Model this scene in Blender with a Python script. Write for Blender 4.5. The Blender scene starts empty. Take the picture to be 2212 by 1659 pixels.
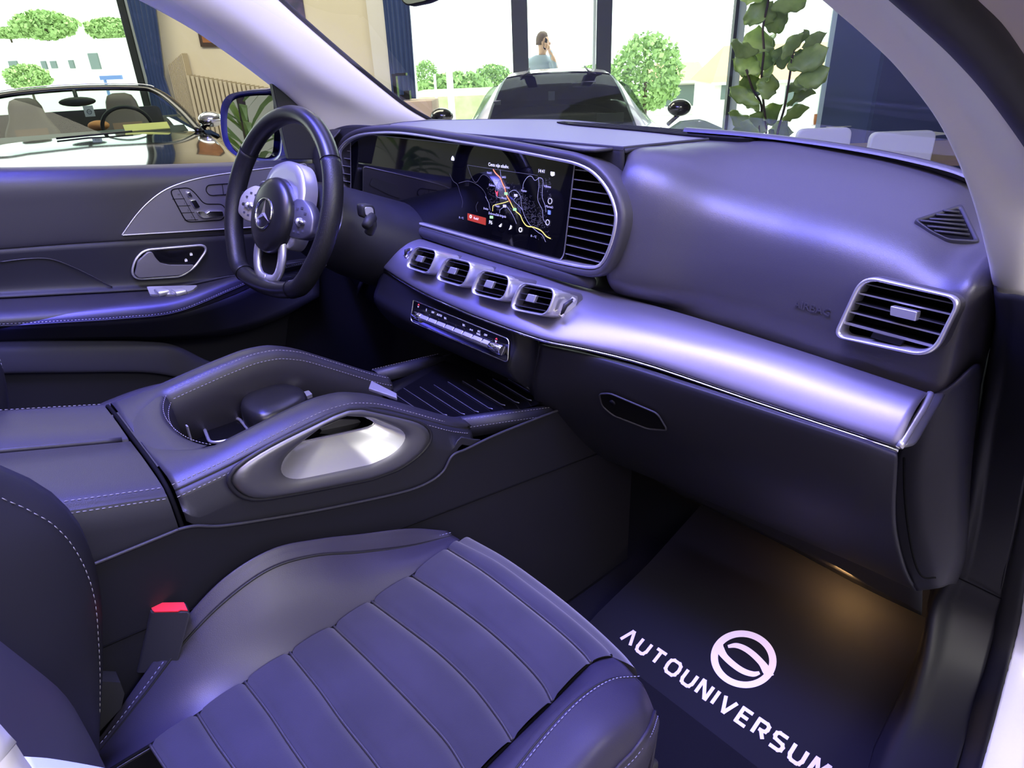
import bpy, math, random
from mathutils import Vector as V, Matrix
random.seed(7)
R_ = math.radians
# ------------------------------------------------------------------ camera
FPX, YAW, PITCH, ROLL = 1440.6, 49.712, 26.113, 2.366
CAM = V((0.911, 0.0, 1.48))
a_, b_, c_ = R_(YAW), R_(PITCH), R_(ROLL)
FW = V((-math.sin(a_)*math.cos(b_), math.cos(a_)*math.cos(b_), -math.sin(b_)))
RT0 = V((math.cos(a_), math.sin(a_), 0)); UP0 = RT0.cross(FW)
RT = RT0*math.cos(c_) - UP0*math.sin(c_); UPV = UP0*math.cos(c_) + RT0*math.sin(c_)
cam_data = bpy.data.cameras.new('camera'); cam = bpy.data.objects.new('camera', cam_data)
bpy.context.scene.collection.objects.link(cam)
m_ = Matrix((RT, UPV, -FW)).transposed().to_4x4(); m_.translation = CAM
cam.matrix_world = m_
cam_data.sensor_fit = 'HORIZONTAL'; cam_data.sensor_width = 36; cam_data.lens = 36*FPX/2212
cam_data.clip_start = 0.02; cam_data.clip_end = 600
bpy.context.scene.camera = cam
SC = bpy.context.scene
SC.view_settings.view_transform = 'Standard'; SC.view_settings.look = 'None'
SC.view_settings.exposure = 0.0; SC.view_settings.gamma = 1.0; SC.view_settings.use_curve_mapping = False
# showroom frame: S runs right along the window wall, T runs towards it
TH = R_(46)
TD = V((-math.sin(TH), math.cos(TH), 0)); SD = V((math.cos(TH), math.sin(TH), 0))
ORG = V((0.911, 0, 0))
def ST(s, t, z): return ORG + SD*s + TD*t + V((0, 0, z))
# ------------------------------------------------------------------ sky, sun, large lights
W = bpy.data.worlds.new('sky'); SC.world = W; W.use_nodes = True
bg = W.node_tree.nodes['Background']; bg.inputs[0].default_value = (0.93, 1.0, 0.97, 1); bg.inputs[1].default_value = 3.2
def area(name, loc, target, size, size_y, power, col, spread=180):
    l = bpy.data.lights.new(name, 'AREA'); l.shape = 'RECTANGLE'; l.size = size; l.size_y = size_y
    l.energy = power; l.color = col; l.spread = R_(spread)
    o = bpy.data.objects.new(name, l); SC.collection.objects.link(o)
    o.location = loc; d = V(target) - V(loc)
    o.rotation_euler = d.to_track_quat('-Z', 'Y').to_euler(); return o
sun = bpy.data.lights.new('sun', 'SUN'); sun.energy = 4.5; sun.angle = R_(3); sun.color = (1, .97, .9)
so = bpy.data.objects.new('sun', sun); SC.collection.objects.link(so)
so.rotation_euler = (-(TD*0.5 + SD*0.35) + V((0, 0, -1.1))).to_track_quat('-Z', 'Y').to_euler()
BLUE = (0.12, 0.11, 1.0); VIOLET = (0.38, 0.32, 1.0)
area('blue_ceiling_strip', (-0.3, 0.15, 3.0), (-0.3, 0.25, 0), 2.2, 0.30, 190, BLUE)
area('violet_ceiling_strip', (0.9, -0.9, 2.9), (0.2, 0.5, 0.9), 1.6, 0.6, 9, VIOLET)
area('pale_overhead_panel', (0.3, 0.0, 3.1), (0.3, 0.2, 0), 1.4, 0.9, 44, (.95, .91, 1.0))
area('violet_front_strip', (-0.3, 1.7, 3.1), (-0.1, 1.0, 0), 2.2, 0.7, 24, (.36, .32, 1.0))
area('pink_ceiling_spot', (0.45, -0.45, 3.0), (0.3, 0.5, 0.9), 0.25, 0.25, 9, (1.0, .62, .8))
area('neutral_rear_fill', ST(2.2, -1.2, 3.2), (0.4, 0.5, 1.0), 2.0, 1.2, 75, (1.0, .97, .88))  # added fill from behind right that brightens the passenger pillar
area('right_side_fill', (4.2, .2, 1.9), (0.3, 0.2, 1.2), 3.0, 2.2, 13, (.88, .95, 1.0))  # added fill for the bright scoop; the right wall has no window
area('door_blue_fill', (-.60, .25, 1.06), (-.55, .25, .8), .7, .02, 1.1, BLUE)  # added blue light that spills onto the driver cushion
area('violet_side_fill', (1.9, -.3, 2.7), (0.3, 0.3, .8), .8, 2.0, 18, VIOLET)  # added violet fill aimed at the passenger seat's left bolster
area('warm_ceiling_panel', ST(-3, 6.0, 3.9), ST(-3, 7.2, 0), 5, 1.5, 220, (1.0, .92, .74))
area('warm_rear_panel', ST(1, -3.5, 3.9), ST(1, -5, 0), 4, 2, 260, (1.0, .88, .72))
# ------------------------------------------------------------------ helpers
def ray(px, py): return RT*((px-1106)/FPX) - UPV*((py-829.5)/FPX) + FW
def P(px, py, x=None, y=None, z=None, t=None):
    """world point on the sight line through a pixel, at a given real plane x=, y=, z= or t= (towards the window wall)"""
    v = ray(px, py)
    if x is not None: k = (x-CAM.x)/v.x
    elif y is not None: k = (y-CAM.y)/v.y
    elif z is not None: k = (z-CAM.z)/v.z
    else: k = t/(v.dot(TD))
    return CAM + v*k
def Pp(px, py, p0, n):
    v = ray(px, py); n = V(n); return CAM + v*((V(p0)-CAM).dot(n)/v.dot(n))
def crom(pts, n, closed=False):
    pts = [V(p) for p in pts]; m = len(pts)
    if m == 2 and not closed: return [pts[0].lerp(pts[1], i/(n-1)) for i in range(n)]
    out = []; segs = m if closed else m-1
    cnt = n if closed else n-1
    def g(i):
        if closed: return pts[i % m]
        if i < 0: return pts[0]*2 - pts[1]
        if i >= m: return pts[-1]*2 - pts[-2]
        return pts[i]
    for k in range(n):
        f = k/cnt*segs; i = min(int(f), segs-1); u = f-i
        p0, p1, p2, p3 = g(i-1), g(i), g(i+1), g(i+2)
        out.append(0.5*((2*p1) + (p2-p0)*u + (2*p0-5*p1+4*p2-p3)*u*u + (3*p1-p0-3*p2+p3)*u**3))
    return out
def arc(pts, n, closed=False):
    """resample evenly by length"""
    q = [V(p) for p in pts] + ([V(pts[0])] if closed else [])
    L = [0]
    for i in range(1, len(q)): L.append(L[-1] + (q[i]-q[i-1]).length)
    out = []; cnt = n if closed else n-1; j = 0
    for k in range(n):
        d = L[-1]*k/cnt
        while j < len(q)-2 and L[j+1] < d: j += 1
        s = L[j+1]-L[j]; out.append(q[j].lerp(q[j+1], 0 if s == 0 else (d-L[j])/s))
    return out
def rnd(pts, r, k=5):
    """round the corners of a closed polygon"""
    pts = [V(p) for p in pts]; out = []; n = len(pts)
    for i in range(n):
        p, a, b = pts[i], pts[i-1], pts[(i+1) % n]
        rr = r[i] if isinstance(r, (list, tuple)) else r
        da, db = (a-p), (b-p); ra = min(rr, da.length*.48); rb = min(rr, db.length*.48)
        A = p+da.normalized()*ra; B = p+db.normalized()*rb
        for j in range(k+1):
            u = j/k; out.append(A*(1-u)**2 + p*2*u*(1-u) + B*u*u)
    return out
def angres(poly, c, n, ax, ay):
    """resample a closed loop by angle about c in the plane of ax, ay (star-shaped loops)"""
    res = []; q = [(V(p)-c) for p in poly]; m = len(q)
    xy = [(p.dot(ax), p.dot(ay)) for p in q]
    for k in range(n):
        th = 2*math.pi*k/n; d = (math.cos(th), math.sin(th)); best = None
        for i in range(m):
            (x1, y1), (x2, y2) = xy[i], xy[(i+1) % m]
            den = d[0]*(y2-y1) - d[1]*(x2-x1)
            if abs(den) < 1e-12: continue
            u = (x1*(y2-y1) - y1*(x2-x1))/den; w = (x1*d[1]-y1*d[0])/den
            if u > 0 and -1e-6 <= w <= 1+1e-6 and (best is None or u > best[0]): best = (u, i, w)
        if best is None: res.append(V(c)); continue
        u, i, w = best; res.append(V(c) + q[i].lerp(q[(i+1) % m], w))
    return res
ROOTLOC = {}
def link(o): SC.collection.objects.link(o)
def thing(name, label, cat, loc, group=None, kind=None):
    o = bpy.data.objects.new(name, None); link(o); o.location = loc; o.empty_display_size = .05
    o['label'] = label; o['category'] = cat
    if group: o['group'] = group
    if kind: o['kind'] = kind
    ROOTLOC[o.name] = V(loc); return o
def tag(o, label, cat, group=None, kind=None):
    o['label'] = label; o['category'] = cat
    if group: o['group'] = group
    if kind: o['kind'] = kind
    return o
def mk(name, vs, fs, mat, parent=None, smooth=True, label=None, loc=None):
    me = bpy.data.meshes.new(name)
    if parent is not None: L = ROOTLOC[parent.name]
    elif loc is not None: L = V(loc)
    else:
        xs = [v[0] for v in vs]; ys = [v[1] for v in vs]; zs = [v[2] for v in vs]
        L = V(((min(xs)+max(xs))/2, (min(ys)+max(ys))/2, min(zs)))
    me.from_pydata([V(v)-L for v in vs], [], fs); me.validate()
    o = bpy.data.objects.new(name, me); link(o)
    if parent is not None: o.parent = parent
    else: o.location = L
    ROOTLOC[o.name] = L
    mats = mat if isinstance(mat, (list, tuple)) else [mat]
    for m in mats: me.materials.append(m)
    if smooth: me.shade_smooth()
    if label: o['label'] = label
    import bmesh
    bm = bmesh.new(); bm.from_mesh(me); bmesh.ops.recalc_face_normals(bm, faces=bm.faces); bm.to_mesh(me); bm.free()
    return o
def sharp(o, ang=40):
    me = o.data
    try: me.set_sharp_from_angle(angle=R_(ang))
    except Exception: pass
    return o
class MB:
    def __init__(s): s.v = []; s.f = []
    def add(s, vs, fs):
        k = len(s.v); s.v += [V(v) for v in vs]; s.f += [tuple(i+k for i in f) for f in fs]; return s
    def loft(s, loops, closed=True, capa=False, capb=False):
        n = len(loops[0]); k = len(s.v)
        for l in loops: s.v += [V(p) for p in l]
        for i in range(len(loops)-1):
            for j in range(n if closed else n-1):
                j2 = (j+1) % n
                s.f.append((k+i*n+j, k+i*n+j2, k+(i+1)*n+j2, k+(i+1)*n+j))
        if capa: s.f.append(tuple(k+j for j in range(n))[::-1])
        if capb: s.f.append(tuple(k+(len(loops)-1)*n+j for j in range(n)))
        return s
    def fan(s, loop):
        c = sum((V(p) for p in loop), V((0, 0, 0)))/len(loop); k = len(s.v)
        s.v += [c]+[V(p) for p in loop]; n = len(loop)
        for j in range(n): s.f.append((k, k+1+j, k+1+(j+1) % n))
        return s
    def box(s, c, ax, ay, az):
        """box from centre and half-axis vectors"""
        c, ax, ay, az = V(c), V(ax), V(ay), V(az)
        vs = [c+ax*i+ay*j+az*k for i in (-1, 1) for j in (-1, 1) for k in (-1, 1)]
        return s.add(vs, [(0, 1, 3, 2), (4, 6, 7, 5), (0, 4, 5, 1), (2, 3, 7, 6), (0, 2, 6, 4), (1, 5, 7, 3)])
    def prism(s, loop, off):
        off = V(off); a = [V(p) for p in loop]; b = [p+off for p in a]
        return s.loft([a, b], True, True, True)
    def tube(s, pts, r, seg=8, closed=False, cap=True, flat=None, up=None):
        pts = [V(p) for p in pts]; n = len(pts); loops = []; prev = None
        for i in range(n):
            if closed: d = pts[(i+1) % n]-pts[i-1]
            else: d = pts[min(i+1, n-1)]-pts[max(i-1, 0)]
            if d.length < 1e-9: d = V((0, 0, 1))
            d.normalize()
            if up is not None: a = V(up) - d*V(up).dot(d)
            elif prev is None: a = V((0, 0, 1)).cross(d) if abs(d.z) < .9 else V((1, 0, 0)).cross(d)
            else: a = prev - d*prev.dot(d)
            a.normalize(); prev = a; b = d.cross(a)
            rr = r[i] if isinstance(r, (list, tuple)) else r
            fx = flat or 1.0
            loops.append([pts[i] + a*rr*math.cos(2*math.pi*k/seg) + b*rr*fx*math.sin(2*math.pi*k/seg) for k in range(seg)])
        if closed: loops.append(loops[0])
        return s.loft(loops, True, cap and not closed, cap and not closed)
    def sphere(s, c, rx, ry, rz, ax=None, n=10, m=14):
        A = ax or (V((1, 0, 0)), V((0, 1, 0)), V((0, 0, 1))); c = V(c); loops = []
        for i in range(n+1):
            ph = math.pi*i/n; sr, cz = max(math.sin(ph), 1e-3), math.cos(ph)
            loops.append([c + A[0]*rx*sr*math.cos(2*math.pi*k/m) + A[1]*ry*sr*math.sin(2*math.pi*k/m) + A[2]*rz*cz for k in range(m)])
        return s.loft(loops)
    def build(s, name, mat, parent=None, smooth=True, label=None, ang=None, bevel=None, solid=None, loc=None):
        o = mk(name, s.v, s.f, mat, parent, smooth, label, loc)
        if solid:
            md = o.modifiers.new('thick', 'SOLIDIFY'); md.thickness = solid; md.offset = 0
        if bevel:
            md = o.modifiers.new('bevel', 'BEVEL'); md.width = bevel; md.segments = 3; md.limit_method = 'ANGLE'; md.angle_limit = R_(35)
        if ang: sharp(o, ang)
        return o
def surf(rows, nu, nv):
    """smooth surface through rows of points -> MB"""
    R1 = [crom(r, nu) for r in rows]
    cols = [crom([R1[i][j] for i in range(len(R1))], nv) for j in range(nu)]
    return [[cols[j][i] for j in range(nu)] for i in range(nv)]
def patch(name, rows, mat, parent, nu=40, nv=24, solid=.003, **k):
    m = MB(); m.loft(surf(rows, nu, nv), closed=False)
    o = m.build(name, mat, parent, **k)
    if solid:
        md = o.modifiers.new('thick', 'SOLIDIFY'); md.thickness = solid; md.offset = -1
    return o
def stitches(name, pts, mat, parent, step=.006, ln=.0038, r=.00055, lift=(0, 0, 0)):
    L = sum((V(pts[i+1])-V(pts[i])).length for i in range(len(pts)-1)); n = max(2, int(L/step))
    q = arc(pts, n*2+1); m = MB(); lf = V(lift)
    for i in range(n):
        a, b = q[2*i], q[2*i+1]; d = (b-a).normalized(); c = (a+b)/2+lf
        m.tube([c-d*ln/2, c, c+d*ln/2], [r*.6, r, r*.6], 5)
    return m.build(name, mat, parent)
def text(name, body, o, ux, uy, size, mat, parent, align='CENTER', ext=.0002, off=0):
    cu = bpy.data.curves.new(name, 'FONT'); cu.body = body; cu.size = size; cu.align_x = align; cu.align_y = 'CENTER'
    cu.extrude = ext; cu.offset = off
    tmp = bpy.data.objects.new('tmp', cu); link(tmp)
    dg = bpy.context.evaluated_depsgraph_get(); me = bpy.data.meshes.new_from_object(tmp.evaluated_get(dg))
    bpy.data.objects.remove(tmp); ux, uy = V(ux).normalized(), V(uy).normalized(); uz = ux.cross(uy)
    vs = [V(o)+ux*v.co.x+uy*v.co.y+uz*v.co.z for v in me.vertices]; fs = [tuple(p.vertices) for p in me.polygons]
    return mk(name, vs, fs, mat, parent, smooth=False)
# ------------------------------------------------------------------ materials
MT = {}
def mat(name, col, rough=.5, metal=0, spec=.5, bump=None, coat=0, sheen=0, emit=None, var=None, alpha=None, aniso=0):
    m = bpy.data.materials.new(name); m.use_nodes = True; nt = m.node_tree; b = nt.nodes['Principled BSDF']
    b.inputs['Base Color'].default_value = (*col, 1); b.inputs['Roughness'].default_value = rough
    b.inputs['Metallic'].default_value = metal; b.inputs['Specular IOR Level'].default_value = spec
    b.inputs['Coat Weight'].default_value = coat; b.inputs['Coat Roughness'].default_value = .05
    b.inputs['Sheen Weight'].default_value = sheen
    if aniso: b.inputs['Anisotropic'].default_value = aniso
    if emit: b.inputs['Emission Color'].default_value = (*emit[0], 1); b.inputs['Emission Strength'].default_value = emit[1]
    tc = nt.nodes.new('ShaderNodeTexCoord')
    if bump:
        kind, sc, st = bump[:3]
        if kind == 'voronoi':
            t = nt.nodes.new('ShaderNodeTexVoronoi'); t.inputs['Scale'].default_value = sc; t.feature = 'DISTANCE_TO_EDGE'; out = t.outputs['Distance']
            t2 = nt.nodes.new('ShaderNodeMath'); t2.operation = 'MINIMUM'; t2.inputs[1].default_value = .18; nt.links.new(out, t2.inputs[0]); out = t2.outputs[0]
        elif kind == 'dots':
            t = nt.nodes.new('ShaderNodeTexVoronoi'); t.inputs['Scale'].default_value = sc; t.inputs['Randomness'].default_value = 0; out = t.outputs['Distance']
            t2 = nt.nodes.new('ShaderNodeMath'); t2.operation = 'MINIMUM'; t2.inputs[1].default_value = .3; nt.links.new(out, t2.inputs[0]); out = t2.outputs[0]
        else:
            t = nt.nodes.new('ShaderNodeTexNoise'); t.inputs['Scale'].default_value = sc; t.inputs['Detail'].default_value = 6; out = t.outputs['Fac']
        nt.links.new(tc.outputs['Object'], t.inputs['Vector'])
        bp = nt.nodes.new('ShaderNodeBump'); bp.inputs['Strength'].default_value = st; bp.inputs['Distance'].default_value = bump[3] if len(bump) > 3 else .0006
        nt.links.new(out, bp.inputs['Height']); nt.links.new(bp.outputs[0], b.inputs['Normal'])
    if var:
        n = nt.nodes.new('ShaderNodeTexNoise'); n.inputs['Scale'].default_value = var[0]; n.inputs['Detail'].default_value = 5
        nt.links.new(tc.outputs['Object'], n.inputs['Vector'])
        r = nt.nodes.new('ShaderNodeValToRGB'); r.color_ramp.elements[0].color = (*col, 1); r.color_ramp.elements[1].color = (*var[1], 1)
        r.color_ramp.elements[0].position = .35; r.color_ramp.elements[1].position = .65
        nt.links.new(n.outputs['Fac'], r.inputs['Fac']); nt.links.new(r.outputs[0], b.inputs['Base Color'])
    MT[name] = m; return m
def glass(name, tint, refl=.06, rough=0.0):
    m = bpy.data.materials.new(name); m.use_nodes = True; nt = m.node_tree; nt.nodes.clear()
    o = nt.nodes.new('ShaderNodeOutputMaterial'); mx = nt.nodes.new('ShaderNodeMixShader')
    t = nt.nodes.new('ShaderNodeBsdfTransparent'); t.inputs[0].default_value = (*tint, 1)
    g = nt.nodes.new('ShaderNodeBsdfGlossy'); g.inputs['Roughness'].default_value = rough
    lw = nt.nodes.new('ShaderNodeLayerWeight'); lw.inputs[0].default_value = refl*4
    mu = nt.nodes.new('ShaderNodeMath'); mu.operation = 'MULTIPLY_ADD'; mu.inputs[1].default_value = .5; mu.inputs[2].default_value = refl*.5
    nt.links.new(lw.outputs['Fresnel'], mu.inputs[0]); mu.inputs[1].default_value = refl*2
    nt.links.new(mu.outputs[0], mx.inputs[0]); nt.links.new(t.outputs[0], mx.inputs[1]); nt.links.new(g.outputs[0], mx.inputs[2])
    nt.links.new(mx.outputs[0], o.inputs[0]); MT[name] = m; return m
M = MT
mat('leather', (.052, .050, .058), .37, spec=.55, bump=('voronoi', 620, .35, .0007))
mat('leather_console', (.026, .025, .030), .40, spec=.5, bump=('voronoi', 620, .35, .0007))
mat('leather_seat', (.036, .033, .058), .42, spec=.5, bump=('voronoi', 620, .35, .0007))  # violet tint in the base colour stands in for violet light on the seats
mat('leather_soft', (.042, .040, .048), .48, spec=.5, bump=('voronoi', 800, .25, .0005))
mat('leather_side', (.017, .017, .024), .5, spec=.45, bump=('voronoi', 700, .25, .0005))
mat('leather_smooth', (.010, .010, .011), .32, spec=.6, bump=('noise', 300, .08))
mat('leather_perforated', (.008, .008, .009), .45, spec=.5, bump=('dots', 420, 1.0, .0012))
mat('suede', (.026, .025, .045), .9, spec=.2, sheen=.35, bump=('noise', 900, .25), var=(14, (.033, .031, .056)))
mat('plastic_dark', (.011, .011, .016), .5, spec=.3, bump=('noise', 900, .1))
mat('plastic_soft', (.026, .026, .032), .55, spec=.4, bump=('noise', 900, .12))
mat('carpet', (.007, .007, .011), .95, spec=.1, bump=('noise', 700, .6, .002))
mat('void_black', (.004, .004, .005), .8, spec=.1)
mat('gloss_black', (.004, .004, .005), .06, spec=.6)
mat('screen_black', (.002, .002, .003), .03, spec=.7)
mat('satin_metal', (.24, .23, .28), .46, metal=.8, bump=('noise', 1200, .05))
mat('chrome', (.86, .86, .90), .12, metal=1)
mat('satin_chrome', (.74, .74, .78), .30, metal=.82)
mat('dark_metal', (.20, .20, .22), .42, metal=.8)
mat('louver', (.004, .004, .005), .5, spec=.25)
mat('louver_edge', (.45, .45, .50), .25, metal=.7)
mat('thread', (.28, .27, .29), .7)
mat('thread_blue', (.30, .30, .55), .7)
mat('red_plastic', (.75, .03, .05), .35, emit=((1, .05, .08), .15))
mat('pillar_fabric', (.80, .78, .74), .85, spec=.2, bump=('noise', 600, .15), sheen=.2)
mat('rubber', (.018, .018, .020), .55, spec=.4)
mat('white_paint', (.80, .79, .84), .18, coat=.6, spec=.5)
mat('black_paint', (.006, .006, .007), .08, coat=1, spec=.6)
mat('mesh_grille', (.16, .16, .16), .4, metal=.4, bump=('dots', 420, 1.0, .002), spec=.5)
mg = mat('mesh_grille', (.2, .2, .2), .5, metal=0, spec=.4); _n = mg.node_tree
_t = _n.nodes.new('ShaderNodeTexVoronoi'); _t.inputs['Scale'].default_value = 330; _t.inputs['Randomness'].default_value = 0
_r = _n.nodes.new('ShaderNodeValToRGB'); _r.color_ramp.elements[0].color = (.004, .004, .004, 1); _r.color_ramp.elements[0].position = .34; _r.color_ramp.elements[1].color = (.15, .15, .145, 1); _r.color_ramp.elements[1].position = .42
_c = [x for x in _n.nodes if x.type == 'TEX_COORD'][0]; _n.links.new(_c.outputs['Object'], _t.inputs['Vector']); _n.links.new(_t.outputs['Distance'], _r.inputs['Fac']); _n.links.new(_r.outputs[0], _n.nodes['Principled BSDF'].inputs['Base Color'])
mat('glow_white', (.8, .8, .85), .5, emit=((.9, .9, 1), .9))
mat('glow_grey', (.3, .3, .35), .5, emit=((.55, .58, .68), .28))
mat('glow_dim', (.1, .1, .1), .5, emit=((.4, .42, .5), .055))
mat('glow_orange', (.8, .3, .1), .5, emit=((1, .22, .06), 1.0))
mat('glow_yellow', (.8, .7, .1), .5, emit=((.95, .8, .18), .8))
mat('glow_green', (.3, .6, .2), .5, emit=((.35, .65, .2), .7))
mat('glow_red', (.8, .05, .05), .5, emit=((.9, .05, .09), .8))
mat('button_red', (.2, .02, .01), .4, emit=((.55, .05, .015), .55))
mat('glow_blue', (.1, .15, .8), .5, emit=((.2, .3, .8), .7))
mat('symbol', (.65, .65, .70), .5, emit=((.6, .6, .7), .25))
mat('symbol_dark', (.06, .06, .07), .5)
mat('cream_panel', (.62, .60, .48), .35, metal=.3)
mat('mat_black', (.005, .005, .008), .65, spec=.15, bump=('noise', 500, .1))
mat('print_white', (.80, .70, .92), .6)
mat('belt', (.45, .52, .52), .7, bump=('noise', 500, .2))
mat('mirror', (.85, .88, .85), .01, metal=1)
glass('clear_glass', (.94, .98, .96), .025)
glass('window_glass', (.96, .99, .97), .03)
glass('tinted_glass', (.22, .25, .24), .07)
glass('roadster_glass', (.62, .72, .66), .04)
# ================================================================== DASHBOARD
dash = thing('dashboard', 'long dark leather dashboard under the windshield with wide satin metal trim band', 'dashboard', (0.05, .85, .9))
# screen plane
SX, SYY, SZ = .138, .806, 1.333
sxd = V((math.cos(R_(.84)), -math.sin(R_(.84)), 0)); sdn = V((0, -math.sin(R_(9.25)), -math.cos(R_(9.25))))
sn = sxd.cross(sdn)                                  # towards the cabin (-y)
if sn.y > 0: sn = -sn
TRC = V((SX, SYY, SZ))
def S2(px, py, off=0.0): return Pp(px, py, TRC + sn*off, sn)
# --- upper pad, passenger side and across: profile (y, z) lofted along x
def trimtop(x):   # rear/upper edge of the metal band
    pts = [(-.36, .775, 1.140), (-.14, .78, 1.135), (.06, .78, 1.134), (.214, .80, 1.128), (.30, .815, 1.122), (.45, .83, 1.113), (.70, .829, 1.103)]
    for i in range(len(pts)-1):
        if x <= pts[i+1][0] or i == len(pts)-2:
            u = (x-pts[i][0])/(pts[i+1][0]-pts[i][0]); return V((x, pts[i][1]+(pts[i+1][1]-pts[i][1])*u, pts[i][2]+(pts[i+1][2]-pts[i][2])*u))
RZ = [(lambda p: (p.x, p.z))(P(x, y+3, y=1.045)) for x, y in ((1480, 278), (1600, 287), (1720, 300), (1850, 319), (1960, 340), (2050, 362), (2120, 392), (2170, 440))]
def rearz(x):
    if x <= RZ[0][0]: return RZ[0][1]
    for i in range(len(RZ)-1):
        if x <= RZ[i+1][0]:
            u = (x-RZ[i][0])/(RZ[i+1][0]-RZ[i][0]); return RZ[i][1]+(RZ[i+1][1]-RZ[i][1])*u
    return RZ[-1][1]
XS = [.12, .17, .20, .222, .25, .29, .36, .45, .54, .62, .67, .70]
def prof(x):
    e = max(0, (x-.635)/.065)**1.5*.5      # falls away at the outer end
    t = trimtop(x); k = max(0, min(1, (.42-x)/.19)); k = k*k*(3-2*k)
    kk = max(0, (.21-x)/.05)               # tucks in behind the display housing
    zr = rearz(x)-1.353; q = max(0, min(1, (.225-x)/.025))*.09; cap = 1.3435+max(0, x-.33)*.4
    pts = [V((x, 1.045-.02*e, 1.353+zr)), V((x, .985-.03*e, 1.334+zr*.9+.016*k)), V((x, .935-.03*e-.01*k, 1.310+zr*.75+.038*k)), V((x, .893-.04*e-.035*k, 1.284+zr*.6+.056*k)),
            V((x, .866-.03*e-.052*k+q*.5, 1.253+zr*.4+.052*k)), V((x, .851-.01*e-.060*k+q, 1.207-.01*e+.012*k)), V((x, .846-.063*k+q, 1.162)), V((x, .848-.045*k+q*.8, 1.130)), V((x, t.y+.020, t.z-.006)), V((x, t.y+.03, t.z-.03))]
    for p in pts: p.z = min(p.z, cap)
    return pts
cols = [prof(x) for x in XS]
# rolled outer end
for dx, dy, dz in ((.012, .012, -.010), (.018, .05, -.03), (.018, .11, -.05)):
    cols.append([p + V((dx, dy*(1 if i > 3 else .4), 0)) + V((0, 0, dz if i < 4 else 0)) for i, p in enumerate(cols[11])])
rows = [[c[i] for c in cols] for i in range(10)]
def projpx(p):
    d = p-CAM; k = 1/d.dot(FW); return 1106+FPX*d.dot(RT)*k, 829.5-FPX*d.dot(UPV)*k
def inpoly(pt, poly):
    c = False; x, y = pt
    for i in range(len(poly)):
        (x1, y1), (x2, y2) = poly[i], poly[i-1]
        if (y1 > y) != (y2 > y) and x < (x2-x1)*(y-y1)/(y2-y1)+x1: c = not c
    return c
HOLES = [[(1887, 601), (2046, 640), (2062, 662), (2016, 752), (1996, 762), (1828, 718), (1817, 703), (1866, 615)], [(1990, 477), (2072, 449), (2104, 514), (2050, 511), (2012, 494)]]   # the two vents
m = MB(); m.loft(surf(rows, 240, 150), closed=False)
m.f = [f for f in m.f if not any(inpoly(projpx(sum((m.v[i] for i in f), V((0, 0, 0)))/4), h) for h in HOLES)]
m.build('upper_pad', M['leather'], dash)
PADS = surf(rows, 140, 100)
def onsurf(gs, px, py):
    best = None
    for r in gs:
        for p in r:
            d = (p-CAM); k = 1/d.dot(FW); qx = 1106+FPX*d.dot(RT)*k; qy = 829.5-FPX*d.dot(UPV)*k
            e = (qx-px)**2+(qy-py)**2
            if best is None or e < best[0]: best = (e, p)
    return best[1]
# AIRBAG embossing on the pad
ab0 = onsurf(PADS, 1752, 662); text('airbag_lettering', 'AIRBAG', ab0 + V((0, -.0018, 0)), (1, 0, -.02), (0, .05, 1), .0145, M['leather'], dash, ext=.0003)
# --- top deck across the centre and driver side (behind the screen housing)
deck_rows = []
for yy, zz in ((1.06, 1.345), (1.0, 1.345), (.93, 1.3445), (.87, 1.3445), (.845, 1.343), (.838, 1.335), (.86, 1.16)):
    deck_rows.append([V((x, yy - (.0 if x > -.5 else (abs(x)-.5)*.25), zz-(.02 if abs(x) > .6 else 0))) for x in (-.69, -.6, -.45, -.2, 0, .12, .21)])
patch('top_deck', deck_rows, M['plastic_soft'], dash, 60, 30, .004)
# speaker mesh on top: outline from the photograph on the deck plane
g_out = [P(x, y, z=1.3465) for x, y in ((845, 268), (900, 262), (1050, 258), (1215, 259), (1330, 270), (1480, 284), (1560, 290), (1545, 297), (1480, 304), (1400, 312), (1330, 319), (1270, 323), (1190, 311), (1100, 299), (1000, 289), (900, 280), (850, 275))]
m = MB(); gl = arc(crom(g_out, 120, True), 120, True); m.prism(gl, (0, 0, -.0025)); m.build('speaker_grille', M['mesh_grille'], dash, smooth=False)
m = MB(); m.tube([p+V((0,0,-.0015)) for p in gl], .0028, 6, closed=True); m.build('grille_edging', M['plastic_soft'], dash)
# defroster slot along the windshield
so_ = [P(x, y, z=1.349) for x, y in ((1215, 262), (1400, 273), (1570, 289), (1640, 296), (1600, 300), (1500, 293), (1380, 281), (1230, 268))]
m = MB(); m.prism(arc(crom(so_, 60, True), 60, True), (0, 0, -.008)); m.build('defroster_slot', M['void_black'], dash, smooth=False)
for k in range(3):
    a = so_[0].lerp(so_[7], .2+.3*k); b = so_[3].lerp(so_[4], .2+.3*k); m = MB(); mid = so_[1].lerp(so_[6], .2+.3*k); mid2 = so_[2].lerp(so_[5], .2+.3*k)
    m.tube(crom([a, mid, mid2, b], 20), .0013, 5); m.build('defroster_rib', M['louver'], dash)
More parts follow.
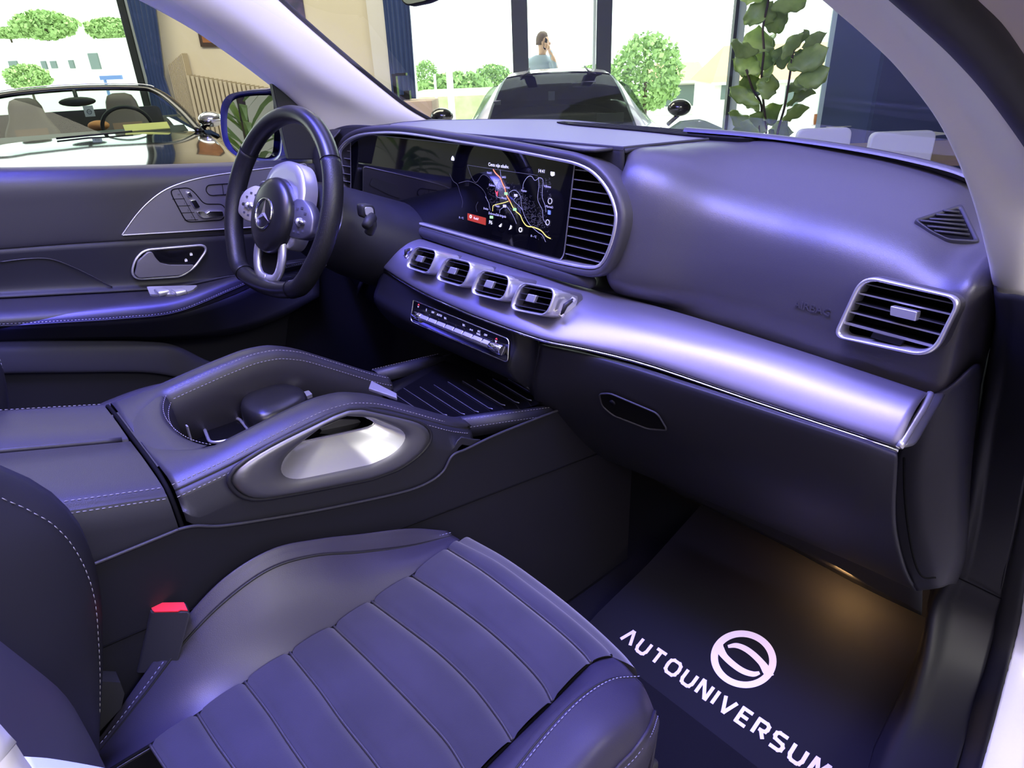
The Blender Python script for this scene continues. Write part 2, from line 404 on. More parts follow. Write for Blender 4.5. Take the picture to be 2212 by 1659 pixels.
# windshield gap strip on the right with blue edge
gp = [(1480, 278), (1600, 287), (1720, 300), (1850, 319), (1960, 340), (2050, 362), (2100, 380)]
g1_ = crom([P(x, y, y=1.04-.004*i) for i, (x, y) in enumerate(gp)], 40)
m = MB(); m.loft([[p+V((0, -.006, -.004)) for p in g1_], [p+V((0, -.003, .0015)) for p in g1_], [p+V((0, .004, .002)) for p in g1_], [p+V((0, .008, -.012)) for p in g1_]], closed=False); m.build('pad_rear_lip', M['leather'], dash)
m = MB(); m.loft([[p+V((0, .007, -.010)) for p in g1_], [p+V((0, .05, -.012)) for p in g1_]], closed=False); m.build('windshield_gap', M['void_black'], dash)
m = MB(); m.loft([[p+V((0, .030, -.008)) for p in g1_], [p+V((0, .04, -.007)) for p in g1_], [p+V((0, .05, -.03)) for p in g1_]], closed=False); m.build('windshield_gap_strip', M['plastic_dark'], dash)
# --- screen housing (hood) ring
hood_px = [(722, 330), (735, 300), (760, 281), (800, 272), (870, 271), (1000, 289), (1100, 304), (1190, 320), (1250, 333), (1292, 356), (1327, 400), (1345, 452), (1343, 500), (1328, 550), (1308, 586), (1280, 599), (1230, 592), (1150, 572), (1000, 528), (870, 489), (800, 466), (745, 440), (722, 410)]
hood0 = [S2(x, y, .012) for x, y in hood_px]
N_ = 160
h0 = arc(crom(hood0, 300, True), N_, True)
cH = sum(h0, V((0, 0, 0)))/N_
def inset(loop, d, off):
    out = []; n = len(loop)
    for i in range(n):
        t = (loop[(i+1) % n]-loop[i-1]).normalized(); nn = t.cross(sn)
        if nn.dot(cH-loop[i]) < 0 and False: nn = -nn
        out.append(loop[i]+nn*d+sn*off)
    return out
sgn = 1 if inset(h0, .01, 0)[N_//2].x and (sum(((inset(h0, .01, 0)[i]-cH).length for i in range(N_))) < sum((h0[i]-cH).length for i in range(N_))) else -1
I_ = lambda d, off: inset(h0, d*sgn, off)
m = MB(); m.loft([I_(.006, -.09), I_(.001, -.03), I_(-.0005, -.008), I_(.0018, -.001), I_(.006, .001), I_(.0115, -.001), I_(.0135, -.006), I_(.014, -.030)])
m.build('screen_housing', M['leather_soft'], dash)
m = MB(); m.loft([I_(.0125, -.002), I_(.0145, .001), I_(.0175, .0), I_(.018, -.004), I_(.018, -.03)]); m.build('housing_chrome_line', M['satin_chrome'], dash)
m = MB(); bk = I_(.016, -.030); m.fan(bk); m.build('housing_back', M['void_black'], dash, smooth=False)
# louvre packs each side of the screen
def louvers(name, xpx, edges, n, par):
    mm = MB(); me_ = MB()
    (tl, tr, br, bl) = edges
    for k in range(n):
        u = (k+.5)/n; a = S2(*tl, -.002).lerp(S2(*bl, -.002), u); b = S2(*tr, -.002).lerp(S2(*br, -.002), u)
        d = (b-a).normalized(); up = V((0, .25, 1)).normalized()
        mm.box((a+b)/2 - sn*.010, (b-a)/2, sn*.010, up*.0011)
        me_.box((a+b)/2 + sn*.0005, (b-a)/2, sn*.0009, up*.0010)
    o = mm.build(name, M['louver'], par, smooth=False); me_.build('louver_edges', M['louver_edge'], o, smooth=False)
def clamp_louv(side):
    """individual slats clipped to the housing outline"""
    mm = MB(); me_ = MB(); n = 12 if side > 0 else 10
    L = I_(.018, 0)
    for k in range(n):
        # horizontal sweep in the screen plane
        dpt = (k+.8)/(n+.6)
        base = TRC + sdn*(-.008 + dpt*.188)
        xs_ = []
        for i in range(N_):
            p, q = L[i]-base, L[(i+1) % N_]-base; a, b = p.dot(sdn), q.dot(sdn)
            if a*b <= 0 and a != b: xs_.append(p.lerp(q, a/(a-b)).dot(sxd))
        if len(xs_) < 2: continue
        lo, hi = min(xs_), max(xs_)
        A, B = (.001, hi) if side > 0 else (lo, -.7405)
        if B-A < .01: continue
        c = base + sxd*(A+B)/2; hw = sxd*(B-A)/2; up = -sdn
        mm.box(c - sn*.016, hw, sn*.014, up*.0012); me_.box(c - sn*.0025, hw, sn*.0008, up*.0008)
    o = mm.build('side_louver', M['louver'], dash, smooth=False, label='black slats %s of the wide display' % ('right' if side > 0 else 'left'))
    me_.build('louver_edges', M['louver_edge'], o, smooth=False)
clamp_louv(1); clamp_louv(-1)
# roll bar (padded lid) under the screen
rl = [P(866, 488, y=.775), P(930, 508, y=.772), P(1000, 530, y=.77), P(1100, 562, y=.77), P(1180, 584, y=.772), P(1240, 600, y=.775), P(1285, 612, y=.785)]
m = MB(); m.tube(crom(rl, 40), [.011]*39+[.006], 12, up=(0, 0, 1)); m.build('padded_roll', M['plastic_soft'], dash)
m = MB(); e0 = P(866, 489, y=.774); m.sphere(e0, .0125, .0125, .0125); m.build('roll_end_cap', M['satin_chrome'], dash)
# --- metal trim band
tt = [P(868, 503, y=.765), P(1000, 543, y=.77), P(1150, 587, y=.775), P(1290, 628, y=.795), P(1350, 643, y=.81), P(1500, 685, y=.825), P(1700, 748, y=.835), P(1850, 797, y=.835), P(2006, 849, y=.832)]
tb = [P(822, 574, y=.68), P(900, 622, y=.665), P(1000, 668, y=.66), P(1100, 706, y=.662), P(1180, 732, y=.672), P(1270, 750, y=.695), P(1400, 783, y=.722), P(1650, 868, y=.752), P(1942, 965, y=.760)]
tt = crom(tt, 30); tb = crom(tb, 30)
rows = []
for u, bulge in ((0, 0), (.12, .008), (.35, .016), (.62, .017), (.85, .010), (1, 0)):
    rows.append([tt[i].lerp(tb[i], u) + V((0, -.25, 1)).normalized()*bulge*1.0 for i in range(30)])
rows.append([p + V((0, .012, -.007)) for p in tb])
patch('metal_trim_band', rows, M['satin_metal'], dash, 120, 30, .003)
m = MB(); m.tube([p+V((0, .002, -.006)) for p in tb], .0022, 6); m.build('trim_lower_line', M['chrome'], dash)
# left end shaping: dark cheek next to the column
lc = [[P(868, 505, y=.77), P(840, 535, y=.72), P(820, 574, y=.685)], [P(850, 500, y=.80), P(815, 540, y=.78), P(795, 590, y=.75)], [P(800, 500, y=.86), P(770, 560, y=.84), P(770, 640, y=.80)]]
patch('trim_end_cheek', lc, M['plastic_dark'], dash, 12, 10, .003)
# right end cap of the band, bright
ec = crom([P(2010, 850, y=.832), P(1995, 880, y=.81), P(1970, 920, y=.785), P(1943, 966, y=.758)], 16)
m = MB(); m.tube(ec, .0042, 8); m.build('band_end_strip', M['satin_chrome'], dash)
ev = [[p+V((.003, .001, 0)) for p in ec], [p+V((.010, .014, .001)) for p in ec], [p+V((.010, .030, .004)) for p in ec]]
patch('band_end_face', ev, M['dark_metal'], dash, 14, 8, .002)
# thumb wheel slots beside the outlets
def wheelslot(a, b, w, par):
    A, B = a, b; d = (B-A).normalized(); sd = d.cross(V((0, -.6, .8))).normalized()
    m = MB(); m.tube([A, A.lerp(B, .5)+V((0, -.004, .004)), B], [.0025, .0040, .0025], 8); o = m.build('vent_thumb_wheel', M['rubber'], par)
    for q in (A, B):
        m = MB(); m.box(q, sd*.004, d*.003, V((0, -.001, .0012))); m.build('bright_end', M['chrome'], o, smooth=False)
wheelslot(P(1238, 647, y=.715), P(1213, 680, y=.695), 1, dash)
wheelslot(P(886, 538, y=.712), P(876, 552, y=.70), 1, dash)
# --- four centre outlets
outs = [
 ((897, 530), (947, 541), (925, 594), (872, 577), (972, 546)),
 ((964, 553), (1023, 567), (1001, 622), (937, 604), (1045, 570)),
 ((1037, 580), (1106, 597), (1088, 652), (1012, 634), (1132, 599)),
 ((1124, 608), (1204, 624), (1182, 685), (1097, 668), (1229, 626))]
OL = ['leftmost of the four centre outlets', 'second centre outlet from the left', 'third centre outlet from the left', 'rightmost of the four centre outlets']
onr = V((0, -.93, .37)).normalized()
for i, (tl, tr, br, bl, tip) in enumerate(outs):
    yc = (.678, .676, .677, .684)[i]
    a = P(*tl, y=yc+.008); b = P(*tr, y=yc+.008); c = P(*br, y=yc-.012); d = P(*bl, y=yc-.012)
    cen = (a+b+c+d)/4; quad = [a, b, c, d]
    q0 = rnd(quad, .018, 7)
    def sc(loop, s, off): return [cen + (p-cen)*s + onr*off for p in loop]
    fr = MB(); fr.loft([sc(q0, 1.0, -.055), sc(q0, 1.02, -.01), sc(q0, 1.0, -.001), sc(q0, .97, .001), sc(q0, .92, .0005), sc(q0, .865, -.002), sc(q0, .84, -.006), sc(q0, .83, -.02)])
    f = fr.build('air_outlet', M['satin_chrome'], dash, label='satin chrome ' + OL[i])
    # nacelle wing to the right
    up_ = P(*tip, y=yc+.035); q = q0; n7 = len(q)
    wing = MB(); bk_ = [p - onr*.05 for p in q]
    tipb = [p.copy() for p in q]
    for j in range(n7):
        ru = (q[j]-cen).dot((b-a).normalized())/((b-a).length*.5); uu = (q[j]-cen).dot((a-d).normalized())/((a-d).length*.5)
        w = max(0, min(1, .5+.6*ru))*max(0, min(1, .55+.75*uu))
        tipb[j] = q[j] - onr*.030 + ((up_-onr*.012)-(b - onr*.030))*w*.85
    wing.loft([[cen+(p-cen)*.99-onr*.002 for p in q], [q[j].lerp(tipb[j], .45)+onr*.003 for j in range(n7)], tipb, [p - onr*.03 for p in tipb]])
    wing.build('outlet_nacelle', M['satin_metal'], dash)
    cv = MB(); cv.fan(sc(q0, .84, -.035)); cv.build('outlet_cavity', M['void_black'], f, smooth=False)
    for k in range(4):
        u = .16 + k*.215; l1 = a.lerp(d, u); r1 = b.lerp(c, u); mid = (l1+r1)/2
        s_ = MB(); s_.box(mid - onr*.013, (r1-l1)*.41, onr*.010, V((0, .05, 1)).normalized()*.0009); s_.build('louver', M['louver'], f, smooth=False)
        s2 = MB(); s2.box(mid - onr*.0028, (r1-l1)*.41, onr*.0006, V((0, .05, 1)).normalized()*.0006)
        s2.build('louver_edge', M['dark_metal'], f, smooth=False)
    tb_ = MB(); ux = (b-a).normalized(); uy = (a-d).normalized()
    tb_.box(cen + onr*.001 + uy*.001 - ux*.001, ux*.0100, uy*.0065, onr*.0035); tb_.build('slider_tab', M['satin_chrome'], f, smooth=False, bevel=.0015)
# --- passenger outlet
pq = [P(1862, 592, y=.838), P(2083, 643, y=.832), P(2018, 776, y=.818), P(1800, 727, y=.828)]
pn = (pq[1]-pq[0]).cross(pq[3]-pq[0]).normalized()
if pn.y > 0: pn = -pn
pc = sum(pq, V((0, 0, 0)))/4; p0 = rnd(pq, [.022, .016, .026, .014], 9)
def scp(s, off, inn=0):
    out = []
    for p in p0:
        d = (p-pc); out.append(pc + d - d.normalized()*inn + pn*off)
    return out
m = MB(); m.loft([scp(1.005, -.04), scp(1.005, -.004), scp(1, -.002, .001)]); m.build('outlet_collar', M['leather'], dash)
m = MB(); m.loft([scp(1, -.003, 0), scp(1, .0, 0), scp(1, .0035, .0008), scp(1, .0045, .0028), scp(1, .003, .0052), scp(1, -.002, .0062), scp(1, -.02, .007)])
pv = m.build('side_air_outlet', M['satin_chrome'], dash, label='large rounded chrome-framed outlet at the passenger end')
m = MB(); m.fan(scp(1, -.036, .002)); m.loft([scp(1, -.036, .002), scp(1, -.01, .006)]); m.build('outlet_cavity', M['void_black'], pv)
lv = [((1867, 613), (2064, 657), 0), ((1853, 633), (2057, 680), 1), ((1843, 653), (2045, 703), 0), ((1833, 673), (2035, 724), 1), ((1824, 697), (2023, 750), 2)]
for l_, r_, hi in lv:
    a = Pp(*l_, pc-pn*.004, pn); b = Pp(*r_, pc-pn*.004, pn); mid = (a+b)/2
    s_ = MB(); s_.box(mid - pn*.014, (b-a)/2, pn*.013, V((0, 0, 1))*.0012); s_.build('louver', M['louver'], pv, smooth=False)
    if hi: s_ = MB(); s_.box(mid - pn*.0005, (b-a)/2, pn*.0008, V((0, 0, 1))*(.0009 if hi == 1 else .0016)); s_.build('louver_edge', M['satin_chrome'], pv, smooth=False)
    else: s_ = MB(); s_.box(mid - pn*.0005, (b-a)/2, pn*.0006, V((0, 0, 1))*.0006); s_.build('louver_edge', M['dark_metal'], pv, smooth=False)
ta = [Pp(x, y, pc+pn*.004, pn) for x, y in ((1923, 661), (1981, 674), (1977, 694), (1922, 681))]
m = MB(); m.prism(ta, -pn*.012); m.build('slider_tab', M['satin_chrome'], pv, smooth=False, bevel=.001)
ta = [Pp(x, y, pc-pn*.001, pn) for x, y in ((1886, 718), (1952, 735), (1944, 747), (1880, 729))]
m = MB(); m.prism(ta, -pn*.008); m.build('shut_off_tab', M['louver'], pv, smooth=False)
# --- triangular defroster vent at the corner
tq = [onsurf(PADS, 1973, 475), onsurf(PADS, 2076, 441), onsurf(PADS, 2110, 522), onsurf(PADS, 2052, 517)]
tn = (tq[1]-tq[0]).cross(tq[3]-tq[0]).normalized()
if tn.y > 0: tn = -tn
def tpl(px, py, off): return Pp(px, py, tq[0]+tn*(off+.001), tn)
tq2 = [tpl(1974, 474, .003), tpl(2078, 440, .003), tpl(2118, 523, .003), tpl(2050, 519, .003), tpl(2010, 500, .003)]
t0 = rnd(tq2, .006, 5); tc = sum(t0, V((0, 0, 0)))/len(t0)
m = MB(); m.loft([[tc+(p-tc)*1.02-tn*.012 for p in t0], t0, [tc+(p-tc)*.97+tn*.001 for p in t0], [tc+(p-tc)*.86+tn*.0 for p in t0], [tc+(p-tc)*.83-tn*.004 for p in t0], [tc+(p-tc)*.83-tn*.02 for p in t0]])
tv = m.build('corner_defroster_vent', M['plastic_soft'], dash, label='small triangular slatted vent at the windshield corner')
m = MB(); m.fan([tc+(p-tc)*.84-tn*.0015 for p in t0]); m.build('vent_cavity', M['void_black'], tv)
for (x1, y1, x2, y2) in ((2037, 455, 2072, 458), (2022, 464, 2078, 467), (2008, 473, 2082, 477), (1988, 477, 2086, 487), (2003, 489, 2090, 497), (2018, 499, 2094, 507)):
    a, b = tpl(x1, y1, .004), tpl(x2, y2, .004); m = MB(); m.tube([a, b], .0016, 6); m.build('vent_bar', M['plastic_soft'], tv)
# --- centre stack below the band
rows = [[p+V((0, .004, -.008)) for p in tb[:12]],
        [V((p.x, .668 + .0*abs(p.x), p.z-.035)) for p in tb[:12]],
        [V((p.x, .655, p.z-.075)) for p in tb[:12]],
        [V((p.x*.95, .69, .965)) for p in tb[:12]],
        [V((p.x*.9, .745, .935)) for p in tb[:12]],
        [V((p.x*.88, .80, .90)) for p in tb[:12]]]
STK = rows
patch('centre_stack', rows, M['plastic_dark'], dash, 40, 24, .003)
# climate panel
cq = [P(893, 649, y=.650), P(1097, 733, y=.650), P(1097, 780, y=.638), P(893, 693, y=.638)]
cn = (cq[1]-cq[0]).cross(cq[3]-cq[0]).normalized()
if cn.y > 0: cn = -cn
def C2(px, py, off=.004): return Pp(px, py, cq[0]+cn*off, cn)
c0 = rnd([C2(890, 647), C2(1100, 733), C2(1097, 783), C2(888, 694)], .008, 5)
m = MB(); m.prism([p-cn*.004 for p in c0], cn*.004); clp = m.build('climate_panel', M['gloss_black'], dash, smooth=False, label='gloss black climate control strip')
m = MB(); m.tube([p+cn*.0004 for p in c0[4:24]], .0011, 6, closed=True, cap=False); m.build('panel_chrome_edge', M['chrome'], clp)
ba, bb = C2(904, 685, .012), C2(1072, 752, .012); bd = (bb-ba).normalized(); bu = cn.cross(bd).normalized()
if bu.z < 0: bu = -bu
m = MB(); m.tube([ba, bb], .0065, 14, flat=.8); m.build('toggle_bar', M['dark_metal'], clp)
for k in range(8):
    u0 = .06+k*.115; a = ba.lerp(bb, u0); b = ba.lerp(bb, u0+.10)
    m = MB(); m.box((a+b)/2 + (cn*.75+bu*.6)*.0066, (b-a)/2, bu*.0032-cn*.002, (cn+bu)*.0008); m.build('toggle_key', M['satin_chrome'], clp, smooth=False, bevel=.0006)
for e0, e1 in ((ba - bd*.014, ba + bd*.012), (bb - bd*.014, bb + bd*.016)):
    m = MB(); m.tube([e0, e0+bd*.002, e1-bd*.002, e1], [.0075, .0088, .0088, .0078], 18); m.build('temperature_knob', M['chrome'], clp, ang=50)
def tri(c, s, up, mt):
    m = MB(); m.prism([c-bd*s, c+bd*s, c+bu*s*up], cn*.0003); m.build('arrow_mark', mt, clp, smooth=False)
for (x, y) in ((904, 660), (1072, 734)):
    c = C2(x, y, .0045); tri(c+bu*.0006, .0028, 1, M['glow_red']); tri(c-bu*.0014, .0028, -1, M['symbol'])
for (x, y, s, z) in ((921, 669, 'ij', .006), (935, 675, 'OFF', .0048), (949, 681, 'AUTO', .0055), (962, 688, 'W-', .006), (1002, 703, 'W-', .006), (1018, 712, 'o-o', .006), (1034, 719, 'A/C\nMAX', .0048), (1049, 724, 'OFF', .0048)):
    text('climate_symbol', s, C2(x, y, .0045), bd, bu, z, M['symbol'], clp)
# --- glovebox and lower dash
gx = [(1165, 738), (1300, 768), (1500, 830), (1700, 895), (1850, 943), (1938, 975)]
g0 = [P(x, y, y=.70+.012*i) for i, (x, y) in enumerate(gx)]
g1 = [P(x, y+22, y=.690+.011*i) for i, (x, y) in enumerate(gx)]
gb = [P(1200, 945, y=.82), P(1330, 1000, y=.86), P(1535, 1083, y=.90), P(1700, 1152, y=.92), P(1850, 1216, y=.925), P(1978, 1275, y=.925)]
g2 = [g1[i].lerp(gb[i], .35)+V((0, -.030, 0)) for i in range(6)]; g3 = [g1[i].lerp(gb[i], .72)+V((0, -.024, 0)) for i in range(6)]
gb2 = [p+V((0, .03, -.012)) for p in gb]; gb3 = [p+V((0, .12, -.005)) for p in gb]
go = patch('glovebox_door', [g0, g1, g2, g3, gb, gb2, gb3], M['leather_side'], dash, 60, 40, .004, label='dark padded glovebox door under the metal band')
cs_r = [p[11] for p in STK]
patch('stack_side', [cs_r, [a_.lerp(b_, .5)+V((0, .012, 0)) for a_, b_ in zip(cs_r, (g0[0], g1[0], g2[0], g3[0], gb[0], gb2[0]))], [g0[0], g1[0], g2[0], g3[0], gb[0], gb2[0]]], M['plastic_dark'], dash, 20, 10, .003)
# latch recess
gs = surf([g0, g1, g2, g3, gb], 60, 60)
def onglove(px, py):
    best = None
    for r in gs:
        for p in r:
            d = (p-CAM); k = 1/d.dot(FW); qx = 1106+FPX*d.dot(RT)*k; qy = 829.5-FPX*d.dot(UPV)*k
            e = (qx-px)**2+(qy-py)**2
            if best is None or e < best[0]: best = (e, p)
    return best[1]
lo = [onglove(x, y) for x, y in ((1294, 851), (1318, 850), (1420, 893), (1442, 930), (1400, 927), (1325, 898), (1300, 877))]
lc_ = sum(lo, V((0, 0, 0)))/len(lo); ln_ = (lo[3]-lo[0]).cross(lo[5]-lo[1]).normalized()
if ln_.y > 0: ln_ = -ln_
lp = [Pp(x, y, lc_+ln_*.005, ln_) for x, y in ((1294, 851), (1318, 850), (1420, 893), (1442, 930), (1400, 927), (1325, 898), (1300, 877))]
lr = rnd(lp, .008, 5)
m = MB(); m.tube(lr, .0016, 6, closed=True); m.build('latch_frame', M['plastic_soft'], go)
m = MB(); m.fan([p-ln_*.0006 for p in lr]); m.build('latch_recess', M['void_black'], go, smooth=False)
kc = Pp(1324, 869, lc_+ln_*.006, ln_); m = MB(); m.tube([kc, kc+ln_*.002], .0055, 16); m.build('lock_barrel', M['louver'], go)
# side piece at the passenger end (curved panel with slit)
eL = [(2000, 858), (1968, 930), (1938, 985), (1928, 1060), (1932, 1150), (1950, 1220), (1980, 1277)]
eM = [(2050, 840), (2030, 910), (2005, 990), (2000, 1070), (2010, 1160), (2025, 1225), (2030, 1270)]
eR = [(2110, 790), (2100, 880), (2090, 960), (2082, 1060), (2078, 1150), (2070, 1215), (2052, 1262)]
rws = [[P(x, y, y=.84+.012*i) for i, (x, y) in enumerate(eL)], [P(x, y, y=.845+.012*i) for i, (x, y) in enumerate(eM)], [P(x, y, y=.875+.012*i) for i, (x, y) in enumerate(eR)], [P(x+14, y, y=.95+.012*i) for i, (x, y) in enumerate(eR)]]
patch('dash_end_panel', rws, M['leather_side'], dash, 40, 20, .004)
sl = crom([P(x, y, y=yy) for x, y, yy in ((1957, 985, .84), (1958, 1060, .85), (1966, 1140, .862), (1980, 1210, .87), (1998, 1242, .875), (2025, 1243, .885))], 24)
m = MB(); m.tube([p+V((0, -.006, 0)) for p in sl], .0014, 6); m.build('panel_gap', M['void_black'], dash)
# underside strip lit by the footwell lamp
us = [[p.copy() for p in gb2[1:]], [P(1480, 1075, y=1.02), P(1515, 1090, y=1.02), P(1700, 1182, y=1.03), P(1850, 1262, y=1.03), P(1990, 1330, y=1.03)]]
patch('dash_underside', us, M['plastic_soft'], dash, 20, 6, .003)
# driver side lower dash
dl = [[V((x, yy, zz)) for x in (-.68, -.6, -.4, -.25, -.2)] for yy, zz in ((.84, 1.30), (.80, 1.15), (.78, 1.05), (.82, .92), (.95, .80))]
patch('driver_knee_panel', dl, M['plastic_dark'], dash, 20, 20, .004)
m = MB(); kq = crom([P(838, 628, y=.70), P(834, 645, y=.70), P(842, 662, y=.70)], 10); m.tube(kq, .003, 8); m.build('key_slot_ring', M['satin_chrome'], dash)
# instrument side cowl left of the wheel
lc2 = [[V((-.70, .80, 1.335)), V((-.66, .80, 1.34)), V((-.62, .80, 1.342))], [V((-.71, .76, 1.28)), V((-.67, .755, 1.29)), V((-.63, .775, 1.30))], [V((-.71, .77, 1.18)), V((-.67, .76, 1.17)), V((-.62, .78, 1.16))]]
patch('driver_end_cowl', lc2, M['plastic_soft'], dash, 12, 12, .003)

# ================================================================== DISPLAY
disp = thing('dashboard_display', 'wide glossy black display panel, right half showing a dark road map', 'screen', TRC + sdn*.171)
dc = [TRC + sxd*.0, TRC + sdn*.171, TRC - sxd*.74 + sdn*.171, TRC - sxd*.74]
dl_ = rnd([S2(1243, 338), S2(1216, 566), TRC - sxd*.74 + sdn*.165, S2(757, 286)], [.016, .02, .012, .012], 8)
m = MB(); m.prism([p - sn*.012 for p in dl_], sn*.012); m.build('glass_panel', M['screen_black'], disp, smooth=False)
m = MB(); m.tube([p-sn*.0005 for p in dl_], .0013, 6, closed=True); m.build('panel_edging', M['dark_metal'], disp)
def z2(x, y, off=.0006): return S2(940+x/6.9125, 300+y/6.9125, off)
def road(name, pts, w, mt, off=.0006):
    q = crom([z2(x, y, off) for x, y in pts], max(8, len(pts)*6)); a = []; b = []
    for i in range(len(q)):
        d = (q[min(i+1, len(q)-1)]-q[max(i-1, 0)]).normalized(); s = d.cross(sn)*w/2; a.append(q[i]-s); b.append(q[i]+s)
    return MB().loft([a, b], closed=False), mt, name
def put(rd): m, mt, n = rd; return m.build(n, M[mt], disp, smooth=False)
put(road('map_route', [(865, 455), (905, 515), (970, 580), (1000, 650), (1040, 740), (1060, 830), (1110, 920), (1125, 950)], .0022, 'glow_orange', .0009))
put(road('map_main_road', [(1125, 950), (1160, 1020), (1210, 1085), (1270, 1140), (1310, 1230), (1370, 1300), (1470, 1320), (1580, 1370), (1660, 1455), (1725, 1490)], .0017, 'glow_yellow', .0009))
put(road('map_main_road', [(1095, 930), (1020, 955), (880, 990), (860, 1030), (858, 1080)], .0012, 'glow_yellow', .0009))
grey = MB(); dim = MB()
for pts in ([(1540, 570), (1550, 700), (1530, 880), (1560, 980), (1600, 1060), (1610, 1180), (1640, 1250)], [(1310, 750), (1320, 660), (1380, 570), (1440, 560), (1490, 620), (1560, 580), (1610, 620), (1600, 760), (1600, 880), (1640, 990), (1655, 1090)],
            [(1095, 860), (1110, 800), (1180, 765), (1240, 800), (1280, 880), (1285, 960), (1310, 1080), (1350, 1180), (1420, 1290), (1530, 1390), (1600, 1440), (1650, 1540)], [(1205, 870), (1175, 920), (1230, 980), (1290, 1040), (1310, 1080)],
            [(970, 460), (978, 570), (930, 670), (905, 760), (920, 860), (1010, 890)], [(1070, 1010), (1130, 1090), (1180, 1180), (1215, 1270)], [(1030, 1010), (970, 1060), (960, 1110)], [(750, 860), (800, 960), (820, 1060)]):
    grey.loft(road('', pts, .0008, '')[0].v and [road('', pts, .0008, '')[0].v[:len(road('', pts, .0008, '')[0].v)//2], road('', pts, .0008, '')[0].v[len(road('', pts, .0008, '')[0].v)//2:]], closed=False)
rr = random.Random(3)
def dimroad(pts, w=.00045, T=dim):
    r = road('', pts, w, '')[0].v; T.loft([r[:len(r)//2], r[len(r)//2:]], closed=False)
for pts in ([(215, 520), (270, 630), (330, 680), (370, 800), (410, 930), (400, 1030)], [(480, 390), (540, 560), (610, 650), (700, 540), (780, 560), (850, 640)], [(350, 660), (500, 630), (650, 700), (740, 800), (780, 930)], [(480, 390), (700, 425), (1000, 470), (1530, 545)], [(640, 940), (610, 1010), (625, 1090)]): dimroad(pts, .0006)
for k in range(520):                                  # side streets around the town
    u = rr.random(); cx_, cy_ = (1180+u*480+rr.gauss(0, 60), 830+u*520+rr.gauss(0, 85)) if k % 4 else (rr.uniform(780, 1100), rr.uniform(600, 1080))
    if k % 7 == 0: cx_, cy_ = rr.uniform(1560, 1740), rr.uniform(600, 900)
    if not (700 < cx_ < 1725 and 560 < cy_ < 1500): continue
    if cy_ > 1080+(cx_-700)*.27 and cx_ < 1300: continue
    a = rr.random()*6.28; l = rr.uniform(12, 34); dimroad([(cx_, cy_), (cx_+l*math.cos(a), cy_+l*math.sin(a)), (cx_+l*math.cos(a)+l*.6*math.sin(a), cy_+l*math.sin(a)-l*.6*math.cos(a))], .00026)
grey.build('map_grey_roads', M['glow_grey'], disp, smooth=False); dim.build('map_side_streets', M['glow_dim'], disp, smooth=False)
sxv = sxd; syv = -sdn
def lab(s, x, y, sz, mt='symbol', al='CENTER'): return text('screen_text', s, z2(x, y, .0012), sxv, syv, sz*.88, M[mt], disp, al, ext=0)
lab('Cesta nije obuhv.', 945, 400, .0095, 'glow_white'); lab('14:41', 1588, 483, .009, 'glow_white')
for s, x, y in (('Ivanići', 810, 508), ('Jušići', 1025, 570), ('Rukavac', 850, 693), ('Jurdani', 1070, 725), ('Kastav', 1325, 775), ('Viškovo', 1675, 712), ('Matulji', 1030, 885), ('Pasjak', 930, 1003), ('Brešca', 757, 1043), ('Marinići', 1705, 1015)): lab(s, x, y, .0062)
lab('Dubrovačkih brigada', 925, 1135, .0068); lab('Kuda?', 612, 1190, .0072, 'glow_white')
lab('P6', 828, 1250, .011, 'glow_white'); lab('8 - -°C', 390, 1180, .006); lab('8 - -°C', 1470, 1458, .006)
def plate(pts, mt, nm, off=.0010, r=.0012): m = MB(); m.fan(rnd([z2(x, y, off) for x, y in pts], r, 4)); return m.build(nm, M[mt], disp, smooth=False)
plate([(482, 1108), (758, 1180), (755, 1290), (482, 1212)], 'button_red', 'search_button', .0008)
plate([(1722, 487), (1783, 495), (1783, 545), (1745, 560), (1722, 540)], 'glow_white', 'message_icon')
plate([(240, 285), (262, 250), (285, 290), (283, 325), (240, 318)], 'glow_white', 'home_icon')
for x, y, mt in ((1058, 818, 'glow_green'), (1188, 1055, 'glow_green'), (1203, 845, 'symbol'), (1037, 1005, 'symbol'), (840, 1170, 'glow_green')): plate([(x-26, y-24), (x+26, y-20), (x+26, y+22), (x-26, y+18)], mt, 'road_number_sign', .0011)
plate([(892, 770), (915, 800), (938, 775), (930, 862)], 'glow_red', 'position_arrow', .0013, .0004)
plate([(1682, 1062), (1725, 1072), (1722, 1135), (1680, 1125)], 'glow_blue', 'parking_icon')
plate([(948, 1300), (995, 1258), (985, 1312), (965, 1318)], 'glow_white', 'navigation_icon', .0012, .0004)
plate([(1125, 1285), (1145, 1305), (1135, 1345), (1098, 1358), (1115, 1325)], 'glow_white', 'phone_icon', .0012, .0006)
for x, y, r, mt in ((1715, 930, 4.2, 'symbol'), (1678, 1248, 4.0, 'symbol'), (1273, 1358, 3.4, 'glow_white'), (530, 1160, 2.4, 'glow_white')):
    c = z2(x, y, .0013); m = MB(); m.tube([c+sxv*r*.0011*math.cos(t*.4189)+syv*r*.0011*math.sin(t*.4189) for t in range(15)], .0007, 5, closed=True); m.build('round_icon', M[mt], disp)
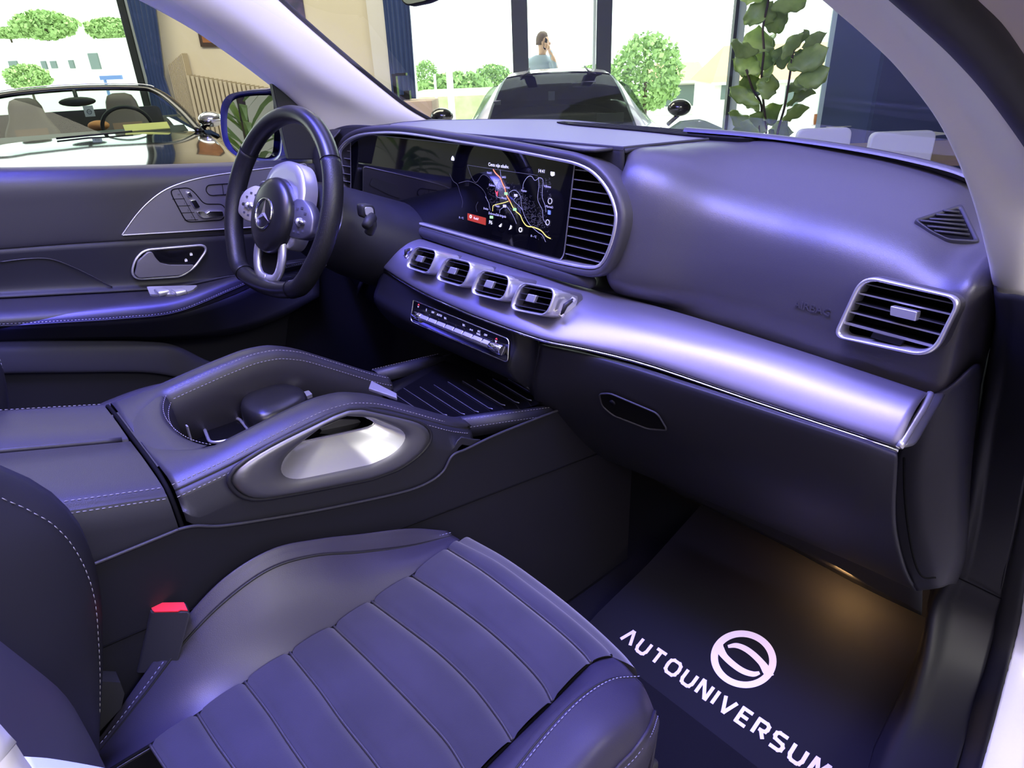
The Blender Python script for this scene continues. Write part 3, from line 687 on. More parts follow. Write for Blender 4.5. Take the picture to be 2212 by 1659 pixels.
# ================================================================== CENTRE CONSOLE
con = thing('center_console', 'leather centre console with two arched grab rails and padded armrest lid', 'console', (0, .2, .45))
ZT = [(.09, 1.046), (.13, 1.048), (.18, 1.052), (.22, 1.058), (.27, 1.065), (.32, 1.070), (.36, 1.066), (.40, 1.049), (.46, 1.009), (.52, .968), (.56, .944)]
def interp(T, y):
    if y <= T[0][0]: return T[0][1]
    for i in range(len(T)-1):
        if y <= T[i+1][0]:
            u = (y-T[i][0])/(T[i+1][0]-T[i][0]); return T[i][1]+(T[i+1][1]-T[i][1])*u
    return T[-1][1]
def zt(y): # smoothed
    return (interp(ZT, y-.012)+interp(ZT, y)*2+interp(ZT, y+.012))/4
LOW = [(.09, 1.035), (.107, 1.03), (.125, 1.005), (.151, .985), (.199, .962), (.285, .935), (.401, .904), (.45, .898), (.48, .905), (.50, .925), (.52, .948), (.56, .930)]
def zlow(y): return interp(LOW, y)
def zfl(y): return interp([(.19, .975), (.30, .965), (.56, .915)], y)
# rails: inner wall, crest, outer seam, outer side
SCOOP = [(612, 1025), (618, 985), (645, 962), (700, 917), (745, 899), (800, 902), (863, 926), (876, 940), (862, 963), (838, 983), (798, 1000), (700, 1021), (640, 1033)]
def rail(s):
    ys = [.118+i*(.442/60) for i in range(61)]; loops = []
    for y in ys:
        t = zt(y); lo = min(zlow(y), t-.02); inn = .098+.0*y; f = max(0, 1-(y-.118)/.065)   # opening rounds in at the rear
        xi = inn*(1-f)**.5 if f > 0 else inn
        xi = max(xi, .0)
        w = max(0, min(1, (.56-y)/.06)); hw = .138+.013*w
        sec = [(xi-.006*(1 if xi > .01 else 0), zfl(y)-.02), (xi-.004*(1 if xi > .01 else 0), t-.035), (xi, t-.012), (xi+.006, t-.003), (.115 if xi > .09 else xi+.02, t), (.130, t-.0005), (.143, t-.003), (hw-.001, t-.008), (hw+.002, t-.0105), (hw+.006, t-.020), (hw+.0105, t-.038)]
        zz0 = max(t-.050, lo)
        for k in range(11): sec.append((.1650, zz0+(lo-.014-zz0)*k/10))
        loops.append([V((s*x, y, z)) for x, z in sec])
    top_l = [l[:9] for l in loops]; side_l = [l[8:] for l in loops]
    m = MB(); m.loft(side_l, closed=False)
    if s > 0:
        py_ = [P(x, y, x=.165) for x, y in SCOOP]
        def inside(y, z):
            c = False; n = len(py_)
            for i in range(n):
                a_, b_ = py_[i], py_[i-1]
                if (a_.z > z) != (b_.z > z) and y < (b_.y-a_.y)*(z-a_.z)/(b_.z-a_.z)+a_.y: c = not c
            return c
        m.f = [f for f in m.f if not any(inside(m.v[i].y, m.v[i].z) for i in f)]
    sd = m.build('rail_side', M['leather_side'], con); md = sd.modifiers.new('thick', 'SOLIDIFY'); md.thickness = .0015; md.offset = 0  # darker leather than the crest puts the side's shade into the colour
    m = MB(); m.loft(top_l, closed=False)
    o = m.build('grab_rail', M['leather_console'], con); md = o.modifiers.new('thick', 'SOLIDIFY'); md.thickness = .0015; md.offset = 0
    hwf = lambda y: .138+.013*max(0, min(1, (.56-y)/.06))
    seam = [V((s*(hwf(y)-.0045), y, zt(y)-.0042)) for y in ys if y < .555]; seam2 = [V((s*(hwf(y)+.0045), y, zt(y)-.0165)) for y in ys if y < .555]
    stitches('stitching', seam, M['thread'], con); stitches('stitching', [p+V((s*.0012, 0, 0)) for p in seam2], M['thread'], con)
    yi = [y for y in ys if y > .185]
    q1 = [V((s*.1035, y, zt(y)-.0005)) for y in yi]; q2 = [V((s*.0975, y, zt(y)-.0125)) for y in yi]
    if s < 0: stitches('stitching', [p+V((0, 0, .0012)) for p in q1], M['thread'], con); stitches('stitching', [p+V((.0015, 0, 0)) for p in q2], M['thread'], con)
    m = MB(); m.tube([V((s*(hwf(y)+.0005), y, zt(y)-.0088)) for y in ys], .0012, 6); m.build('seam_piping', M['rubber'], con)
    return o
rail(1); rail(-1)
# rear rounded rim of the opening
rim = [V((x, .183-.022*(1-abs(x/.098)**2.4) if abs(x) < .098 else .183, 0)) for x in [(-.098+.196*i/30) for i in range(31)]]
rim = [V((p.x, p.y, zt(p.y)-.004)) for p in rim]
dk = [[V((p.x*1.0, .112, 1.0465)) for p in rim], [V((p.x, (p.y+.112)/2, 1.0485)) for p in rim], [p+V((0, -.006, .002)) for p in rim], [p+V((0, .001, -.003)) for p in rim], [p+V((0, .006, -.03)) for p in rim], [p+V((0, .010, -.085)) for p in rim]]
m = MB(); m.loft(dk, closed=False); m.build('rear_deck', M['leather_console'], con)
stitches('stitching', [p+V((0, .0005, .0005)) for p in rim], M['thread'], con); stitches('stitching', [p+V((0, .0045, -.012)) for p in rim], M['thread'], con)
# well floor
fl = [[V((x, y, zfl(y)-.005)) for x in (-.11, 0, .11)] for y in (.17, .30, .45, .60)]
patch('well_floor', fl, M['gloss_black'], con, 6, 20, .003)
# cup frame, silver ring
q = rnd([V((-.075, .205, .976)), V((.02, .205, .976)), V((.02, .262, .974)), V((-.075, .262, .974))], .016, 6)
q = rnd([P(x, y, z=.974) for x, y in ((437, 916), (515, 905), (548, 945), (455, 962))], .014, 6)
m = MB(); m.tube([p+V((0, 0, .003)) for p in q], .0026, 8, closed=True); m.build('cup_holder_ring', M['louver_edge'], con)
m = MB(); m.prism([p+V((0, 0, -.0012)) for p in q], V((0, 0, .0018))); m.build('cup_holder_cover', M['gloss_black'], con, smooth=False)
# bright metal strip shaped as a reflection on the opening's rear wall
m = MB(); m.box(P(408, 935, y=.188), V((.004, 0, 0)), V((0, .001, 0)), V((0, 0, .012))); m.build('opening_glint_strip', M['satin_chrome'], con, smooth=False)
# wrist rest / touch pad island
gy = V((0.0, .335, .985)); wl = []
wr = [(530, 875), (545, 850), (600, 843), (648, 850), (662, 872), (660, 885), (610, 895), (560, 918), (540, 905)]
base = [P(x, y, z=.995) for x, y in ((522, 888), (548, 858), (600, 846), (650, 852), (665, 872), (640, 892), (580, 918), (545, 915))]
bc = sum(base, V((0, 0, 0)))/len(base); bb_ = arc(crom(base, 60, True), 48, True)
def bs(s, dz): return [bc+(p-bc)*s+V((0, 0, dz)) for p in bb_]
m = MB(); m.loft([bs(1.0, -.03), bs(1.02, -.006), bs(1.01, .006), bs(.96, .014), bs(.86, .018), bs(.5, .020)], capb=True); m.build('wrist_rest', M['leather_smooth'], con)
m = MB(); m.tube(crom([P(x, y, z=.992) for x, y in ((552, 926), (562, 912), (580, 899), (620, 889), (660, 880), (690, 872))], 20), .0042, 8, up=(0, 0, 1)); m.build('wrist_rest_chrome', M['chrome'], con)
m = MB(); m.prism(rnd([P(x, y, z=.99) for x, y in ((515, 858), (560, 828), (600, 848), (545, 880))], .006), (0, 0, .010)); m.build('storage_lid', M['plastic_soft'], con, smooth=False)
m = MB(); m.prism(rnd([P(x, y, z=.985) for x, y in ((645, 856), (668, 850), (676, 858), (655, 866))], .002), (0, 0, .006)); m.build('control_key', M['satin_chrome'], con, smooth=False)
m = MB(); m.tube(crom([P(x, y, z=.975) for x, y in ((632, 848), (655, 843), (672, 832), (678, 820))], 14), .003, 6); m.build('tray_edging', M['satin_chrome'], con)
# tray handle
hq = [P(x, y, z=.975) for x, y in ((797, 845), (803, 828), (858, 856), (858, 866))]
m = MB(); m.prism(hq, (0, 0, .006)); m.build('tray_handle', M['satin_chrome'], con, smooth=False, bevel=.0015)
# --- ribbed tray in front of the opening
tr_ = [P(810, 803, z=.955), P(940, 772, z=.935), P(1185, 878, z=.915), P(990, 905, z=.945)]
ty = lambda u, v: tr_[0].lerp(tr_[1], v).lerp(tr_[3].lerp(tr_[2], v), u)
m = MB(); m.loft([[V((ty(u, v).x, ty(u, v).y, .926)) for u in (0, .3, .6, 1)] for v in (-.1, .3, .6, 1.1)], closed=False); m.build('tray_floor', M['gloss_black'], con)
for (x1, y1, x2, y2) in ((300, 1325, 560, 1500), (395, 1312, 650, 1480), (500, 1303, 765, 1474), (590, 1290, 855, 1460), (680, 1270, 945, 1440), (775, 1265, 1025, 1416), (870, 1255, 1115, 1400), (970, 1250, 1195, 1384), (1070, 1252, 1260, 1365), (1150, 1255, 1310, 1350)):
    q = [P(740+x/2.989, 400+y/2.989, z=zz) for x, y, zz in ((x1, y1, .9275), (x2, y2, .9275), (x2+24, y2+6, .932))]
    m = MB(); m.tube([q[0], q[0].lerp(q[1], .5), q[1], q[2]], .0008, 5, flat=1.6); m.build('tray_rib', M['dark_metal'], con)
for s, e in ((1, 0), (0, 1)):
    u = 1.0 if s else 0.0; o_ = .035 if s else -.035
    a, b = ty(u, 0), ty(u, 1.12); off = V((.020 if s else -.020, 0, 0))
    m = MB(); m.loft([[a-off*.55+V((0, 0, -.02)), a-off*.5, a+off*.1+V((0, 0, .002)), a+off*.6, a+off*.75+V((0, 0, -.03))], [b-off*.55+V((0, 0, -.02)), b-off*.5, b+off*.1+V((0, 0, .002)), b+off*.6, b+off*.75+V((0, 0, -.03))]], closed=False)
    o = m.build('tray_border', M['leather_side'], con); o.modifiers.new('thick', 'SOLIDIFY').thickness = .002
    stitches('stitching', [a+off*.45+V((0, 0, .0022)), b+off*.45+V((0, 0, .0022))], M['thread'], con, r=.0004); stitches('stitching', [a+off*.67+V((0, 0, -.012)), b+off*.67+V((0, 0, -.012))], M['thread'], con, r=.0004)
# --- side trim panels down to the carpet
for s in (1, -1):
    rows = []
    for f in (0, .03, .07, .5, 1):
        r = []
        for y in (-.5, -.2, .0, .095, .107, .125, .151, .199, .285, .401, .45, .48, .50, .53, .60, .75, .95):
            top = (zlow(y) if y < .5 else interp([(.5, .925), (.53, .925), (.60, .925), (.75, .915), (.95, .90)], y)) if y >= .09 else (.985 + (.09-y)*.12)
            if y < .107: top = .998+(.107-y)*.02
            if .107 <= y < .16: top = interp([(.107, .998), (.12, .996), (.16, .974)], y)
            zz = top*(1-f)+.45*f; r.append(V((s*(.1672+.002*min(1, f*14)), y, zz)))
        rows.append(r)
    m = MB(); m.loft(rows, closed=False); m.build('side_panel', M['plastic_dark'], con)
    ed = [p+V((s*.003, 0, -.001)) for p in rows[0]]; m = MB(); m.tube(crom(ed, 120), .0022, 6); m.build('side_panel_edge', M['plastic_soft'], con)
rows = [[V((s_x, y, z)) for y, z in ((-.2, .90), (.05, .885), (.25, .86), (.5, .825), (.75, .79), (.95, .76))] for s_x in (.1692, .1755)]
m = MB(); m.tube(crom(rows[0], 60), .0016, 6); m.build('carpet_joint', M['void_black'], con)
# --- armrest: two padded lids
def az(y): return 1.0465+max(0, .112-y)*.30 - max(0, -.10-y)*.12
def lid(s, name):
    ys = [-.38+i*(.488/30) for i in range(31)]; loops = []
    sec = [(.002, -.014), (.003, -.003), (.008, 0), (.06, .002), (.10, .001), (.122, 0), (.138, -.002), (.149, -.0045), (.1515, -.0085), (.156, -.011), (.161, -.021), (.1640, -.040), (.1650, -.080)]
    for y in ys: loops.append([V((s*x, y, az(y)+z)) for x, z in sec])
    m = MB(); m.loft([l[9:] for l in loops], closed=False); m.build('lid_side', M['leather_side'], con)  # lid flank in the darker leather, its shade put into the colour
    m = MB(); m.loft([l[:10] for l in loops], closed=False); m.add(loops[-1]+[V((0, ys[-1], .98)), ], [tuple(range(len(sec)+1))])
    o = m.build(name, M['leather_console'], con)
    stitches('stitching', [V((s*.1475, y, az(y)-.0030)) for y in ys], M['thread'], con); stitches('stitching', [V((s*.1585, y, az(y)-.0130)) for y in ys], M['thread'], con)
lid(1, 'armrest_lid'); lid(-1, 'armrest_lid')
m = MB(); m.tube([V((-.001, -.38+i*.016, az(-.38+i*.016)-.001)) for i in range(31)], .0042, 8); m.build('lid_seam_roll', M['leather_console'], con)
m = MB(); m.box((0, -.14, .965), (.155, 0, 0), (0, .245, 0), (0, 0, .04)); m.build('armrest_box', M['plastic_dark'], con, smooth=False)
jt = [V((x, .1125, az(.11)+z)) for x, z in ((-.160, -.05), (-.150, -.018), (-.125, -.001), (0, .002), (.10, .002), (.125, -.001), (.145, -.010), (.156, -.03), (.162, -.06), (.163, -.09))]
m = MB(); m.tube(crom(jt, 60), .0028, 6); m.build('lid_joint', M['void_black'], con)
# --- grab handle insert on the passenger side
XI = .169
def I3(px, py, x=XI): return P(px, py, x=x)
oc = [(495, 1030), (500, 1018), (520, 1000), (600, 955), (720, 896), (750, 885), (780, 883), (880, 905), (915, 915), (930, 935), (925, 958), (900, 985), (860, 1012), (800, 1033), (650, 1062), (560, 1077), (530, 1073), (505, 1052)]
sc_ = [(600, 1015), (612, 985), (640, 960), (700, 915), (745, 897), (800, 900), (865, 925), (880, 940), (866, 965), (840, 985), (800, 1003), (700, 1024), (640, 1036), (612, 1032)]
ho = [(634, 966), (660, 946), (705, 917), (755, 902), (800, 909), (826, 921), (829, 928), (815, 936), (740, 953), (660, 970)]
ax_, ay_ = V((0, 1, 0)), V((0, 0, 1)); ic = I3(742, 942)
NN = 120
L0 = angres([I3(*p) for p in oc], ic, NN, ax_, ay_); L2 = angres([I3(*p) for p in sc_], ic, NN, ax_, ay_); L3 = angres([I3(*p) for p in ho], ic, NN, ax_, ay_)
def sm(l, k=2):
    for _ in range(k): l = [(l[i-1]+l[i]*2+l[(i+1) % len(l)])/4 for i in range(len(l))]
    return l
L0, L2, L3 = sm(L0), sm(L2), sm(L3, 1)
X_ = lambda l, d: [p+V((d, 0, 0)) for p in l]
mixl = lambda a, b, u: [a[i].lerp(b[i], u) for i in range(len(a))]
m = MB(); m.loft([X_(L0, -.006), X_(L0, .001), X_(mixl(L0, L2, .06), .0055), X_(mixl(L0, L2, .3), .007), X_(mixl(L0, L2, .75), .0065), X_(L2, .003), X_(mixl(L2, L3, .03), .0015)])
ins = m.build('grab_handle_panel', M['dark_metal'], con, label='oval satin grey grab handle insert facing the passenger seat')
m = MB(); m.tube(X_([ic+(p-ic)*1.025 for p in L0], .0), .0030, 8, closed=True); m.build('panel_rim', M['leather_side'], ins)
m = MB(); m.loft([X_(mixl(L2, L3, .02), .0022), X_(mixl(L2, L3, .15), -.002), X_(mixl(L2, L3, .5), -.014), X_(mixl(L2, L3, .85), -.022), X_(mixl(L2, L3, 1.0), -.0235)]); m.build('polished_scoop', M['satin_chrome'], ins)
low = [p for i, p in enumerate(L3)]
m = MB(); m.tube(X_(L3, -.0235), .0018, 6, closed=True); m.build('opening_chrome_rim', M['chrome'], ins)
m = MB(); m.loft([X_(L3, -.024), X_(L3, -.060)]); m.fan(X_(L3, -.060)); m.build('opening_recess', M['gloss_black'], ins, smooth=False)
kp = [P(x, y, x=.125) for x, y in ((690, 925), (735, 905), (775, 906), (783, 915), (740, 925), (700, 936))]
m = MB(); m.prism(kp, (-.01, 0, 0)); m.build('mode_button', M['dark_metal'], ins, smooth=False, bevel=.001)
kp = [P(x, y, x=.125) for x, y in ((742, 932), (800, 922), (790, 934), (735, 944))]
m = MB(); m.prism(kp, (-.006, 0, 0)); m.build('bright_bracket', M['cream_panel'], ins, smooth=False)
# ================================================================== FOOTWELL & CARPET
fw = MB(); fw.add([(-.8, -1.2, .44), (.76, -1.2, .44), (.76, 1.06, .44), (-.8, 1.06, .44), (-.8, 1.35, .75), (.76, 1.35, .75), (-.8, 1.35, 1.04), (.76, 1.35, 1.04), (-.72, .5, .44), (-.72, 1.06, .44), (-.72, 1.35, .75), (-.72, 1.35, 1.25), (-.72, .85, 1.25), (-.72, .70, 1.1), (-.72, .60, .8)], [(0, 1, 2, 3), (3, 2, 5, 4), (4, 5, 7, 6), (8, 9, 10, 11, 12, 13, 14)])
tag(fw.build('car_floor_carpet', M['carpet'], smooth=False), 'dark carpet lining of the car footwells', 'carpet')
# printed paper mat
MP, MN = V((.5, .77, .455)), V((0, -.33, 1)).normalized()
def Q(px, py, off=0): return Pp(px, py, MP+MN*off, MN)
mt_ = thing('paper_floor_mat', 'black paper floor mat printed with white lettering and round emblem in passenger footwell', 'floor mat', Q(1600, 1500))
mo = [Q(1515, 1090), Q(1750, 1205), Q(2000, 1335), Q(1975, 1500), Q(1925, 1605), Q(1860, 1720), Q(1500, 1800), Q(1180, 1560), Q(1255, 1365), Q(1290, 1325), Q(1400, 1218)]
m = MB(); m.prism([p-MN*.0015 for p in mo], MN*.0015); m.build('mat_sheet', M['mat_black'], mt_, smooth=False)
m = MB(); m.tube([Q(1925, 1603, .003), Q(1900, 1640, .004), Q(1886, 1662, .002)], .0006, 5); m.build('torn_edge', M['plastic_soft'], mt_)
# emblem: ring plus two crescents
z4 = lambda x, y, o=.0012: Q(1480+x/2.724, 1050+y/2.724, o)
def ell(cx, cy, a, b, rot=0, n=64): return [z4(cx+a*math.cos(t)*math.cos(rot)-b*math.sin(t)*math.sin(rot), cy+a*math.cos(t)*math.sin(rot)+b*math.sin(t)*math.cos(rot)) for t in [2*math.pi*i/n for i in range(n)]]
m = MB(); m.loft([ell(344, 1019, 195, 168, .25), ell(344, 1019, 152, 130, .25)])
def rib(pts, ws):
    q = crom([z4(x, y, .0018) for x, y in pts], 30); a, b = [], []
    for i in range(30):
        d = (q[min(29, i+1)]-q[max(0, i-1)]).normalized(); s = d.cross(MN); u = i/29*(len(ws)-1); k = min(int(u), len(ws)-2); w = ws[k]+(ws[k+1]-ws[k])*(u-k)
        a.append(q[i]-s*w); b.append(q[i]+s*w)
    m.loft([a, b], closed=False)
rib([(252, 944), (300, 938), (350, 955), (400, 990), (450, 1040), (480, 1085), (500, 1120)], [.0028, .0050, .0056, .0058, .006, .008, .007])
rib([(438, 1098), (400, 1106), (345, 1090), (290, 1055), (235, 1005), (205, 960), (200, 935)], [.0028, .0050, .0056, .0058, .006, .008, .007])
m.build('emblem_print', M['print_white'], mt_, smooth=False)
# lettering drawn with broad strokes
GL = {'A': (1.15, [[(0, 0), (.5, 1), (.66, 1), (1.15, 0)]]), 'U': (1.0, [[(0, 1), (0, .3), (.12, .06), (.3, 0), (.7, 0), (.88, .06), (1, .3), (1, 1)]]), 'T': (1.05, [[(0, 1), (1.05, 1)], [(.52, 1), (.52, 0)]]),
      'O': (1.15, [[(.3, 0), (.85, 0), (1.08, .14), (1.15, .4), (1.15, .6), (1.08, .86), (.85, 1), (.3, 1), (.07, .86), (0, .6), (0, .4), (.07, .14), (.3, 0)]]), 'N': (1.0, [[(0, 0), (0, 1), (.12, 1), (.88, 0), (1, 0), (1, 1)]]),
      'I': (0.0, [[(0, 0), (0, 1)]]), 'V': (1.1, [[(0, 1), (.5, 0), (.6, 0), (1.1, 1)]]), 'E': (.85, [[(.85, 1), (.0, 1), (0, 0), (.85, 0)], [(0, .5), (.75, .5)]]),
      'R': (.95, [[(0, 0), (0, 1), (.7, 1), (.9, .9), (.92, .68), (.85, .5), (.65, .44), (.3, .44)], [(.5, .44), (.95, 0)]]), 'S': (.95, [[(.92, 1), (.25, 1), (.05, .9), (.02, .7), (.12, .55), (.8, .46), (.93, .32), (.9, .1), (.7, 0), (0, 0)]]), 'M': (1.25, [[(0, 0), (.12, 1), (.22, 1), (.62, .25), (1.02, 1), (1.12, 1), (1.25, 0)]])}
B0, B1 = Q(1341, 1381), Q(1778, 1691); bx = (B1-B0).normalized(); by = MN.cross(bx).normalized()
if by.y < 0: by = -by
H = .0265; word = 'AUTOUNIVERSUM'; gap = .62; tot = sum(GL[c][0] for c in word)+gap*(len(word)-1); sx_ = (B1-B0).length/tot
bx_up = (Q(1566, 1538)-Q(1566, 1538)).length
x0 = 0
m = MB()
for c in word:
    w, st = GL[c]
    for s in st:
        q = [B0 + bx*(x0+px)*sx_ + by*(py*H) + MN*.0012 for px, py in s]
        n = len(q); w2 = .0031
        for i in range(n-1):
            d = (q[i+1]-q[i]).normalized(); sd = d.cross(MN).normalized(); closed_ = s[0] == s[-1]
            e0 = w2*.8 if (i > 0 or closed_) else 0; e1 = w2*.8 if (i < n-2 or closed_) else 0
            A_, B_ = q[i]-d*e0, q[i+1]+d*e1; lift = MN*(.0004*(i % 3)+.0013*st.index(s)*.5)
            m.add([A_-sd*w2+lift, A_+sd*w2+lift, B_+sd*w2+lift, B_-sd*w2+lift], [(0, 1, 2, 3)])
    x0 += w+gap
m.build('lettering_print', M['print_white'], mt_, smooth=False)
# footwell lamp
fl_ = thing('footwell_lamp', 'small amber lamp glowing under the dashboard above the mat', 'lamp', P(1790, 1215, y=1.0))
lp0 = P(1830, 1248, y=1.0); mat('lamp_amber', (.9, .6, .3), .4, emit=((1, .55, .16), 3))
m = MB(); m.box(lp0+V((0, .02, .012)), (.02, 0, 0), (0, .008, 0), (0, 0, .004)); m.build('lamp_lens', M['lamp_amber'], fl_, smooth=False)
area('footwell_light', lp0+V((-.01, .03, .004)), lp0+V((-.05, .03, -.3)), .06, .03, 1.1, (1, .55, .18))
# seat belt buckle
bk = thing('seat_belt_buckle', 'dark seat belt buckle with red release button beside passenger seat', 'buckle', (.19, .06, .70))
BX = .1795
tz_ = P(362, 1313, x=BX).z
topb = [P(x, y, z=tz_) for x, y in ((316, 1303), (403, 1301), (410, 1324), (324, 1326))]
tb_r = rnd(topb, .003, 3); cb = sum(tb_r, V((0, 0, 0)))/len(tb_r)
dn_ = P(335, 1440, x=BX-.002)-cb
m = MB(); m.loft([[cb+(p-cb)*.93 for p in tb_r], [p+V((0, 0, -.003)) for p in tb_r], [p+dn_ for p in tb_r]], capa=True, capb=True); m.build('buckle_body', M['plastic_soft'], bk, ang=50)
m = MB(); m.tube([cb+dn_*.9, cb+dn_*1.9], .008, 8); m.build('buckle_stalk', M['rubber'], bk)
rb = [P(x, y, z=tz_+.001) for x, y in ((322, 1304), (398, 1303), (406, 1320), (390, 1319), (384, 1322), (334, 1323), (330, 1320))]
m = MB(); m.prism(rb, (0, 0, .0015)); m.build('release_button', M['red_plastic'], bk, smooth=False)
# ================================================================== STEERING WHEEL
SWC = V((-.384, .523, 1.2357)); SA = R_(21.83); SY = R_(6.5)
sX = V((math.cos(SY), math.sin(SY), 0)); sU = V((-math.sin(SY)*math.sin(SA), math.cos(SY)*math.sin(SA), math.cos(SA))); sN = sX.cross(sU)
if sN.y > 0: sN = -sN
sw = thing('steering_wheel', 'black leather flat-bottomed steering wheel with round star emblem', 'steering wheel', SWC)
def WP(x, u, n=0): return SWC + sX*x + sU*u + sN*n
def rimpt(t):
    x, u = .175*math.cos(t), .174*math.sin(t)
    if u < -.140: u = -.140-(abs(u)-.140)*.55
    if u < -.10: x *= 1+.10*min(1, (-u-.10)/.05)
    return x, u
NR = 128; rp = [WP(*rimpt(2*math.pi*i/NR)) for i in range(NR)]
def rimtube(i0, i1, r, name, mt, lab=None):
    pts = [rp[i % NR] for i in range(i0, i1+1)]; m = MB(); m.tube(pts, r, 16, up=sN, flat=.88, closed=(i1-i0 >= NR-1)); return m.build(name, M[mt], sw, label=lab)
rimtube(0, NR-1, .0185, 'rim', 'leather_smooth')
rimtube(-22, 12, .0192, 'rim_grip', 'leather_perforated', 'perforated leather grip'); rimtube(52, 86, .0192, 'rim_grip', 'leather_perforated', 'perforated leather grip')
for i in (12, 42+10, -22, 86):
    c = rp[i % NR]; d = (rp[(i+1) % NR]-rp[(i-1) % NR]).normalized(); m = MB(); e = d.cross(sN).normalized()
    m.tube([c+sN*.0193*math.cos(t*.2618)+e*.0171*math.sin(t*.2618) for t in range(24)], .0007, 5, closed=True); m.build('rim_seam', M['void_black'], sw)
inn = []
for i in list(range(-22, 13)): inn.append(rp[i % NR] + (SWC-rp[i % NR]).normalized()*.0158 + sN*.0085)
stitches('rim_stitching', inn, M['thread'], sw, step=.0045, ln=.003, r=.0006)
inn = [rp[i % NR] + (SWC-rp[i % NR]).normalized()*-.0165 + sN*.0065 for i in range(50, 88)]
stitches('rim_stitching', inn, M['thread'], sw, step=.0045, ln=.003, r=.0006)
# hub
def ring(rx, ru, n, k=48, top=1.0, cx=0, cu=-.020): return [WP(cx+rx*math.cos(2*math.pi*i/k), cu+ru*math.sin(2*math.pi*i/k)*(top if math.sin(2*math.pi*i/k) > 0 else 1), n) for i in range(k)]
m = MB(); m.loft([ring(.062, .068, -.010), ring(.066, .073, .0), ring(.066, .073, .012), ring(.062, .069, .021), ring(.048, .054, .027), ring(.030, .032, .0285), ring(.001, .001, .0288)]); hub = m.build('airbag_cover', M['leather_smooth'], sw, label='dark matte hub cover')
# silver surround behind hub: arch shape
def ro(pts, r=.01): return rnd([WP(x, u, 0) for x, u in pts], r, 5)
su = ro([(-.072, .030), (-.05, .074), (0, .090), (.052, .082), (.078, .045), (.080, -.035), (.060, -.078), (-.060, -.078), (-.075, -.035)], .02)
m = MB(); m.loft([[p-sN*.03 for p in su], [p-sN*.004 for p in su], [SWC+(p-SWC)*.97+sN*.001 for p in su], [SWC+(p-SWC)*.80+sN*.002 for p in su]]); m.fan([SWC+(p-SWC)*.80+sN*.002 for p in su]); m.build('hub_surround', M['satin_chrome'], sw)
# star emblem
ec = SWC+sU*-.020+sN*.030; m = MB(); er = .0285
m.tube([ec+sX*er*math.cos(t*.1309)+sU*er*math.sin(t*.1309) for t in range(48)], .0021, 8, closed=True)
for k in range(3):
    a = R_(90+120*k); tip = ec+(sX*math.cos(a)+sU*math.sin(a))*er*.97; s1 = ec+(sX*math.cos(a+R_(60))+sU*math.sin(a+R_(60)))*er*.17; s2 = ec+(sX*math.cos(a-R_(60))+sU*math.sin(a-R_(60)))*er*.17
    m.add([ec+sN*.004, tip, s1, s2, ec-sN*.001], [(0, 2, 1), (0, 1, 3), (2, 4, 1), (1, 4, 3)])
m.build('star_emblem', M['chrome'], sw, smooth=False)
m = MB(); m.loft([ring(.031, .031, .0286), ring(.0275, .0275, .0296), ring(.001, .001, .0297)]); m.build('emblem_dish', M['leather_smooth'], sw)
# spokes with key pads
for s in (-1, 1):
    w_ = 1 if s < 0 else .86; dz_ = 0 if s < 0 else -.010; q = ro([(s*.055, .030+dz_), (s*.10*w_, .031+dz_), (s*.130*w_, .020+dz_), (s*.148*w_, .002+dz_), (s*.150*w_, -.030+dz_), (s*.12*w_, -.041+dz_), (s*.055, -.044+dz_)], .010)
    c = sum(q, V((0, 0, 0)))/len(q); m = MB(); m.loft([[p-sN*.014 for p in q], [p+sN*.002 for p in q], [c+(p-c)*.94+sN*.005 for p in q]], capa=True, capb=True)
    pd = m.build('spoke_key_pad', M['cream_panel'] if s < 0 else M['dark_metal'], sw, label='key pad on the left spoke, coloured pale as if lit by the window' if s < 0 else 'darker key pad on the right spoke')  # cream colour carries the warm window light on the left pad
    m = MB(); m.tube([WP(s*.080, -.012+dz_, .008), WP(s*.122*w_, -.010+dz_, .008)], .0042, 10); m.build('spoke_roller', M['chrome'], pd)
    m = MB(); m.tube([WP(s*.100*w_, -.011+dz_, .006), WP(s*.106*w_, -.011+dz_, .006)], .0085, 12); m.build('roller_hub', M['satin_chrome'], pd)
    for (x, u) in ((.085, .018), (.103, .021), (.118, .012), (.085, -.024), (.103, -.024), (.120, -.020)):
        m = MB(); m.box(WP(s*x*w_, u-.006+dz_, .0055), sX*.0035, sU*.002, sN*.0005); m.build('key_symbol', M['symbol_dark'], pd, smooth=False)
    m = MB(); m.box(WP(s*.150, -.006, -.008), sX*.016, sU*.022, sN*.006); m.build('spoke_arm', M['leather_smooth'], sw, bevel=.004)
# lower Y spoke
def leg(pts, w, nm):
    q = crom([WP(x, u, n) for x, u, n in pts], 16); m = MB(); loops = []
    for i, c in enumerate(q):
        d = (q[min(15, i+1)]-q[max(0, i-1)]).normalized(); e = d.cross(sN).normalized(); loops.append([c+e*w, c+e*w*.8+sN*.005, c-e*w*.6+sN*.006, c-e*w, c-e*w*.7-sN*.006, c+e*w*.7-sN*.006])
    m.loft(loops, True, True, True); return m.build(nm, M['satin_chrome'], sw)
for s in (-1, 1): leg([(s*.040, -.062, .006), (s*.046, -.095, .004), (s*.040, -.125, .002), (s*.024, -.140, .001), (0, -.143, .001)], .0095, 'lower_spoke')
m = MB(); m.prism([WP(x, u, -.004) for x, u in ((-.036, -.07), (.036, -.07), (.034, -.12), (.02, -.136), (-.02, -.136), (-.034, -.12))], sN*.003); m.build('spoke_backing', M['void_black'], sw, smooth=False)
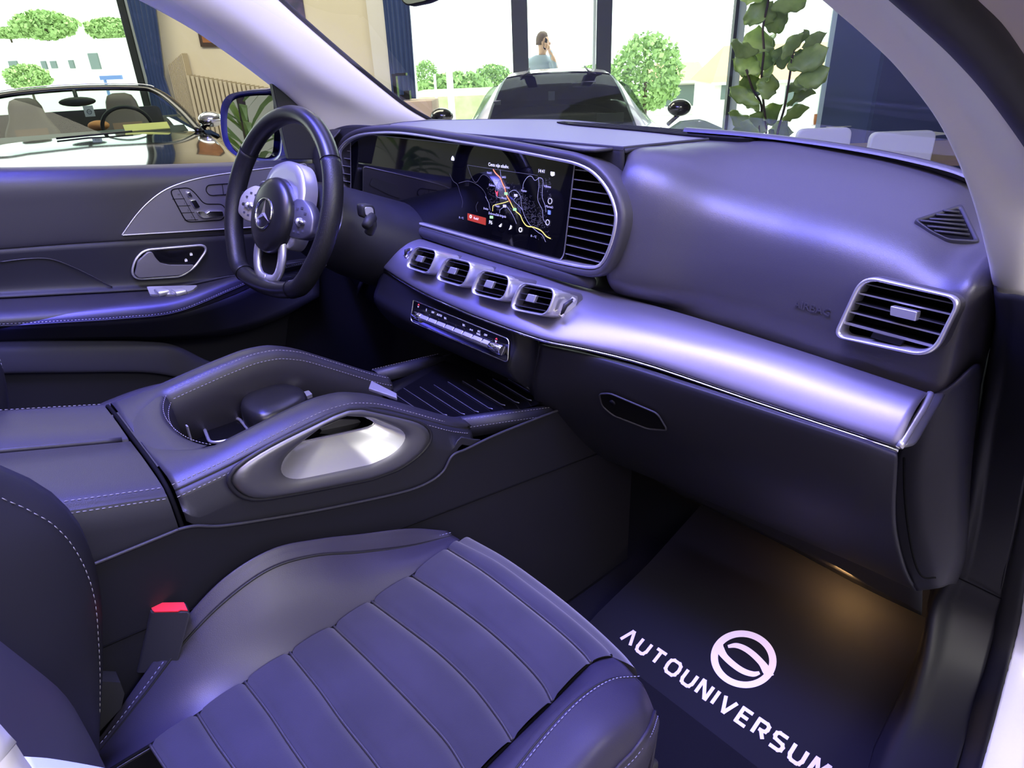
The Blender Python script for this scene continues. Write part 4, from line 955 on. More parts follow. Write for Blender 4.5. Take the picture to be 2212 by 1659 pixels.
# paddles
for s in (-1, 1):
    q = crom([WP(s*.115, .045, -.030), WP(s*.140, .035, -.034), WP(s*.152, 0, -.034), WP(s*.145, -.035, -.032)], 12); m = MB(); m.tube(q, [.004]+[.007]*10+[.004], 8, flat=.35, up=sN); m.build('shift_paddle', M['satin_chrome'], sw)
# ------------------------------------------------ column
col = thing('steering_column', 'dark steering column cover with stalks behind the wheel', 'steering column', SWC-sN*.15)
def cring(rx, ru, n, du=0, dx=0): return [WP(dx+rx*math.cos(2*math.pi*i/40), du+ru*math.sin(2*math.pi*i/40), -n) for i in range(40)]
m = MB(); m.loft([cring(.045, .045, .035), cring(.070, .066, .05, -.005), cring(.086, .080, .09, -.012, .008), cring(.105, .09, .15, -.02, .02), cring(.125, .10, .28, -.03, .04)], capa=True); m.build('column_cover', M['plastic_dark'], col)
kb = P(793, 455, x=-.215); ks = WP(.08, -.03, -.075)
m = MB(); m.tube(crom([P(792, 470, x=-.215), P(794, 485, x=-.213)+V((0, .01, 0)), P(797, 503, x=-.225)], 10), .009, 12); st_ = m.build('gear_stalk', M['rubber'], col)
kt = [P(x, y, x=-.215) for x, y in ((779, 441), (808, 442), (812, 468), (783, 472))]
kk = sum(kt, V((0, 0, 0)))/4; kn = (kt[1]-kt[0]).cross(kt[3]-kt[0]).normalized()
if kn.dot(CAM-kk) < 0: kn = -kn
kr = rnd(kt, .008, 5); m = MB(); m.loft([[p-kn*.016 for p in kr], [kk+(p-kk)*1.03-kn*.004 for p in kr], [kk+(p-kk)*.9+kn*.002 for p in kr]], capa=True, capb=True); m.build('stalk_head', M['rubber'], st_)
m = MB(); m.prism([kk+(p-kk)*.62+kn*.002 for p in kr], kn*.0022); m.build('park_button', M['satin_chrome'], st_, smooth=False, bevel=.0008)
sb = P(790, 488, x=-.20); m = MB(); m.tube([kk+V((0, .005, -.012)), sb], [.011, .008], 12); m.build('stalk_neck', M['rubber'], st_)
for (x, y, xx) in ((710, 540, -.30),): m = MB(); m.tube([WP(.10, -.075, -.03), WP(.135, -.09, -.03)], [.004, .006], 8, flat=.5); m.build('lower_stalk', M['satin_chrome'], col)
m = MB(); m.tube([WP(-.06, -.03, -.06), WP(-.14, -.02, -.05)], [.008, .006], 10); m.build('indicator_stalk', M['rubber'], col)

# ================================================================== DRIVER DOOR
dd = thing('driver_door', 'closed driver door with dark leather panel, satin metal control plate and armrest', 'door', (-.75, .1, .45))
PX = [-200, 0, 130, 260, 380, 500, 600, 690]
def drow(ys, x): return [P(PX[i], ys[i], x=(x if not isinstance(x, (list, tuple)) else x[i])) for i in range(8)]
A = drow([362, 361, 359, 357, 354, 350, 346, 342], -.745); B = drow([365, 364, 362, 360, 357, 353, 349, 345], -.728)
B2 = drow([378, 376, 373, 370, 367, 362, 356, 351], -.708)
C = drow([405, 402, 399, 395, 388, 378, 368, 360], -.694); D = drow([470, 460, 450, 444, 440, 432, 424, 414], -.690)
E_ = drow([545, 532, 522, 514, 508, 501, 494, 486], -.688); E2 = drow([550, 536, 527, 519, 513, 506, 499, 491], -.694)
F = drow([635, 620, 612, 606, 600, 585, 572, 560], -.702)
G = drow([652, 645, 638, 631, 622, 598, 580, 566], [-.69, -.69, -.69, -.69, -.69, -.70, -.70, -.70]); H_ = drow([672, 668, 660, 652, 640, 598, 568, 555], [-.635, -.635, -.635, -.635, -.635, -.66, -.69, -.70]); I_2 = drow([690, 684, 676, 666, 652, 606, 572, 556], [-.612, -.612, -.612, -.612, -.615, -.64, -.685, -.70])
J = drow([706, 699, 692, 684, 670, 622, 580, 560], [-.606]*4+[-.608, -.635, -.68, -.70]); K_ = drow([716, 709, 702, 694, 680, 640, 595, 570], [-.612]*4+[-.615, -.64, -.69, -.71]); L_ = drow([745, 738, 735, 733, 733, 722, 690, 640], -.668)
patch('upper_panel', [A, B, B2, C, D, E_, E2], M['leather_console'], dd, 60, 40, .004)
patch('centre_panel', [E2, F, G], M['leather_side'], dd, 60, 14, .004)
patch('armrest', [G, H_, I_2, J, K_], M['leather_console'], dd, 60, 30, .004)
patch('armrest_underside', [K_, L_], M['plastic_dark'], dd, 40, 6, .003)
stitches('stitching', [p+V((.004, 0, 0)) for p in crom(J, 60)], M['thread'], dd); m = MB(); m.tube([p+V((.002, 0, -.004)) for p in crom(J, 60)], .0016, 6); m.build('armrest_piping', M['rubber'], dd)
low = [[P(x, y, x=-.668) for x, y in ((-200, 742), (0, 737), (150, 736), (300, 737), (375, 745), (440, 775), (520, 810), (620, 860))],
       [P(x, y, x=-.655) for x, y in ((-200, 762), (0, 760), (150, 758), (300, 756), (372, 760), (435, 790), (515, 825), (615, 875))],
       [P(x, y, x=-.650) for x, y in ((-200, 812), (0, 805), (150, 803), (290, 802), (360, 808), (430, 825), (510, 850), (610, 895))],
       [P(x, y, x=-.665) for x, y in ((-200, 830), (0, 822), (150, 818), (290, 815), (360, 820), (430, 838), (510, 862), (610, 905))],
       [P(x, y, x=-.70) for x, y in ((-200, 1000), (0, 990), (150, 980), (290, 960), (360, 950), (430, 950), (510, 950), (610, 950))],
       [P(x, y, x=-.70) for x, y in ((-200, 1250), (0, 1250), (150, 1240), (290, 1230), (360, 1220), (430, 1210), (510, 1200), (610, 1190))]]
patch('door_pocket', low, M['plastic_soft'], dd, 40, 30, .004)
# stitched curve on centre panel
cv = crom([P(x, y, x=-.692) for x, y in ((0, 566), (60, 559), (110, 560), (160, 578), (205, 600), (242, 620))], 40); m = MB(); m.tube(cv, .0014, 5); m.build('panel_crease', M['leather_console'], dd)
# metal plate
XM = -.684
po = [(263, 508), (300, 455), (345, 415), (390, 395), (450, 380), (540, 368), (662, 353), (664, 482), (560, 490), (400, 500)]
ppts = rnd([P(x, y, x=XM) for x, y in po], [.002, .05, .05, .04, .05, .03, .01, .01, .01, .01], 6)
m = MB(); m.prism([p-V((.004, 0, 0)) for p in ppts], (.005, 0, 0)); pl = m.build('metal_plate', M['satin_metal'], dd, smooth=False, bevel=.001, label='curved satin metal plate with seat switches')
m = MB(); m.tube(X_(ppts, .001), .0015, 6, closed=True); m.build('plate_edge', M['satin_chrome'], pl)
zd = lambda x, y, off=.002: P(240+x/7.373, 340+y/7.373, x=XM+off)
def outline(pts, r, rad, mt, nm, off=.002): m = MB(); m.tube(rnd([zd(x, y, off) for x, y in pts], rad, 5), r, 6, closed=True); return m.build(nm, M[mt], pl)
so2 = [(960, 510), (1230, 480), (1330, 560), (1480, 745), (1780, 745), (1840, 870), (1780, 995), (1250, 1030), (1180, 1000), (960, 590)]
outline(so2, .0012, .010, 'void_black', 'switch_gap'); m = MB(); m.prism(rnd([zd(x, y, .0012) for x, y in so2], .010, 5), (.001, 0, 0)); sp = m.build('seat_switch_panel', M['dark_metal'], pl, smooth=False); sp.data.materials[0] = M['satin_metal']
for y1, y2, k in ((500, 665, 0), (670, 775, 1), (780, 885, 2), (890, 1000, 3)):
    xa, xb = 975+(y1-500)*.5, 1095+(y1-500)*.55; m = MB(); m.tube([zd(xa, y2, .0025), zd(xb+75, y2-8, .0025)], .0006, 5); m.build('button_gap', M['void_black'], pl)
    text('memory_label', ['M', '1', '2', '3'][k], zd((xa+xb)/2+45, (y1+y2)/2+10, .0026), (0, 1, 0), (0, -.0, 1), .006, M['symbol_dark'], pl)
m = MB(); m.tube([zd(1075, 505, .0025), zd(1350, 1005, .0025)], .0006, 5); m.build('button_gap', M['void_black'], pl)
for q in ([(1190, 560), (1240, 540), (1290, 625), (1220, 632)], [(1245, 680), (1335, 670), (1410, 790), (1330, 815)], [(1350, 860), (1460, 850), (1500, 890), (1560, 850), (1760, 850), (1780, 930), (1480, 970), (1420, 950)]):
    c = rnd([zd(x, y, .002) for x, y in q], .003, 4); m = MB(); m.prism(c, (.006, 0, 0)); m.build('seat_shaped_switch', M['chrome'], pl, smooth=False, bevel=.0012)
so3 = [(1530, 440), (1985, 410), (2050, 500), (1990, 580), (1570, 610), (1505, 530)]
outline(so3, .001, .009, 'void_black', 'switch_gap'); m = MB(); m.tube([zd(1770, 430, .0025), zd(1790, 590, .0025)], .0006, 5); m.build('button_gap', M['void_black'], pl)
text('seat_symbol', 'L:', zd(1900, 505, .0026), (0, 1, 0), (0, 0, 1), .009, M['symbol_dark'], pl)
# speaker mesh piece at front
sg = rnd([P(x, y, x=XM+.001) for x, y in ((575, 392), (640, 377), (648, 395), (600, 415), (565, 425))], .006, 4); m = MB(); m.prism(sg, (.0015, 0, 0)); m.build('tweeter_mesh', M['mesh_grille'], pl, smooth=False)
# start button ring seen through the wheel
# handle
XH = -.689
hc = rnd([P(x, y, x=XH) for x, y in ((284, 590), (292, 560), (312, 540), (440, 529), (447, 540), (420, 578), (392, 597), (296, 603))], .014, 6)
m = MB(); m.tube(hc, .0028, 8, closed=True); hd = m.build('door_handle', M['satin_chrome'], dd, label='chrome interior door handle in oval recess')
m = MB(); m.fan(X_(hc, -.0005)); m.build('handle_recess', M['gloss_black'], hd, smooth=False)
lv1 = [(290, 593), (296, 563), (318, 543), (327, 543), (334, 556), (345, 567), (365, 571), (418, 571), (408, 583), (388, 593), (300, 599)]
hh = [P(x, y, x=XH+.004) for x, y in lv1]; m = MB(); m.prism(rnd(hh, .004, 4), (.008, 0, 0)); m.build('handle_lever', M['satin_metal'], hd, smooth=False, bevel=.003)
for x, y in ((413, 548), (402, 561)): m = MB(); m.box(P(x, y+2, x=XH+.0015), (.0003, 0, 0), (0, .0028, 0), (0, 0, .0022)); m.tube([P(x, y+1, x=XH+.0015)+V((0, .002*math.cos(t*.52), .002*math.sin(t*.52)+.001)) for t in range(7)], .0005, 5); m.build('lock_symbol', M['symbol'], hd, smooth=False)
# window switches on the armrest
ws_ = [P(x, y, z=1.083) for x, y in ((318, 623), (428, 620), (418, 630), (390, 640), (325, 640))]
m = MB(); m.prism(rnd(ws_, .006, 4), (0, 0, .004)); wp_ = m.build('window_switch_plate', M['satin_chrome'], dd, smooth=False)
for x in (350, 387): 
    c = P(x, 630, z=1.090); m = MB(); m.box(c, (.016, 0, 0), (0, .011, 0), (0, 0, .005)); m.build('window_switch', M['satin_chrome'], wp_, bevel=.003)
# outer skin and window ledge
m = MB(); m.box((-.745, .0, .82), (.02, 0, 0), (0, 1.0, 0), (0, 0, .40)); m.build('inner_lining', M['plastic_dark'], dd, smooth=False)
m = MB(); m.add([V((-.80, -1.1, .42)), V((-.98, -1.1, .75)), V((-.97, -1.1, 1.25)), V((-.75, -1.1, 1.36)), V((-.80, .95, .42)), V((-.96, .95, .75)), V((-.95, .95, 1.18)), V((-.74, .95, 1.25))], [(0, 1, 5, 4), (1, 2, 6, 5), (2, 3, 7, 6)]); m.build('door_skin', M['white_paint'], dd)
# door window glass
gw = [P(-250, 362, x=-.742), P(690, 343, x=-.742), P(700, 290, x=-.72), P(583, 150, x=-.68), P(340, -60, x=-.62), P(-250, -200, x=-.60)]
m = MB(); m.add(gw, [tuple(range(6))]); m.build('door_window', M['clear_glass'], dd, smooth=False)
sl_ = [P(x, y, x=-.700) for x, y in ((583, 155), (640, 200), (700, 255), (735, 300), (735, 345), (625, 345), (612, 290))]
m = MB(); m.prism(sl_, (-.02, 0, 0)); m.build('mirror_sail', M['rubber'], dd, smooth=False, bevel=.003)

# exterior mirror
em = thing('exterior_mirror', 'driver side exterior mirror in blue-black housing seen through door window', 'mirror', P(540, 345, x=-.92))
mo_ = [(479, 245), (487, 215), (510, 200), (575, 193), (605, 200), (612, 300), (600, 345), (545, 345), (510, 335), (485, 305)]
XMi = -.90
def EM(px, py, off=0): return Pp(px, py, V((-.95, .72, 1.36))-V((-.12, .985, .0)).normalized()*off, V((-.12, .985, .0)))
q = arc(crom([EM(*p) for p in mo_], 60, True), 60, True); c = sum(q, V((0, 0, 0)))/60; fn = V((-.12, .985, 0)).normalized()
m = MB(); m.loft([[p-fn*.004 for p in q], [c+(p-c)*1.03+fn*.02 for p in q], [c+(p-c)*1.0+fn*.06 for p in q], [c+(p-c)*.8+fn*.10 for p in q], [c+(p-c)*.3+fn*.125 for p in q]], capb=True); m.loft([[p-fn*.004 for p in q], [c+(p-c)*.93-fn*.002 for p in q], [c+(p-c)*.88+fn*.01 for p in q]])
mat('mirror_housing', (.02, .022, .09), .25, coat=.5); m.build('mirror_housing', M['mirror_housing'], em)
gi = [EM(x, y, .0) for x, y in ((493, 255), (500, 225), (520, 211), (575, 206), (592, 215), (594, 300), (585, 338), (550, 337), (515, 327), (496, 300))]
gi = arc(crom(gi, 50, True), 50, True); m = MB(); m.fan([p-fn*.003 for p in gi]); m.build('mirror_glass', M['mirror'], em, smooth=False)
m = MB(); m.tube([c+fn*.05+V((0, 0, -.06)), c+fn*.05+V((.08, .0, -.09)), V((-.76, .86, 1.26))], [.03, .025, .03], 12, flat=.6); m.build('mirror_foot', M['mirror_housing'], em)
# interior rear view mirror, lower edge in frame
rm = thing('rear_view_mirror', 'lower edge of interior rear view mirror at top of frame', 'mirror', P(910, 5, y=.62))
c = P(908, -34, y=.62); q = [c+V((math.cos(a)*.095*(1 if abs(math.cos(a)) < .95 else 1), 0, math.sin(a)*.035)) for a in [2*math.pi*i/40 for i in range(40)]]
q = rnd([c+V((-.075, 0, .035)), c+V((.11, 0, .06)), c+V((.075, 0, .0)), c+V((.02, 0, -.022)), c+V((-.05, 0, -.024))], .02, 6); cc = sum(q, V((0, 0, 0)))/len(q)
m = MB(); m.loft([[p for p in q], [cc+(p-cc)*1.04+V((0, .012, 0)) for p in q], [cc+(p-cc)*.8+V((0, .035, 0)) for p in q]], capa=True, capb=True); m.build('mirror_shell', M['rubber'], rm)
m = MB(); m.fan([cc+(p-cc)*.95+V((0, -.001, 0)) for p in q]); m.build('mirror_glass', M['mirror'], rm, smooth=False)
m = MB(); m.tube([cc+V((0, .02, 0)), cc+V((0, .08, .08))], .010, 8); m.build('mirror_mount', M['rubber'], rm)
# ================================================================== PASSENGER SEAT
ZI = .815
ps = thing('passenger_seat', 'front passenger seat with ribbed suede centre and stitched leather side bolsters', 'car seat', (.40, .15, .45))
SE = [[(1010, 1160), (1090, 1205), (1180, 1270), (1260, 1335), (1330, 1400), (1362, 1437)],
      [(990, 1170), (1072, 1212), (1155, 1272), (1235, 1335), (1300, 1392), (1325, 1420)],
      [(968, 1186), (1045, 1235), (1130, 1300), (1210, 1365), (1258, 1410), (1276, 1432)],
      [(892, 1245), (960, 1290), (1050, 1357), (1120, 1420), (1170, 1475), (1193, 1516)],
      [(804, 1301), (870, 1350), (950, 1412), (1020, 1480), (1075, 1550), (1107, 1600)],
      [(722, 1355), (790, 1420), (860, 1490), (920, 1553), (970, 1610), (1018, 1688)],
      [(627, 1412), (690, 1490), (740, 1560), (800, 1635), (850, 1700), (925, 1780)],
      [(530, 1475), (580, 1540), (630, 1615), (690, 1700), (740, 1770), (820, 1880)],
      [(428, 1545), (470, 1610), (520, 1680), (570, 1760), (620, 1840), (710, 1990)],
      [(325, 1612), (360, 1665), (410, 1740), (460, 1820), (510, 1920), (600, 2110)]]
base = []
for k, r in enumerate(SE):
    z = ZI-.016 if k == 0 else ZI-.004 if k == 1 else ZI
    base.append(crom([P(x, y, z=z) for x, y in r], 50))
b0 = base[0]
rows = [[p+V((0, .012, -.19)) for p in b0], [p+V((.0, .020, -.08)) for p in b0], [p+V((0, .014, -.025)) for p in b0], b0, base[1]]
m = MB(); m.loft(surf(rows, 50, 24), closed=False); m.build('front_roll', M['suede'], ps)
allr = [base[1]]
for k in range(2, len(base)):
    a, b = base[k-1], base[k]
    for j in range(1, 9):
        u = j/8; h = .0075*(max(0, math.sin(math.pi*u))**.35) if k > 2 else .006*(math.sin(math.pi*u)**.5 if u < 1 else 0)
        if j == 8: h = -.002
        allr.append([a[i].lerp(b[i], u)+V((0, 0, h)) for i in range(50)])
    allr.append([b[i]+V((0, 0, -.001))+(b[i]-a[i])*.02 for i in range(50)])
m = MB(); m.loft(allr, closed=False); m.build('ribbed_insert', M['suede'], ps, label='dark suede centre with cross ribs')
for k in range(2, len(base)):
    m = MB(); m.tube([p+V((0, 0, .0012)) for p in base[k]], .0017, 6, flat=1.6); m.build('rib_seam', M['leather_soft'], ps)
# left bolster
inn = [(997, 1168), (930, 1217), (848, 1275), (765, 1329), (675, 1385), (580, 1445), (480, 1510), (376, 1580), (262, 1650), (150, 1720)]
mid = [(988, 1162), (905, 1204), (800, 1240), (700, 1270), (600, 1318), (510, 1390), (425, 1462), (333, 1550), (243, 1634), (135, 1720)]
sea = [(977, 1156), (890, 1178), (780, 1191), (680, 1198), (585, 1226), (490, 1292), (400, 1382), (310, 1500), (222, 1612), (120, 1730)]
sil = [(966, 1150), (885, 1143), (780, 1155), (690, 1166), (590, 1187), (485, 1250), (390, 1352), (300, 1477), (212, 1602), (110, 1720)]
r_in = [P(x, y, z=ZI-.002) for x, y in inn]; r_in[0] = P(997, 1168, z=ZI-.012)
r_mid = [P(x, y, x=.226) for x, y in mid]; r_mid[0] = P(*mid[0], z=ZI-.010)
r_se = [P(x, y, x=.196) for x, y in sea]; r_se[0] = P(*sea[0], z=ZI-.012); r_se[1] = P(*sea[1], x=.196)
r_si = [P(x, y, x=.181) for x, y in sil]; r_si[0] = P(*sil[0], z=ZI-.014); r_si[1] = P(*sil[1], x=.185)
r_dn = [p+V((-.003, .002, -.05)) for p in r_si]; r_d2 = [p+V((-.001, 0, -.2)) for p in r_si]
r_dn[0] += V((.01, .01, 0)); r_d2[0] += V((.01, .005, 0))
m = MB(); m.loft(surf([r_si, r_se], 60, 8), closed=False)
patch('left_bolster', [[p+V((0, 0, -.004)) for p in r_in], r_in, r_mid, [a.lerp(b, .12) for a, b in zip(r_se, r_mid)], r_se], M['leather_seat'], ps, 80, 24, .003, label='leather side bolster towards the console')
patch('left_bolster_side', [r_se, [a.lerp(b, .5)+V((0, 0, .003)) for a, b in zip(r_se, r_si)], r_si, r_dn, r_d2], M['leather_seat'], ps, 80, 24, .003)
scv = crom(r_se, 80); m = MB(); m.tube([p+V((.001, 0, -.001)) for p in scv], .0016, 6); m.build('seam_piping', M['rubber'], ps)
stitches('stitching', [p+V((-.0035, 0, .0032)) for p in scv], M['thread_blue'], ps, step=.0065, ln=.004)
m = MB(); m.tube(crom([p+V((0, 0, .001)) for p in r_in], 60), .0022, 6); m.build('insert_groove', M['void_black'], ps)
# right bolster
inR = [(1322, 1418), (1276, 1433), (1193, 1517), (1107, 1601), (1010, 1700), (860, 1880), (700, 2120)]
seR = [(1372, 1462), (1313, 1469), (1250, 1508), (1180, 1579), (1095, 1685), (970, 1850), (820, 2080)]
miR = [(1392, 1485), (1375, 1520), (1322, 1575), (1262, 1640), (1190, 1730), (1080, 1900), (940, 2120)]
piR = [(1413, 1535), (1398, 1575), (1365, 1622), (1325, 1664), (1270, 1745), (1180, 1900), (1060, 2120)]
zi, zs, zm, zp = ZI-.004, ZI+.022, ZI+.026, ZI-.012
a = [P(x, y, z=zi) for x, y in inR]; b = [P(x, y, z=zs-(.028 if i == 0 else .008 if i == 1 else 0)) for i, (x, y) in enumerate(seR)]
c = [P(x, y, z=zm-(.04 if i == 0 else .014 if i == 1 else 0)) for i, (x, y) in enumerate(miR)]; d = [P(x, y, z=zp-(.03 if i == 0 else 0)) for i, (x, y) in enumerate(piR)]
d[0] = P(*piR[0], z=zp-.03)
e = [p+V((.006, .004, -.03)) for p in d]; f = [p+V((-.01, -.0, -.16)) for p in d]
f0 = [p+V((0, .012, -.16)) for p in (a[0], b[0], c[0])]
patch('right_bolster', [a, [p.lerp(q, .5)+V((0, 0, .004)) for p, q in zip(a, b)], b, c, d, e, f], M['leather_seat'], ps, 70, 44, .003, label='leather side bolster towards the open door')
fr = [[a[0], b[0], c[0], d[0]], [p+V((.0, .012, -.05)) for p in (a[0], b[0], c[0], d[0])], [p+V((-.004, .006, -.19)) for p in (a[0], b[0], c[0], d[0])]]
patch('bolster_front', fr, M['leather_seat'], ps, 16, 14, .003)
scv = crom(b, 70); m = MB(); m.tube(scv, .0013, 6); m.build('seam_piping', M['rubber'], ps); stitches('stitching', [p+V((.004, .003, .0022)) for p in scv], M['thread_blue'], ps, step=.006)
scv = crom(d, 70); m = MB(); m.tube([p+V((.001, 0, .0)) for p in scv], .0022, 6); m.build('seam_piping', M['leather_seat'], ps); stitches('stitching', [p+V((.004, .003, -.008)) for p in scv], M['thread_blue'], ps, step=.006)
m = MB(); m.tube(crom([p+V((0, 0, .002)) for p in a], 60), .0018, 6); m.build('insert_groove', M['void_black'], ps)
m = MB(); m.box((.42, .12, .60), (.19, 0, 0), (0, .30, 0), (0, 0, .06)); m.build('seat_base', M['plastic_dark'], ps, smooth=False, bevel=.02)
for x in (.25, .58): m = MB(); m.box((x, .1, .50), (.02, 0, 0), (0, .36, 0), (0, 0, .055)); m.build('seat_rail', M['dark_metal'], ps, smooth=False)
m = MB(); m.box(P(1388, 1672, z=.62), (.012, 0, 0), (0, .02, 0), (0, 0, .02)); m.build('adjuster_cover', M['plastic_soft'], ps, bevel=.005)
# backrest: bolster next to console
silB = [(-120, 1000), (0, 1005), (60, 1021), (130, 1070), (180, 1130), (205, 1200), (218, 1300), (219, 1450), (212, 1570), (200, 1700)]
seB = [(-120, 1078), (0, 1083), (55, 1097), (110, 1128), (150, 1170), (183, 1228), (205, 1300), (214, 1450), (208, 1570), (196, 1700)]
miB = [(-120, 1180), (0, 1190), (45, 1215), (90, 1255), (120, 1300), (145, 1350), (165, 1410), (180, 1490), (190, 1580), (185, 1700)]
inB = [(-120, 1380), (0, 1400), (40, 1410), (70, 1430), (100, 1455), (125, 1480), (145, 1510), (165, 1560), (180, 1610), (178, 1700)]
def ylin(T, z):
    T = sorted(T)
    if z <= T[0][0]: return T[0][1]
    for i in range(len(T)-1):
        if z <= T[i+1][0]: u = (z-T[i][0])/(T[i+1][0]-T[i][0]); return T[i][1]+(T[i+1][1]-T[i][1])*u
    return T[-1][1]
AT = [(p.z, p.y) for p in [P(x, y, x=.205) for x, y in silB[1:9]]]+[(.70, -.07), (1.22, -.055), (1.32, -.11), (1.44, -.18), (1.50, -.22)]
CT = [(.70, -.05), (.885, -.038), (.978, -.041), (1.064, -.066), (1.16, -.095), (1.32, -.16), (1.44, -.22), (1.50, -.26)]
ST_ = [(p.z, p.y) for p in [P(x, y, x=.232) for x, y in seB[1:8]]]; ST_ += [(.70, -.075), (max(ST_)[0]+.06, max(ST_)[1]-.025), (max(ST_)[0]+.3, max(ST_)[1]-.15)]
def sy(T, z): return (ylin(T, z-.02)+2*ylin(T, z)+ylin(T, z+.02))/4
def seatback(root, x0, AT, CT, mir, mt, mc, SB=None):
    """whole backrest; x0 = inner side (bolster next to the console), mir = +1 or -1 away from it"""
    prof = [(.0, 'A', -.055), (.008, 'A', -.018), (.020, 'A', 0), (.044, 'S', 0), (.070, 'M', -.004), (.105, 'C', -.022), (.130, 'C', -.001), (.165, 'C', 0), (.24, 'C', -.006), (.315, 'C', 0), (.345, 'C', -.001), (.372, 'C', -.022), (.405, 'R', 0), (.435, 'R', 0), (.455, 'R', -.02), (.462, 'R', -.06)]
    zs = [.70+i*.79/36 for i in range(37)]
    fr_, ce = [], []
    for z in zs:
        A, C_ = sy(AT, z), sy(CT, z); S_ = min(A-.001, sy(SB, z)) if SB and z < 1.2 else A-.004; R = min(C_-.01, -.072-max(0, z-1.2)*.6)
        top = max(0, (z-1.36)/.13); sh = top**2*.05
        row = []
        for px_, k, o in prof:
            y = {'A': A, 'C': C_, 'M': (S_+C_)/2, 'R': R, 'S': S_}[k]+o-top**2*.03
            xx = px_+(sh if px_ < .2 else -sh)*(abs(px_-.231)/.231); row.append(V((x0+mir*xx, y, z)))
        bk = ylin(CT, z)-.13
        back = [V((x0+mir*(.44-sh), bk-.0, z)), V((x0+mir*.23, bk-.02, z)), V((x0+mir*(.02+sh), bk, z))]
        fr_.append(row+back); ce.append([p+V((0, .0015, 0)) for p in row[6:11]])
    m = MB(); m.loft([arc(crom(l, 90, True), 90, True) for l in fr_], True, True, True); m.build('backrest', mt, root)
    m = MB(); m.loft(surf(ce, 16, 50), closed=False); m.build('backrest_centre', mc, root)
    ztop = 1.49; yb = ylin(CT, ztop)-.06
    for dx in (.17, .29): m = MB(); m.tube([V((x0+mir*dx, yb, ztop-.02)), V((x0+mir*dx, yb-.03, ztop+.07))], .007, 8); m.build('headrest_rod', M['satin_chrome'], root)
    m = MB(); m.loft([rnd([V((x0+mir*(.10+d), yb-.03-w, z)), V((x0+mir*(.36-d), yb-.03-w, z)), V((x0+mir*(.36-d), yb-.03+w, z)), V((x0+mir*(.10+d), yb-.03+w, z))], .035, 5) for z, d, w in ((1.52, .03, .035), (1.55, .0, .05), (1.64, .0, .05), (1.69, .02, .04), (1.705, .05, .02))], capa=True, capb=True); m.build('headrest', mt, root)
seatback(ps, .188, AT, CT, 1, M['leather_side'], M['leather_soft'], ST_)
B1_ = [P(x, y, x=.222) for x, y in seB]
stitches('stitching', [V((.232, min(sy(AT, z)-.001, sy(ST_, z))+.0012, z)) for z in [.86+i*.32/40 for i in range(41)]], M['thread'], ps, step=.0075, ln=.005)
# belt and side shield close to the open door, bottom left corner
bt = thing('seat_belt', 'pale seat belt strap crossing the bottom left corner in front of the backrest', 'seat belt', P(20, 1659, x=.60))
e1 = [V((.615, -.19, 1.60)), V((.605, -.07, 1.35)), P(0, 1572, x=.60), P(66, 1662, x=.60), V((.60, -.030, .98)), V((.615, .0, .86)), V((.66, .02, .74))]
m = MB(); m.loft([crom(e1, 30), crom([p+V((.009, -.010, 0)) for p in e1], 30)], closed=False); m.build('strap_edge', M['white_paint'], bt).modifiers.new('t', 'SOLIDIFY').thickness = .0015
m = MB(); m.loft([crom([p+V((.009, -.010, 0)) for p in e1], 30), crom([p+V((.045, -.028, 0)) for p in e1], 30)], closed=False); m.build('strap_face', M['belt'], bt).modifiers.new('t', 'SOLIDIFY').thickness = .0012
q = [P(x, y, x=.52) for x, y in ((52, 1634), (120, 1640), (240, 1662), (300, 1680))]
m = MB(); m.loft([crom(q, 12), crom([p+V((.04, -.0, -.05)) for p in q], 12), crom([p+V((.06, -.0, -.14)) for p in q], 12)], closed=False); m.build('seat_side_shield', M['belt'], ps).modifiers.new('t', 'SOLIDIFY').thickness = .002
q = [P(x, y, x=.20) for x, y in ((215, 1470), (258, 1472), (270, 1500), (268, 1512), (216, 1560), (205, 1640), (280, 1520))]
m = MB(); m.prism([P(x, y, x=.19) for x, y in ((214, 1472), (260, 1474), (269, 1498), (213, 1498))], (-.03, 0, 0)); m.prism([P(x, y, x=.19) for x, y in ((213, 1498), (269, 1498), (262, 1530), (206, 1590))], (-.03, 0, 0)); m.build('hinge_cover', M['plastic_soft'], ps, smooth=False)
# ================================================================== DRIVER SEAT
ds = thing('driver_seat', 'driver seat in dark leather, cushion edge and backrest edge beyond the console', 'car seat', (-.38, .1, .45))
far = [(130, 935), (180, 892), (250, 858), (330, 832), (420, 818), (500, 812)]
cr = [(150, 950), (200, 915), (260, 885), (330, 862), (420, 850), (500, 845)]
nr = [(160, 1000), (220, 960), (300, 925), (380, 905), (450, 895), (520, 885)]
F1 = [P(x, y, x=-.60) for x, y in far]; F2 = [P(x, y, x=-.545) for x, y in cr]; F3 = [P(x, y, x=-.48) for x, y in nr]
patch('cushion', [[p+V((-.015, 0, -.12)) for p in F1], [p+V((-.01, 0, -.02)) for p in F1], F1, [a.lerp(b, .5)+V((0, 0, .008)) for a, b in zip(F1, F2)], F2], M['leather'], ds, 40, 24, .003)
patch('cushion_centre', [[p+V((0, 0, -.003)) for p in F2], F3, [p+V((.28, 0, -.03)) for p in F3]], M['suede'], ds, 30, 20, .003)
m = MB(); m.tube(crom([p+V((0, 0, .0005)) for p in F2], 40), .0018, 6); m.build('cushion_seam', M['void_black'], ds)
bx_ = [P(x, y, x=-.19) for x, y in ((-60, 700), (0, 776), (10, 815), (18, 860), (21, 905))]
ATd = [(p.z, p.y) for p in bx_]; zlo = min(ATd); ATd += [(zlo[0]-.12, zlo[1]-.03), (.70, zlo[1]-.06), (1.36, max(ATd)[1]-.09), (1.50, max(ATd)[1]-.17)]
CTd = [(z, y-.06) for z, y in ATd]
